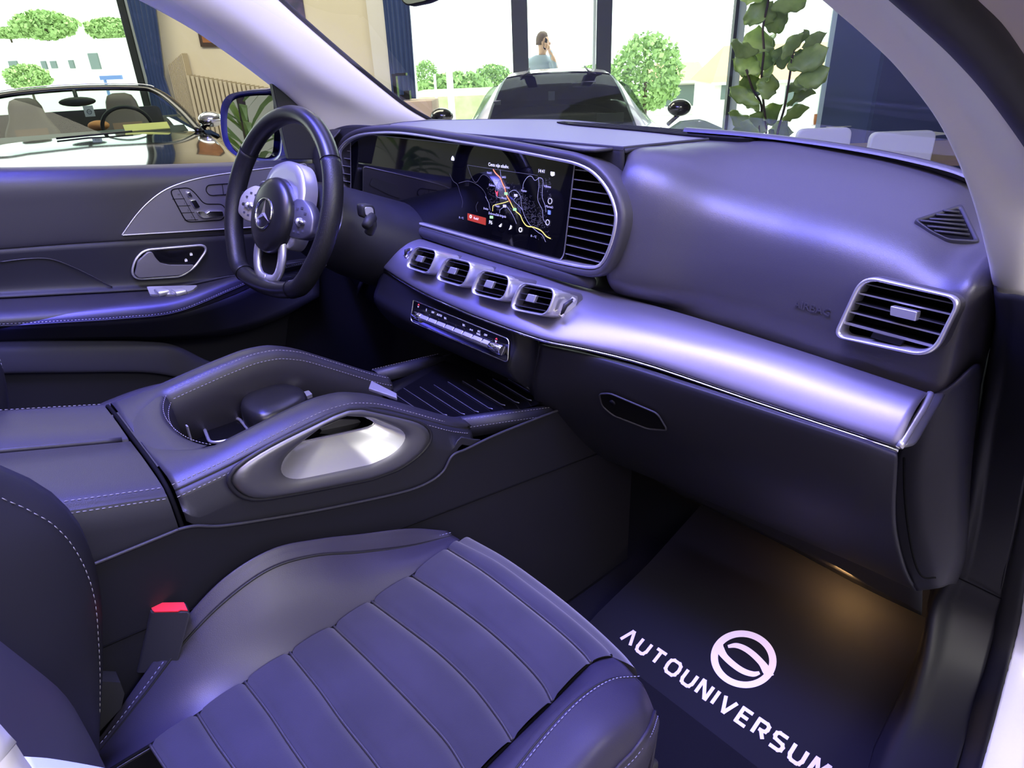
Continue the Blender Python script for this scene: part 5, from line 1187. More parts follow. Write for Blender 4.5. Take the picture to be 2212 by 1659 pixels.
seatback(ds, -.165, ATd, CTd, -1, M['leather_side'], M['leather_soft'])
stitches('stitching', [V((-.1985, ylin(ATd, z)+.0005, z)) for z in [.84+i*.3/30 for i in range(31)]], M['thread'], ds)
m = MB(); m.box((-.38, .1, .62), (.20, 0, 0), (0, .28, 0), (0, 0, .10)); m.build('seat_base', M['plastic_dark'], ds, smooth=False, bevel=.02)
# ================================================================== BODY: PILLARS, SILL, WINDSHIELD
bd_ = thing('suv', 'white car we look into, with pale windshield pillars, sills and door seals', 'car', (0, 0, .3))
# left pillar
WL = [(500, -90), (590, 0), (700, 97), (800, 180), (872, 235), (930, 268)]
ML = [(400, -70), (480, 10), (600, 105), (705, 185), (790, 240), (850, 278)]
DLp = [(230, -60), (345, 0), (450, 62), (570, 150), (655, 222), (722, 300)]
a = [P(x, y, x=-.585-.004*i) for i, (x, y) in enumerate(WL)]; b = [P(x, y, x=-.592-.006*i) for i, (x, y) in enumerate(ML)]; c = [P(x, y, x=-.64-.010*i) for i, (x, y) in enumerate(DLp)]
def ext(l, d): return [l[0]+(l[0]-l[1]).normalized()*d]+l
a, b, c = ext(a, .30), ext(b, .30), ext(c, .30)
patch('windshield_pillar', [[p+V((-.03, .03, 0)) for p in a], a, b, c, [p+V((-.05, .0, -.01)) for p in c]], M['pillar_fabric'], bd_, 50, 30, .004, label='pale grey driver side windshield pillar trim')
PL = b[0]; e = crom([p+V((-.01, .02, .002)) for p in a], 40)
m = MB(); m.tube(e, .011, 8, flat=.5); m.build('windshield_seal', M['rubber'], bd_)
# right pillar
WR = [(1690, -95), (1800, 0), (1885, 75), (1960, 152), (2045, 270), (2105, 410), (2140, 540), (2155, 622)]
MR = [(1790, -95), (1890, 0), (1975, 80), (2050, 170), (2130, 290), (2185, 410), (2210, 530), (2220, 635)]
OR = [(1870, -95), (1970, 0), (2060, 95), (2135, 195), (2215, 320), (2265, 430), (2295, 540), (2310, 650)]
xs_ = [.655, .66, .668, .676, .69, .703, .713, .72]
a = [P(x, y, x=xx) for (x, y), xx in zip(WR, xs_)]; b = [P(x, y, x=xx+.030) for (x, y), xx in zip(MR, xs_)]; c = [P(x, y, x=xx+.068) for (x, y), xx in zip(OR, [.655, .66, .668, .676, .685, .692, .70, .705])]
a, b, c = ext(a, .38), ext(b, .38), ext(c, .38); PR = b[0]
patch('windshield_pillar', [[p+V((.0, .05, 0)) for p in a], a, b, c, [p+V((.012, .02, .0)) for p in c]], M['pillar_fabric'], bd_, 60, 30, .004, label='pale grey passenger side windshield pillar trim')
slc = [(1930, -95), (2028, 0), (2105, 80), (2180, 175), (2262, 300), (2330, 420)]
s3 = crom(ext([P(x, y, y=yy) for (x, y), yy in zip(slc, (.425, .48, .535, .605, .685, .75))], .40), 40); m = MB(); m.tube(s3, .0150, 12); m.build('door_seal', M['rubber'], bd_, label='black rubber door seal beside passenger pillar')
o0 = ext([P(x, y, y=yy) for x, y, yy in ((1960, -120, .43), (2070, -10, .49), (2140, 70, .55), (2230, 180, .63), (2300, 290, .70))], .40)
ob = [o0, [p+V((.030, -.006, .012)) for p in o0], [p+V((.070, .004, .010)) for p in o0], [p+V((.082, .035, -.02)) for p in o0]]
mat('body_beige', (.56, .50, .48), .25, coat=.5); patch('door_aperture_frame', ob, M['body_beige'], bd_, 24, 12, .004)
# lower pillar and sill trims
Lk = [(2155, 628), (2158, 700), (2140, 800), (2118, 900), (2100, 1000), (2085, 1100), (2062, 1200), (2045, 1237), (2012, 1307), (1994, 1417), (1957, 1545), (1906, 1659), (1860, 1760)]
Rk = [(2300, 655), (2285, 720), (2262, 830), (2240, 930), (2218, 1030), (2198, 1130), (2176, 1230), (2163, 1292), (2150, 1350), (2122, 1454), (2095, 1560), (2067, 1659), (2035, 1760)]
Ly = [.86, .895, .93, .97, 1.0, 1.03, 1.05, 1.05, 1.04, .98, .88, .78, .70]
Ry = [.72, .775, .865, .93, .99, 1.04, 1.08, 1.09, 1.085, 1.03, .94, .84, .73]
a = [P(x, y, y=yy) for (x, y), yy in zip(Lk, Ly)]; c = [P(x, y, y=yy) for (x, y), yy in zip(Rk, Ry)]
b = [p.lerp(q, .72)+V((-.004, -.002, .002)) for p, q in zip(a, c)]
patch('kick_panel', [[p+V((-.03, .12, -.01)) for p in a], a, [p.lerp(q, .33) for p, q in zip(a, c)], [p.lerp(q, .66) for p, q in zip(a, c)], c], M['plastic_dark'], bd_, 90, 24, .003, label='dark trim along the front pillar and sill')
jl = crom([P(2052, 1240, y=1.045), P(2100, 1262, y=1.06), P(2163, 1293, y=1.085)], 12); m = MB(); m.tube([p+V((.0, -.002, .001)) for p in jl], .0011, 5); m.build('trim_joint', M['void_black'], bd_)
Sk = [(2350, 600), (2330, 720), (2300, 850), (2262, 1000), (2240, 1120), (2220, 1230), (2205, 1330), (2180, 1430), (2150, 1545), (2119, 1659), (2088, 1760)]
Rk2 = [(2300, 640), (2285, 720), (2258, 850), (2226, 1000), (2200, 1120), (2178, 1220), (2157, 1320), (2130, 1430), (2098, 1545), (2067, 1659), (2035, 1760)]
Sy = [.72, .80, .88, .98, 1.04, 1.07, 1.085, 1.05, .95, .85, .74]
r1 = [P(x, y, y=yy+.004) for (x, y), yy in zip(Rk2, Sy)]; r2 = [P(x, y, y=yy) for (x, y), yy in zip(Sk, Sy)]
patch('sill_seal', [[p+V((-.002, .004, -.02)) for p in r1], r1, [p.lerp(q, .3)+V((-.001, -.004, .005)) for p, q in zip(r1, r2)], [p.lerp(q, .7)+V((.002, -.004, .005)) for p, q in zip(r1, r2)], r2, [p+V((.002, .004, -.02)) for p in r2]], M['rubber'], bd_, 80, 30, .002, label='dark rubber seal along the door sill')
q0 = [P(x, y, y=yy+.002) for (x, y), yy in zip(Sk, Sy)]
so4 = [q0, [p+V((.02, .0, -.004)) for p in q0], [p+V((.05, .0, -.03)) for p in q0], [p+V((.06, .0, -.16)) for p in q0]]
patch('body_sill', so4, M['white_paint'], bd_, 40, 16, .004, label='white painted door sill')
m = MB(); m.loft([[V((-.70+.12*u, -.30-.02*u, 1.0+1.0*u)), V((-.70+.12*u, -.02-.03*u, 1.0+1.0*u)), V((-.76+.12*u, .0-.03*u, 1.0+1.0*u)), V((-.76+.12*u, -.30-.02*u, 1.0+1.0*u))] for u in (0, 1)], capa=True, capb=True); m.build('centre_pillar', M['rubber'], bd_, smooth=False)
# windshield
wl = [V((-.64, 1.075, 1.335)), V((-.62, .80, 1.50)), V((-.58, .45, 1.70)), V((-.57, .30, 1.78))]; wr_ = [V((-p.x+.02, p.y, p.z)) for p in wl]
rows = []
for k in range(4): rows.append([wl[k].lerp(wr_[k], u)+V((0, .07*(1-(2*u-1)**2), 0)) for u in (0, .25, .5, .75, 1)])
m = MB(); m.loft(surf(rows, 20, 12), closed=False); m.build('windshield', M['clear_glass'], bd_, label='clear windshield glass')
hd_ = [PL+V((0, 0, .02)), PL.lerp(PR, .5)+V((0, .06, .07)), PR+V((0, 0, .03))]
m = MB(); m.tube(crom(hd_, 20), .035, 10, flat=.5); m.build('roof_header', M['pillar_fabric'], bd_)
for q0_, sx_r in ((PL, -1), (PR, 1)):
    rl2 = [q0_, q0_+V((-.01*sx_r, -.35, .07)), V((q0_.x-.02*sx_r, -.6, 1.86)), V((q0_.x-.03*sx_r, -1.2, 1.84))]
    m = MB(); m.tube(crom(rl2, 30), .045, 10, flat=.6); m.build('roof_rail', M['pillar_fabric'], bd_)
m = MB(); gR = [[V((x, y, z)) for x in (-.55, 0, .55)] for y, z in ((.25, 1.80), (-.3, 1.86), (-1.2, 1.85))]; m.loft(surf(gR, 8, 10), closed=False); m.build('panoramic_roof', M['clear_glass'], bd_)

# bonnet and front wings beyond the windshield (below the sight line over the dashboard)
rows = []
for y, w, zc in ((1.16, .84, 1.08), (1.5, .88, 1.05), (1.9, .90, 1.0), (2.3, .86, .93), (2.5, .74, .84)):
    rows.append([V((s_*w*f, y-.10*f*f if y > 2.2 else y, zc+dz)) for s_, f, dz in ((-1, 1.02, -.62), (-1, 1.03, -.30), (-1, 1, -.09), (-1, .93, -.03), (-1, .5, 0), (1, 0, .01), (1, .5, 0), (1, .93, -.03), (1, 1, -.09), (1, 1.03, -.30), (1, 1.02, -.62))])
m = MB(); m.loft(surf(rows, 60, 24), closed=False); m.build('bonnet_and_wings', M['white_paint'], bd_)
# ================================================================== SHOWROOM
mat('wall_beige', (.62, .56, .42), .85, spec=.2, bump=('noise', 60, .05))
mat('wall_beige_light', (.60, .58, .52), .85, spec=.2)
mat('navy_wall', (.055, .075, .17), .5, spec=.4); mat('navy_wall_light', (.085, .12, .24), .5, spec=.4)
mat('floor_tile', (.30, .29, .28), .12, spec=.5, var=(1.2, (.34, .33, .32)))
mat('ceiling_paint', (.55, .53, .50), .9)
mat('frame_dark', (.014, .018, .018), .5, spec=.4); mat('frame_pale', (.42, .48, .46), .5)
mat('curtain_blue', (.012, .035, .12), .8, sheen=.3, bump=('noise', 40, .1))
mat('slat_tan', (.50, .43, .30), .6); mat('wood_dark', (.05, .03, .02), .5)
mat('leaf_green', (.20, .32, .07), .4, spec=.5, var=(9, (.30, .44, .11))); mat('stem_brown', (.05, .035, .02), .8)
TW = 9.0
def TQ(px, py, t=TW): return P(px, py, t=t)
def sof(px, py, t): return (P(px, py, t=t)-ORG).dot(SD)
def st_box(m, s0, s1, t0, t1, z0, z1):
    c = ST((s0+s1)/2, (t0+t1)/2, (z0+z1)/2); return m.box(c, SD*(s1-s0)/2, TD*(t1-t0)/2, V((0, 0, (z1-z0)/2)))
def struct(o): o['kind'] = 'structure'; return o
CH = 4.2
m = MB(); st_box(m, -11, 9, -7, TW+.4, -.1, 0); struct(m.build('floor', M['floor_tile'], smooth=False))
m = MB(); st_box(m, -11, 9, -7, TW+.4, CH, CH+.1); struct(m.build('ceiling', M['ceiling_paint'], smooth=False))
m = MB(); st_box(m, -11, 9, -7.1, -7, 0, CH); struct(m.build('wall_rear', M['wall_beige_light'], smooth=False))
m = MB(); st_box(m, 9, 9.1, -7, TW, 0, CH); struct(m.build('wall_right', M['wall_beige'], smooth=False))
m = MB(); st_box(m, -11.1, -11, -7, 5.0, 0, CH); st_box(m, -11.1, -11, 5.0, TW, 3.6, CH); struct(m.build('wall_left', M['wall_beige_light'], smooth=False))
sA = sof(296, 100, TW); sB = sof(845, 100, TW)
m = MB(); st_box(m, sA, sB, TW, TW+.25, 0, CH); struct(m.build('wall_front', M['wall_beige'], smooth=False))
sN = sof(1797, 100, 7.0)
m = MB(); st_box(m, sN, sof(1885, 200, 7.0), 6.98, 7.1, 0, CH); struct(m.build('wall_navy', M['navy_wall_light'], smooth=False))
m = MB(); st_box(m, sof(1885, 200, 7.0), 9, 6.9, 7.12, 0, CH); struct(m.build('wall_navy_end', M['navy_wall'], smooth=False))
# pilaster next to right curtain
m = MB(); st_box(m, sof(803, 100, TW-.25), sof(838, 100, TW-.25), TW-.28, TW, 0, CH); struct(m.build('trim_1', M['wall_beige_light'], smooth=False))
# windows: frames and glass
def post(n, x0, x1, y, t, mt, z1=CH, dep=.12):
    m = MB(); st_box(m, sof(x0, y, t), sof(x1, y, t), t-dep/2, t+dep/2, 0, z1); struct(m.build(n, M[mt], smooth=False))
s_l = sof(272, 60, TW); s_r = sof(296, 60, TW)
w1 = MB(); st_box(w1, s_l, s_r, TW-.06, TW+.06, 0, CH); struct(w1.build('window_1', M['frame_pale'], smooth=False))
w1 = MB(); st_box(w1, s_l+.02, s_l+.10, TW-.09, TW-.05, 0, CH); struct(w1.build('trim_2', M['frame_dark'], smooth=False))
post('window_2', 1106, 1140, 60, TW, 'frame_dark'); post('window_3', 1289, 1321, 60, TW, 'frame_dark'); post('trim_3', 1281, 1287, 60, TW, 'frame_pale')
post('window_4', 1583, 1590, 60, TW-.02, 'frame_dark'); post('trim_4', 1590, 1606, 60, TW, 'frame_pale'); post('trim_5', 1775, 1785, 200, TW, 'frame_pale')
g = MB()
for n, x0, x1 in (('window_5', -11, s_l), ('window_6', sB, sof(1106, 60, TW)), ('window_7', sof(1140, 60, TW), sof(1289, 60, TW)), ('window_8', sof(1321, 60, TW), sof(1583, 60, TW)), ('window_9', sof(1606, 60, TW), 8.9)):
    g = MB(); st_box(g, x0, x1, TW-.01, TW, .05, CH); struct(g.build(n, M['window_glass'], smooth=False))
# curtains, gathered and tied
def curtain(label, xc_top, wt, xc_tie, wtie, ztie, t, yref):
    s0, s1 = sof(xc_top-wt/2, yref, t), sof(xc_top+wt/2, yref, t); c0 = (s0+s1)/2; k = (s1-s0)/wt
    loops = []
    for z in [0, .4, .8, 1.0, ztie-.1, ztie, ztie+.1, ztie+.5, ztie+1, 3.2, CH-.05]:
        if z <= ztie: w = wtie*(1+.9*min(1, (ztie-z)/.8)); cx = xc_tie
        else: u = min(1, (z-ztie)/1.3)**.8; w = wtie+(wt-wtie)*u; cx = xc_tie+(xc_top-xc_tie)*min(1, (z-ztie)/1.3)
        cs = c0+(cx-xc_top)*k; L = []
        for i in range(64):
            a = 2*math.pi*i/64; L.append(ST(cs+math.cos(a)*w*k/2, t+math.sin(a)*.07+.018*math.sin(i*1.6), z))
        loops.append(L)
    m = MB(); m.loft([crom([l for l in lp], 64, True) if False else lp for lp in loops], capa=True, capb=True)
    o = m.build('curtain', M['curtain_blue']); tag(o, label, 'curtain')
    return o
curtain('dark blue curtain tied back beside the left showroom window', 332, 66, 318, 36, 1.42, TW-.25, 90)
curtain('dark blue curtain beside the beige pilaster behind the right windows', 862, 56, 858, 52, .9, TW-.30, 60)
# framed picture, poster
pf = [TQ(x, y, TW-.02) for x, y in ((428, 50), (505, 92), (505, 100), (436, 100))]
pic = thing('framed_picture', 'orange brown framed picture on the beige wall', 'picture', TQ(468, 100, TW))
a, b = TQ(436, 101, TW), TQ(520, 101, TW); up = V((0, 0, .75)); m = MB()
m.prism([a-TD*.03, b-TD*.03, b-TD*.03+up, a-TD*.03+up], TD*.03); m.build('frame', M['wood_dark'], pic, smooth=False)
mat('picture_orange', (.20, .07, .02), .5, var=(5, (.38, .16, .05))); d = (b-a).normalized()
m = MB(); m.prism([a-TD*.034+d*.04+up*.06, b-TD*.034-d*.04+up*.06, b-TD*.034-d*.04+up*.94, a-TD*.034+d*.04+up*.94], TD*.003); m.build('print', M['picture_orange'], pic, smooth=False)
a, b = TQ(622, 52, TW), TQ(664, 62, TW); a.z = b.z = min(a.z, b.z)
mat('poster_dark', (.015, .02, .05), .4, var=(6, (.10, .06, .14))); m = MB(); m.prism([a-TD*.02, b-TD*.02, b-TD*.02+V((0, 0, .8)), a-TD*.02+V((0, 0, .8))], TD*.02)
tag(m.build('wall_poster', M['poster_dark'], smooth=False), 'dark abstract poster high on the wall behind the pillar', 'poster')
# slatted wall screen: two runs
sl = thing('slatted_screen', 'tan vertical slat screen with stepped top in front of beige wall', 'screen', ST(sof(480, 200, TW), TW-.15, 0))
m = MB()
for k in range(12):
    x = 371+k*3.1; zt_ = TQ(x, 140-k*2.3, TW-.12).z; s = sof(x, 160, TW-.12); st_box(m, s-.006, s+.006, TW-.16, TW-.02, TQ(x, 235+k*2, TW-.12).z, zt_)
m.build('narrow_slats', M['slat_tan'], sl, smooth=False)
m = MB()
for k in range(19):
    x = 413+k*9.6; s = sof(x, 200, TW-.2); st_box(m, s-.018, s+.018, TW-.20, TW-.02, .05, TQ(x, 162+k*1.7, TW-.12).z)
m.build('wide_slats', M['slat_tan'], sl, smooth=False)
m = MB(); st_box(m, sof(413, 200, TW-.2), sof(600, 200, TW-.2), TW-.1, TW-.08, TQ(470, 226, TW-.1).z, TQ(470, 222, TW-.1).z); m.build('slat_rail', M['slat_tan'], sl, smooth=False)
# beige box counter and black stand
m = MB(); st_box(m, sof(862, 235, 7.6), sof(934, 235, 7.6), 7.6, 8.1, 0, P(900, 218, t=7.6).z); mat('box_beige', (.52, .40, .30), .7); tag(m.build('display_plinth', M['box_beige'], smooth=False, bevel=.01), 'beige box plinth behind the dashboard at left of coupe', 'plinth')
sd_ = thing('black_sign_stand', 'black angular stand on top of the beige plinth', 'stand', P(866, 218, t=7.75))
m = MB(); zb = P(866, 218, t=7.7).z
for (x0, x1, y0, y1) in ((850, 858, 160, 214), (858, 880, 158, 164), (862, 884, 205, 216), (872, 884, 196, 206)):
    st_box(m, sof(x0, 190, 7.7), sof(x1, 190, 7.7), 7.68, 7.78, max(zb, P(x0, y1, t=7.7).z), P(x0, y0, t=7.7).z)
m.build('stand_frame', M['gloss_black'], sd_, smooth=False)
# table with chairs at right
tt_ = 5.3
tb = thing('meeting_table', 'long dark wooden meeting table before the navy wall', 'table', ST(sof(1900, 280, tt_), tt_, 0))
s0, s1 = sof(1720, 272, tt_), sof(1720, 272, tt_)+2.1
m = MB(); st_box(m, s0, s1, 4.75, 5.75, .72, .76); mat('table_wood', (.20, .15, .12), .55, spec=.5); m.build('tabletop', M['table_wood'], tb, smooth=False, bevel=.004)
for s in (s0+.1, s1-.1):
    for t in (4.85, 5.65): m = MB(); st_box(m, s-.03, s+.03, t-.03, t+.03, 0, .72); m.build('leg', M['frame_dark'], tb, smooth=False)
mat('chair_white', (.55, .58, .62), .6)
def chair(x0, x1, y0, label, t=4.55):
    s0, s1 = sof(x0, y0, t), sof(x1, y0, t); z1 = P((x0+x1)/2, y0, t=t).z
    ch = thing('white_chair', label, 'chair', ST((s0+s1)/2, t+.2, 0), 'white chairs at the meeting table')
    c = rnd([ST(s0, t, .46), ST(s1, t, .46), ST(s1, t, z1), ST(s0, t, z1)], .05, 5); m = MB(); m.prism(c, TD*.05); m.build('backrest', M['chair_white'], ch, smooth=False, bevel=.012)
    m = MB(); st_box(m, s0+.01, s1-.01, t+.02, t+.47, .42, .49); m.build('seat', M['chair_white'], ch, smooth=False, bevel=.015)
    for s in (s0+.03, s1-.03):
        for tq_ in (t+.05, t+.44): m = MB(); m.tube([ST(s, tq_, 0), ST(s, tq_, .43)], .012, 8); m.build('leg', M['satin_chrome'], ch)
chair(1725, 1843, 277, 'white chair at the left end of the dark table, nearest the fig plant'); chair(1885, 2026, 284, 'white chair right of the other, beside the passenger pillar')
def zt_at(px, py, z): return P(px, py, z=z)
c = P(1764, 270, z=.76); m = MB(); m.loft([[c+V((.038*math.cos(a)*f, .038*math.sin(a)*f, z)) for a in [2*math.pi*i/20 for i in range(20)]] for z, f in ((0, .8), (.04, .95), (.10, 1.0), (.10, .85), (.02, .7))], capa=True, capb=True)
mat('terracotta', (.55, .20, .06), .4); tag(m.build('orange_cup', M['terracotta']), 'small orange cup at the left end of the dark table', 'cup')
mat('paper', (.75, .75, .72), .7); mat('yellow_plastic', (.75, .70, .05), .4)
def flat(px, py, w, d, h, mt, nm, lab_, cat, z=.7605, rot=.3):
    c = P(px, py, z=z); a = SD*math.cos(rot)+TD*math.sin(rot); b = V((0, 0, 1)).cross(a); m = MB(); m.box(c+V((0, 0, h/2)), a*w/2, b*d/2, V((0, 0, h/2))); return tag(m.build(nm, M[mt], smooth=False), lab_, cat)
flat(1795, 272, .22, .30, .004, 'paper', 'paper_sheet', 'white paper sheets beside the orange cup', 'paper'); flat(1822, 268, .16, .2, .012, 'chair_white', 'notebook', 'pale notebook lying on the dark table under the yellow item', 'notebook', rot=.1)
flat(1835, 263, .07, .03, .03, 'yellow_plastic', 'yellow_marker', 'small yellow marker on top of the pale notebook', 'marker', z=.775); flat(1850, 266, .10, .05, .02, 'gloss_black', 'phone', 'black phone beside the yellow marker', 'phone'); flat(2005, 289, .25, .25, .005, 'paper', 'paper_sheet', 'white paper at right end of the dark table behind the right chair', 'paper')
# fiddle leaf fig
fg = thing('fig_plant', 'tall fiddle leaf fig plant with broad green leaves by the right window', 'plant', ST(sof(1672, 270, 5.9), 5.9, 0))
FT = 5.9; m = MB(); pc0 = ST(sof(1670, 270, FT), FT, 0)
m.loft([[pc0+V((r*math.cos(a), r*math.sin(a), z)) for a in [2*math.pi*i/24 for i in range(24)]] for z, r in ((0, .15), (.4, .2), (.42, .2), (.40, .17), (.36, .02))], capa=True); m.build('pot', M['chair_white'], fg)
st = [[(1655, 285), (1650, 230), (1645, 170), (1650, 110), (1648, 60), (1660, 0), (1662, -60)], [(1680, 285), (1695, 230), (1705, 170), (1712, 120), (1720, 80)], [(1640, 285), (1645, 230), (1625, 190), (1612, 150)]]
for s in st:
    q = crom([pc0+V((0, 0, .36))]+[P(x, y, t=FT+random.uniform(-.05, .05)) for x, y in s], 30); m = MB(); m.tube(q, .009, 6); m.build('stem', M['stem_brown'], fg)
rl_ = random.Random(11)
def leaf(bx0, by0, tx, ty, w, t=FT):
    a = P(bx0, by0, t=t+rl_.uniform(-.12, .12)); b = P(tx, ty, t=t+rl_.uniform(-.25, .25)); d = b-a; L = d.length; e = d.normalized()
    sd = e.cross(TD*rl_.uniform(.4, 1)+V((0, 0, rl_.uniform(-.4, .8)))).normalized(); nn = sd.cross(e)
    wid = w*1.45/1440*5.9/2; rows = []
    for i in range(11):
        u = i/10; ww = wid*(math.sin(math.pi*min(1, .04+u*.96))**.6)*(.62+.55*u if u < .75 else 1.03*(1-(u-.75)*1.2)); ww *= 1+.10*math.sin(i*2.6)
        c = a+e*L*u+nn*(.10*L*math.sin(math.pi*u))
        rows.append([c-sd*ww+nn*ww*.25+nn*.012*math.sin(i*1.7), c-sd*ww*.5+nn*ww*.05, c, c+sd*ww*.5+nn*ww*.05, c+sd*ww+nn*ww*.25+nn*.012*math.cos(i*1.9)])
    m = MB(); m.loft(surf(rows, 9, 18), closed=False); o = m.build('leaf', M['leaf_green'], fg); o.modifiers.new('t', 'SOLIDIFY').thickness = .002
for L in ((1650, 45, 1620, 10, 40), (1650, 50, 1668, 2, 38), (1655, 60, 1700, 18, 42), (1650, 112, 1638, 55, 46), (1680, 62, 1705, 8, 30), (1640, 110, 1580, 92, 26), (1690, 130, 1735, 72, 22), (1720, 100, 1752, 78, 24), (1735, 105, 1786, 70, 20),
          (1640, 165, 1582, 128, 34), (1700, 145, 1790, 102, 36), (1690, 150, 1700, 95, 34), (1645, 150, 1668, 98, 36), (1650, 200, 1598, 175, 34), (1640, 158, 1590, 110, 30), (1655, 215, 1668, 160, 34), (1715, 180, 1793, 145, 34), (1700, 200, 1740, 190, 22), (1640, 240, 1578, 208, 30), (1640, 225, 1576, 188, 22),
          (1700, 230, 1762, 200, 34), (1690, 262, 1748, 232, 22), (1655, 262, 1690, 225, 30), (1640, 268, 1575, 242, 24), (1640, 290, 1582, 280, 30), (1655, 285, 1620, 248, 30), (1680, 290, 1700, 262, 30), (1660, 285, 1715, 285, 24), (1660, 120, 1672, 72, 28), (1620, 190, 1575, 205, 20), (1660, 175, 1690, 128, 30), (1712, 130, 1765, 120, 26),
          (1650, 0, 1615, -45, 40), (1662, -30, 1700, -60, 40), (1655, -20, 1640, -80, 40), (1665, 20, 1745, -5, 30)): leaf(*L)
# palm plant left of the car, seen only in the exterior mirror
pp = thing('palm_plant', 'tall dark palm plant reflected in the exterior mirror', 'plant', (-3.9, -1.30, 0))
m = MB(); m.loft([[V((-3.9+r*math.cos(a), -1.30+r*math.sin(a), z)) for a in [2*math.pi*i/20 for i in range(20)]] for z, r in ((0, .16), (.4, .2), (.38, .15))], capa=True); m.build('pot', M['frame_dark'], pp)
m = MB(); m.tube([V((-3.9, -1.30, .35)), V((-3.9, -1.30, 1.9))], .03, 8); m.build('trunk', M['stem_brown'], pp)
rp_ = random.Random(5)
for k in range(76):
    a = rp_.random()*6.28; z0 = rp_.uniform(.5, 1.9); L = rp_.uniform(.3, .6); h = rp_.uniform(.1, .5); pts = []
    for i in range(7): u = i/6; pts.append(V((-3.9+math.cos(a)*L*u, -1.30+math.sin(a)*L*u, z0+h*math.sin(u*2.4)*.6)))
    sd = V((-math.sin(a), math.cos(a), .3)); w = [.004, .014, .022, .026, .024, .015, .003]; m = MB(); m.loft([[p-sd*x for p, x in zip(pts, w)], pts, [p+sd*x for p, x in zip(pts, w)]], closed=False); m.build('leaf', M['leaf_green'], pp)
# ================================================================== OUTSIDE
mat('asphalt_pale', (.62, .64, .60), .9); mat('grass', (.40, .55, .22), .95, var=(3, (.5, .62, .32)))
mat('tree_leaf', (.22, .36, .12), .9, var=(2.2, (.36, .52, .20))); mat('trunk', (.10, .07, .05), .9)
mat('plaster_white', (.72, .72, .68), .85); mat('roof_orange', (.62, .38, .20), .8, bump=('noise', 8, .3)); mat('dark_opening', (.12, .16, .15), .6); mat('pole_white', (.7, .72, .72), .5)
GZ = -3.5
m = MB(); st_box(m, -30, 30, TW+.4, 13.5, -3.6, -.01); tag(m.build('terrace', M['asphalt_pale'], smooth=False), 'pale paved terrace just outside the windows where the person stands', 'terrace', kind='stuff')
m = MB(); st_box(m, -160, 160, 13.5, 260, GZ-.1, GZ); tag(m.build('parking_ground', M['asphalt_pale'], smooth=False), 'pale ground outside beyond the showroom windows', 'ground', kind='stuff')
def tree(xc, ytop, wpx, t, label, ybot=None, seed=1, kind='tree', group=None):
    r = random.Random(seed); c = P(xc, ytop, t=t); W_ = wpx/1440*t/2; top = c.z; base = ST(sof(xc, ytop, t), t, GZ); h = top-GZ
    lowz = max(.3, P(xc, ybot, t=t).z-GZ) if ybot else h*.3
    tr = thing('tree' if kind == 'tree' else 'bush', label, kind, base, group)
    m = MB(); m.tube([base, base+V((0, 0, (lowz+h)/2))], [W_*.08, W_*.05], 8); m.build('trunk', M['trunk'], tr)
    m = MB(); H2 = (h-lowz)/2; cz = (h+lowz)/2; N = 2600
    for k in range(N):
        a, ph = r.uniform(0, 6.28), math.acos(r.uniform(-1, 1)); rad = r.uniform(.55, 1)**.6; bump_ = 1+.22*math.sin(a*3+seed)*math.sin(ph*4+seed*2)
        p = base+V((0, 0, cz))+SD*(math.cos(a)*math.sin(ph)*W_*rad*bump_)+TD*(math.sin(a)*math.sin(ph)*W_*rad*bump_)+V((0, 0, math.cos(ph)*H2*rad*(1 if math.cos(ph) > 0 else .9)))
        s = W_*r.uniform(.05, .11); u = V((r.uniform(-1, 1), r.uniform(-1, 1), r.uniform(-1, 1))).normalized(); v = u.cross(V((r.uniform(-1, 1), r.uniform(-1, 1), r.uniform(-1, 1)))).normalized()
        m.add([p-u*s, p+v*s*.7, p+u*s, p-v*s*.7], [(0, 1, 2, 3)])
    m.build('crown', M['tree_leaf'], tr, smooth=False)
tree(85, 22, 110, 60, 'green tree at far left above the white building', 90, 1); tree(232, 38, 90, 58, 'green tree just left of the left curtain', 90, 2); tree(15, 58, 70, 62, 'low tree crown at the left edge of the photo', 85, 3)
tree(1400, 68, 135, 47, 'large bushy green tree behind the coupe roof on the right', 250, 4); tree(918, 128, 60, 42, 'small tree right of the right curtain', 240, 5); tree(1062, 138, 90, 45, 'green tree just left of the coupe roof', 230, 6)
tree(985, 155, 160, 38, 'wide light green bush between the lamp post and coupe', 260, 7, 'bush'); tree(50, 138, 80, 40, 'round bush before the white building at left', 200, 8, 'bush'); tree(1290, 140, 80, 70, 'distant low bush behind the coupe roof', 170, 9, 'bush')
m = MB(); st_box(m, sof(870, 200, 28), sof(1080, 200, 28), 26, 33, GZ, P(980,205,t=27).z); tag(m.build('grass_verge', M['grass'], smooth=False), 'light green grass bank outside left of the coupe', 'grass', kind='stuff')
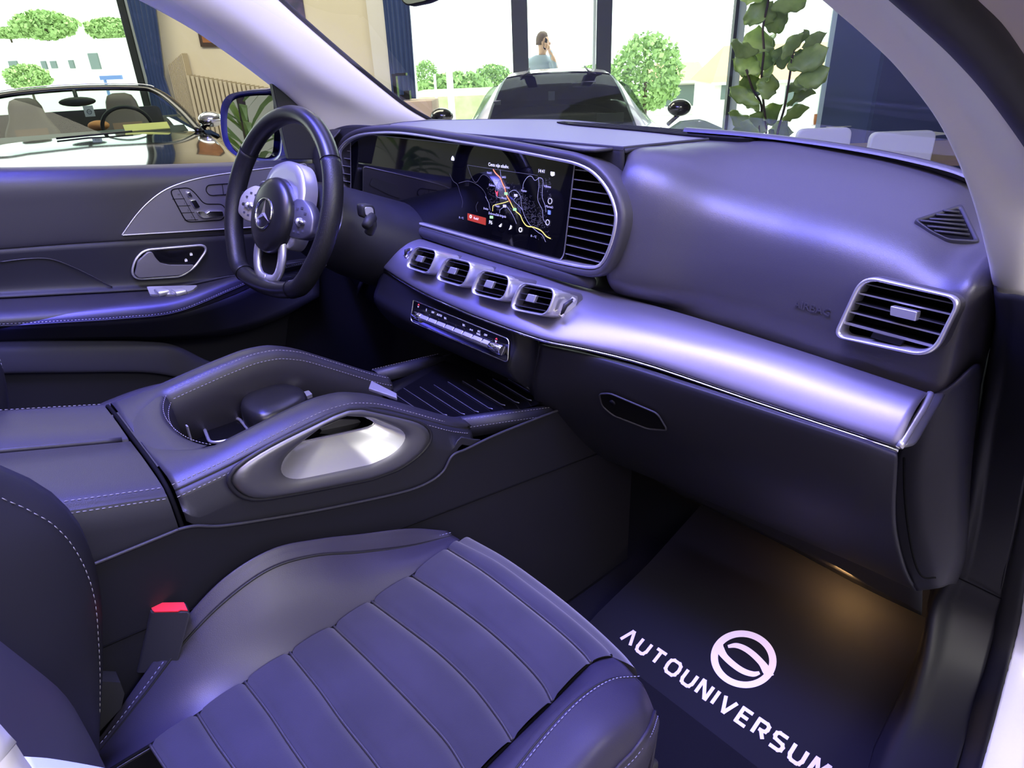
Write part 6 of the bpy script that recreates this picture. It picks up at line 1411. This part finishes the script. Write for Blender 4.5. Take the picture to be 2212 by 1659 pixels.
# white building left with openings
wb = thing('white_building', 'long white building outside the left window', 'building', ST(sof(120, 150, 50), 50, GZ))
zr = P(120, 88, t=50).z
m = MB(); st_box(m, sof(-60, 100, 50), sof(300, 100, 50), 50, 56, GZ, zr); m.build('wall', M['plaster_white'], wb, smooth=False)
for x0, x1, y0, y1 in ((20, 38, 132, 150), (90, 100, 132, 150), (110, 122, 132, 148), (150, 160, 130, 148), (196, 216, 115, 150)):
    m = MB(); st_box(m, sof(x0, 140, 49.9), sof(x1, 140, 49.9), 49.85, 49.99, P(x0, y1, t=49.9).z, P(x0, y0, t=49.9).z); m.build('window', M['dark_opening'], wb, smooth=False)
mat('sign_blue', (.08, .15, .35), .5); m = MB(); st_box(m, sof(215, 168, 25), sof(262, 168, 25), 25, 25.1, P(240, 172, t=25).z, P(240, 163, t=25).z); st_box(m, sof(222, 168, 25), sof(225, 168, 25), 25, 25.1, GZ, P(240, 172, t=25).z); tag(m.build('blue_sign', M['sign_blue'], smooth=False), 'small blue sign outside above the roadster windshield', 'sign')
# orange roofed houses right
def house(x0, x1, ye, yr, t, label, slope=1, op=()):
    hs = thing('orange_roofed_house', label, 'house', ST(sof((x0+x1)/2, ye, t), t, GZ)); s0, s1 = sof(x0, ye, t), sof(x1, ye, t); ze = P((x0+x1)/2, ye, t=t).z; zr = P((x0+x1)/2, yr, t=t+4).z
    m = MB(); st_box(m, s0, s1, t, t+7, GZ, ze); m.build('wall', M['plaster_white'], hs, smooth=False)
    a, b, c, d = ST(s0-.3, t-.5, ze), ST(s1+.3, t-.5, ze), ST(s1, t+3.5, zr), ST(s0+(s1-s0)*.1, t+3.5, zr); e, f = ST(s0-.3, t+7.5, ze), ST(s1+.3, t+7.5, ze)
    m = MB(); m.add([a, b, c, d, e, f], [(0, 1, 2, 3), (3, 2, 5, 4), (0, 3, 4), (1, 5, 2)]); m.build('roof', M['roof_orange'], hs, smooth=False)
    m = MB(); st_box(m, s0-.35, s1+.35, t-.6, t-.5, ze-.12, ze+.05); m.build('gutter', M['pole_white'], hs, smooth=False)
    for x, xx, y0, y1 in op: m = MB(); st_box(m, sof(x, ye, t), sof(xx, ye, t), t-.05, t, P(x, y1, t=t).z, P(x, y0, t=t).z); m.build('window', M['dark_opening'], hs, smooth=False)
house(1545, 1930, 172, 92, 52, 'house with large orange tiled roof behind the fig plant', op=((1560, 1575, 180, 215), (1700, 1730, 185, 230)))
house(1405, 1525, 176, 135, 62, 'low pale garage building beside the big tree', op=((1405, 1420, 190, 225), (1440, 1510, 185, 230))); 
# lamp posts
for x, y0, t, lab_ in ((972, 150, 20, 'white lamp post nearest the coupe, outside'), (940, 160, 24, 'thin white lamp post outside right of the curtain'), (893, 110, 18, 'broad white post outside beside the right curtain')):
    s = sof(x, 180, t); z1 = P(x, y0, t=t).z if y0 > 130 else 3.4; r = .09 if x != 940 else .04; m = MB(); m.tube([ST(s, t, GZ), ST(s, t, z1)], r, 10); tag(m.build('lamp_post', M['pole_white']), lab_, 'lamp post')
# parked car outside right, far
def simple_car(name, label, s, t, rot, mt, L=4.4):
    B0_ = ST(s, t, GZ); r = thing(name, label, 'car', B0_); fx = SD*math.cos(rot)+TD*math.sin(rot); fy = V((0, 0, 1)).cross(fx)
    prof = [(-L/2, .35, .75, .6), (-L/2+.1, .3, .85, .85), (-L/2+.9, .3, .95, .9), (-.2, .3, .98, .92), (L/2-.6, .3, .95, .9), (L/2-.05, .35, .8, .8)]
    m = MB(); loops = []
    for x, z0, z1, w in prof: loops.append([B0_+fx*x+fy*w*a+V((0, 0, z)) for a, z in ((-1, z0), (1, z0), (1, (z0+z1)/2), (.92, z1), (-.92, z1), (-1, (z0+z1)/2))])
    m.loft(loops, capa=True, capb=True); m.build('body', M[mt], r)
    m = MB(); loops = []
    for x, z, w in ((-L/2+.9, .95, .8), (-L/2+1.6, 1.4, .65), (.5, 1.45, .66), (1.6, .97, .8)): loops.append([B0_+fx*x+fy*w*a+V((0, 0, zz)) for a, zz in ((-1, .9), (1, .9), (.9, z), (-.9, z))])
    m.loft(loops, capa=True, capb=True); m.build('glasshouse', M['tinted_glass'], r)
    for x in (-L/2+.85, L/2-.85):
        for y in (-.85, .85): c = B0_+V((0, 0, .32))+fx*x+fy*y; m = MB(); m.tube([c-fy*.1, c+fy*.1], .32, 20); m.build('wheel', M['rubber'], r)
simple_car('parked_car', 'pale car parked outside behind the right wing mirror of coupe', sof(1500, 240, 40), 40, .1, 'white_paint')
# ================================================================== PERSON outside with phone
pr = thing('person', 'person with short hair outside in grey-blue shirt holding black phone to ear', 'person', ST(sof(1172, 120, 11), 11, 0))
PT = 11.0; sp_ = sof(1172, 120, PT)
def PB(a, t_, z): return ST(sp_+a, PT+t_, z)
mat('skin', (.55, .33, .22), .6); mat('shirt', (.30, .36, .42), .8); mat('hair', (.10, .06, .04), .7); mat('trousers', (.03, .035, .05), .8)
def body(rows, mt, nm, n=20):
    m = MB(); m.loft([[PB(cx+rx*math.cos(2*math.pi*i/n), ct+ry*math.sin(2*math.pi*i/n), z) for i in range(n)] for z, cx, ct, rx, ry in rows], capa=True, capb=True); return m.build(nm, M[mt], pr)
body([(.85, -.05, 0, .17, .12), (1.05, -.05, 0, .17, .12), (1.25, -.05, 0, .20, .13), (1.38, -.05, 0, .215, .13), (1.45, -.04, 0, .17, .10), (1.49, -.02, 0, .08, .07)], 'shirt', 'shirt')
for s in (-.14, .04):
    body([(.04, s, 0, .06, .06), (.45, s, 0, .075, .075), (.9, s, 0, .10, .10)], 'trousers', 'trouser_leg'); body([(0, s, -.03, .06, .13), (.06, s, -.02, .055, .11), (.09, s, 0, .05, .06)], 'rubber', 'shoe')
body([(1.46, -.01, 0, .055, .055), (1.52, .0, 0, .055, .058), (1.56, .01, 0, .068, .075), (1.60, .02, 0, .080, .085), (1.65, .018, 0, .086, .09), (1.70, .012, 0, .084, .09), (1.75, .005, 0, .068, .075), (1.785, 0, 0, .03, .035)], 'skin', 'head')
m = MB(); m.sphere(PB(.108, -.0, 1.635), .014, .016, .022); m.sphere(PB(.0, -.088, 1.645), .016, .01, .028); m.sphere(PB(.095, -.03, 1.60), .012, .02, .008); m.build('nose_and_ear', M['skin'], pr)
m = MB(); m.sphere(PB(.085, -.035, 1.668), .010, .010, .010); m.build('eye', M['hair'], pr)
body([(1.62, -.035, .0, .062, .088), (1.68, -.018, .0, .078, .096), (1.73, -.002, 0, .086, .094), (1.775, .005, 0, .066, .074), (1.80, .005, 0, .03, .03)], 'hair', 'hair')
m = MB(); m.tube(crom([PB(.12, -.06, 1.38), PB(.20, -.12, 1.22), PB(.22, -.14, 1.18), PB(.17, -.16, 1.36), PB(.11, -.13, 1.54)], 18), [.055]*6+[.05]*4+[.038]*4+[.03]*4, 10); m.build('sleeve', M['shirt'], pr)
m = MB(); m.tube(crom([PB(.20, -.15, 1.24), PB(.165, -.155, 1.40), PB(.095, -.135, 1.56)], 12), [.040]*4+[.034]*4+[.026]*4, 10)
m.sphere(PB(.085, -.13, 1.585), .030, .022, .038)
for k in range(4): m.tube(crom([PB(.088-.005*k, -.118, 1.570+.017*k), PB(.050, -.132-.002*k, 1.582+.017*k), PB(.028+.003*k, -.120, 1.592+.017*k)], 6), [.009]*5+[.007], 6)
m.tube(crom([PB(.075, -.11, 1.60), PB(.06, -.100, 1.63), PB(.045, -.098, 1.655)], 6), [.010]*5+[.008], 6); m.build('forearm_and_hand', M['skin'], pr)
m = MB(); m.tube(crom([PB(-.25, -.02, 1.38), PB(-.29, 0, 1.15), PB(-.27, -.05, .92)], 12), [.06, .06, .055, .05, .05, .045, .045, .04, .04, .038, .035, .035], 10); m.build('left_arm', M['shirt'], pr)
ph = tag(MB().box(PB(.045, -.112, 1.63), SD*.016+V((0, 0, -.016)), TD*.005, V((0, 0, .070))+SD*.016).build('phone', M['gloss_black'], smooth=False, bevel=.004), 'black phone held at the ear of the person outside', 'phone')
# ================================================================== COUPE facing us
cp = thing('coupe', 'white coupe with dark windshield facing us behind the dashboard', 'car', ST(sof(1207, 200, 5.8), 7.0, 0))
cs = sof(1208, 200, 5.9); ct = 5.75
def CP(a, l, z): return ST(cs+a, ct+l, z)
SEC = [(-.02, .76, .90, .70, .935), (.12, .77, .91, .665, 1.03), (.30, .78, .92, .63, 1.135), (.50, .785, .93, .59, 1.235), (.70, .785, .94, .555, 1.305), (.90, .785, .95, .53, 1.345), (1.3, .785, .96, .51, 1.365), (1.8, .78, .97, .49, 1.35), (2.3, .76, .98, .45, 1.25), (2.8, .72, .98, .42, 1.08), (3.0, .70, .97, .40, .99)]
def arch(l, wb, zb, wt, zt_, s=1.0, off=0):
    pts = []
    for u in [i/24 for i in range(25)]:
        a = -1+2*u; aa = abs(a)
        if aa > .8: k = (aa-.8)/.2; x = wt*.93+(wb-wt*.93)*k; z = (zt_-.035)+(zb-zt_+.035)*k
        else: k = aa/.8; x = wt*.93*k; z = zt_-.035*k**2.5
        pts.append(CP(math.copysign(x*s, a), l, z+off))
    return pts
m = MB(); m.loft([arch(*s) for s in SEC], closed=False); m.f = [f for k, f in enumerate(m.f) if not (k//24 < 5 and 3 <= k % 24 <= 20)]; m.build('roof_and_pillars', M['white_paint'], cp)
BODY = [(-1.75, .70, .45, .25), (-1.65, .84, .62, .22), (-1.2, .91, .78, .2), (-.6, .93, .87, .2), (0, .93, .93, .2), (1.0, .92, .95, .2), (2.2, .93, .97, .2), (2.9, .90, .97, .25), (3.1, .80, .90, .3)]
def bsec(l, w, zb, z0): return [CP(a*w, l, z) for a, z in ((-.9, z0), (-1, z0+.15), (-1, (z0+zb)/2+.05), (-.97, zb-.06), (-.85, zb), (-.4, zb+.03), (0, zb+.035), (.4, zb+.03), (.85, zb), (.97, zb-.06), (1, (z0+zb)/2+.05), (1, z0+.15), (.9, z0))]
rs = [[bsec(*b)[i] for b in BODY] for i in range(13)]
m = MB(); m.loft([[r[j] for r in [crom(q, 30) for q in rs]] for j in range(30)], closed=True, capa=True, capb=True); m.build('body', M['white_paint'], cp)
gl_ = []
for l, u in ((.0, 0), (.12, 0), (.30, 0), (.50, 0), (.70, 0), (.80, 0)):
    S_ = [s for s in SEC]; 
    wt = interp([(s[0], s[3]) for s in SEC], l); z = interp([(s[0], s[4]) for s in SEC], l)
    gl_.append([CP(wt*.90*a, l-.004, z+.006-.030*abs(a)**2.5) for a in (-1, -.75, -.5, -.25, 0, .25, .5, .75, 1)])
m = MB(); m.loft(surf(gl_, 30, 24), closed=False); m.build('windshield', M['tinted_glass'], cp, label='dark tinted windshield')
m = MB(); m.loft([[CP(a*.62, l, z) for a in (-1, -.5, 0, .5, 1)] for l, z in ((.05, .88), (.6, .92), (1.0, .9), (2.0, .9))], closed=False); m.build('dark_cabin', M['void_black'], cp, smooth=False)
for s in (-1, 1):
    c = CP(s*.97, .14, 1.06); m = MB(); m.sphere(c, .095, .07, .065, ax=(SD, TD, V((0, 0, 1))), n=12, m=16); m.build('side_mirror', M['black_paint'], cp); m = MB(); m.tube([c-V((0, 0, .05)), CP(s*.90, .22, .93)], .018, 8); m.build('mirror_stem', M['black_paint'], cp)
    q = [CP(s*(wb*.35+wt*.65)+s*.012, l, zb+(zt_-zb)*.66) for l, wb, zb, wt, zt_ in SEC[2:9]]; q2 = [CP(s*wb*1.005, l, zb+.01) for l, wb, zb, wt, zt_ in SEC[2:9]]
    m = MB(); m.loft([q, q2], closed=False); m.build('side_window', M['tinted_glass'], cp)
for s in (-1, 1): m = MB(); m.tube([CP(s*.33, .72, 1.318), CP(s*.27, .80, 1.342), CP(s*.26, 1.3, 1.374)], .008, 6); m.build('roof_seam', M['rubber'], cp)
m = MB(); c = CP(-.06, .44, 1.17); m.box(c, SD*.028, V((0, 0, .035)), TD*.002); m.build('windshield_card', M['chair_white'], cp, smooth=False)
m = MB(); c = CP(-.52, .36, 1.135); m.box(c, SD*.03, V((0, 0, .018)), TD*.002); m.build('windshield_sticker', M['cream_panel'], cp, smooth=False)
m = MB(); m.box(CP(.42, .20, 1.0), SD*.11, V((0, 0, .035)), TD*.02); m.build('dash_sheet', M['cream_panel'], cp, smooth=False)
m = MB(); m.box(CP(.22, .58, 1.245), SD*.10, V((0, 0, .022)), TD*.01); m.build('inside_mirror', M['dark_metal'], cp, smooth=False)
# ================================================================== ROADSTER at left
rv = ray(190, 296); rh = V((rv.x, rv.y, 0)); RL = rh.normalized(); RA = V((-RL.y, RL.x, 0)); RA = RA if RA.dot(SD) > 0 else -RA
RB = CAM + rv*(6.2/rh.length); DZ = RB.z-.93
rd = thing('roadster', 'open-top dark roadster with tan seats facing us left of the curtain', 'car', (RB.x, RB.y, 0))
def RP(a, l, z): return V((RB.x, RB.y, 0)) + RA*a + RL*l + V((0, 0, z+DZ))
BODY = [(-1.75, .70, .50, .25), (-1.6, .84, .66, .22), (-1.2, .91, .79, .2), (-.7, .92, .86, .2), (-.3, .925, .90, .2), (0, .93, .915, .2)]
def rsec(l, w, zb, z0): return [RP(a*w, l, z) for a, z in ((-.9, z0), (-1, z0+.15), (-1, (z0+zb)/2+.08), (-.97, zb-.05), (-.86, zb-.005), (-.4, zb+.02), (0, zb+.028), (.4, zb+.02), (.86, zb-.005), (.97, zb-.05), (1, (z0+zb)/2+.08), (1, z0+.15), (.9, z0))]
rs = [[rsec(*b)[i] for b in BODY] for i in range(13)]
m = MB(); m.loft([[r[j] for r in [crom(q, 30) for q in rs]] for j in range(30)], closed=True, capa=True, capb=False); m.build('front_body', M['black_paint'], rd)
# sides and rear around open cockpit
for s in (-1, 1):
    m = MB(); m.loft([[RP(s*.91, l, .2), RP(s*.95, l, .6), RP(s*.92, l, zb-.04), RP(s*.86, l, zb), RP(s*.72, l, zb), RP(s*.70, l, .4)] for l, zb in ((-.02, .915), (.5, .92), (1.2, .93), (1.7, .94), (2.4, .92))], closed=False); m.build('side_body', M['black_paint'], rd)
    for l in (-1.0, 1.9): c = RP(s*.84, l, .33-DZ*0); c.z = .34; m = MB(); m.tube([c-RA*.11, c+RA*.11], .34, 24); m.build('wheel', M['rubber'], rd)
m = MB(); m.loft([[RP(a*.86, l, z) for a in (-1, -.5, 0, .5, 1)] for l, z in ((1.45, .6), (1.5, .93), (1.9, .95), (2.5, .88), (2.8, .5))], closed=False); m.build('rear_deck', M['rubber'], rd)
m = MB(); m.prism(rnd([RP(-.70, 1.42, .5), RP(.70, 1.42, .5), RP(.66, 1.46, 1.06), RP(-.66, 1.46, 1.06)], .05, 5), RL*.04); m.build('wind_deflector', M['rubber'], rd, smooth=False)
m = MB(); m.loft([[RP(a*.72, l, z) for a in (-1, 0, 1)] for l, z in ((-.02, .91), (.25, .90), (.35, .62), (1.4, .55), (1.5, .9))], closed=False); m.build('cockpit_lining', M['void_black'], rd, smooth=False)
mat('frame_gloss', (.008, .008, .009), .22, spec=.5)
# windshield frame & glass
hb = [(-.74, 0), (-.60, .42), (-.48, .62)]
def fr(a, l, z): return RP(a, l, z)
fl2 = crom([fr(-.78, -.05, .91), fr(-.70, .20, 1.07), fr(-.60, .44, 1.19), fr(-.46, .55, 1.235), fr(0, .60, 1.255), fr(.46, .55, 1.235), fr(.60, .44, 1.19), fr(.70, .20, 1.07), fr(.78, -.05, .91)], 60)
m = MB(); m.tube(fl2, .034, 10, flat=.6); m.build('windshield_frame', M['frame_gloss'], rd)
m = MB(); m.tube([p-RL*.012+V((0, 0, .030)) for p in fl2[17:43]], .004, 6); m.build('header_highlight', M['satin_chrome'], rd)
gr = [[RP(a*(.78-u*.28), -.05+.62*u, .915+.33*u+.01*(1-a*a)) for a in (-1, -.5, 0, .5, 1)] for u in (0, .25, .5, .75, 1)]
m = MB(); m.loft(surf(gr, 16, 12), closed=False); m.build('windshield', M['roadster_glass'], rd)
mat('seat_tan', (.16, .10, .06), .6); mat('seat_grey', (.06, .05, .045), .6)
def rseat(cx):
    m = MB(); rows = []
    for z, w, l, d in ((.45, .23, 1.12, .08), (.70, .24, 1.18, .07), (.92, .20, 1.24, .06), (1.03, .14, 1.28, .05), (1.12, .125, 1.30, .05), (1.17, .10, 1.31, .04), (1.19, .05, 1.315, .02)):
        rows.append(rnd([RP(cx-w, l-d, z), RP(cx+w, l-d, z), RP(cx+w, l+d, z), RP(cx-w, l+d, z)], .05, 4))
    m.loft(rows, capa=True, capb=True); o = m.build('seat', M['seat_grey'], rd)
    m = MB(); m.loft([[RP(cx+x, l-.085, z) for x in (-.12, 0, .12)] for z, l in ((.6, 1.13), (.85, 1.2), (.95, 1.24))], closed=False); m.build('seat_panel', M['seat_tan'], rd)
rseat(-.40); rseat(.34)
sc2 = RP(.30, .42, .955); m = MB(); m.tube([sc2+RA*.18*math.cos(t*.2094)+(V((0, 0, 1))*.9-RL*.3)*.17*math.sin(t*.2094) for t in range(30)], .015, 8, closed=True); m.build('steering_wheel', M['rubber'], rd)
m = MB(); m.loft([[RP(a*.70, l, z) for a in (-1, -.5, 0, .5, 1)] for l, z in ((0, .92), (.2, .955), (.35, .93), (.4, .7))], closed=False); m.build('cockpit_dash', M['rubber'], rd)
m = MB(); m.box(RP(.42, .15, .96), RA*.16, RL*.07+V((0, 0, .02)), V((0, 0, .004))); mat('sheet_yellow', (.75, .62, .22), .6); m.build('yellow_sheet', M['sheet_yellow'], rd, smooth=False)
m = MB(); m.sphere(RP(.10, .6, .97), .09, .08, .04); mat('cloth_orange', (.65, .25, .08), .7); m.build('orange_cloth', M['cloth_orange'], rd)
m = MB(); m.sphere(RP(0, .50, 1.16), .13, .03, .035, ax=(RA, RL, V((0, 0, 1)))); m.tube([RP(0, .50, 1.17), RP(0, .57, 1.24)], .015, 6); m.build('inside_mirror', M['rubber'], rd)
m = MB(); m.box(RP(.06, .42, 1.09), RA*.035, V((0, 0, .04)), RL*.002); m.build('hang_tag', M['cream_panel'], rd, smooth=False)
c = RP(.90, .10, .985); m = MB(); m.sphere(c, .10, .07, .062, ax=(RA, RL, V((0, 0, 1)))); m.build('side_mirror', M['chrome'], rd); m = MB(); m.tube([c, RP(.82, .12, .92)], .02, 8); m.build('mirror_stem', M['black_paint'], rd)
m = MB(); m.tube([RP(-.20, -.12, .945), RP(.1, -.10, .95), RP(.3, -.05, .95)], .008, 6); m.build('wiper', M['rubber'], rd)

c = RP(.06, .417, 1.085); m = MB(); m.tube([c+RA*.016*math.cos(t*.314)+V((0, 0, .016*math.sin(t*.314))) for t in range(20)], .0022, 5, closed=True); m.tube([c-RA*.016, c+RA*.016], .002, 5); m.build('tag_emblem', M['symbol_dark'], rd)
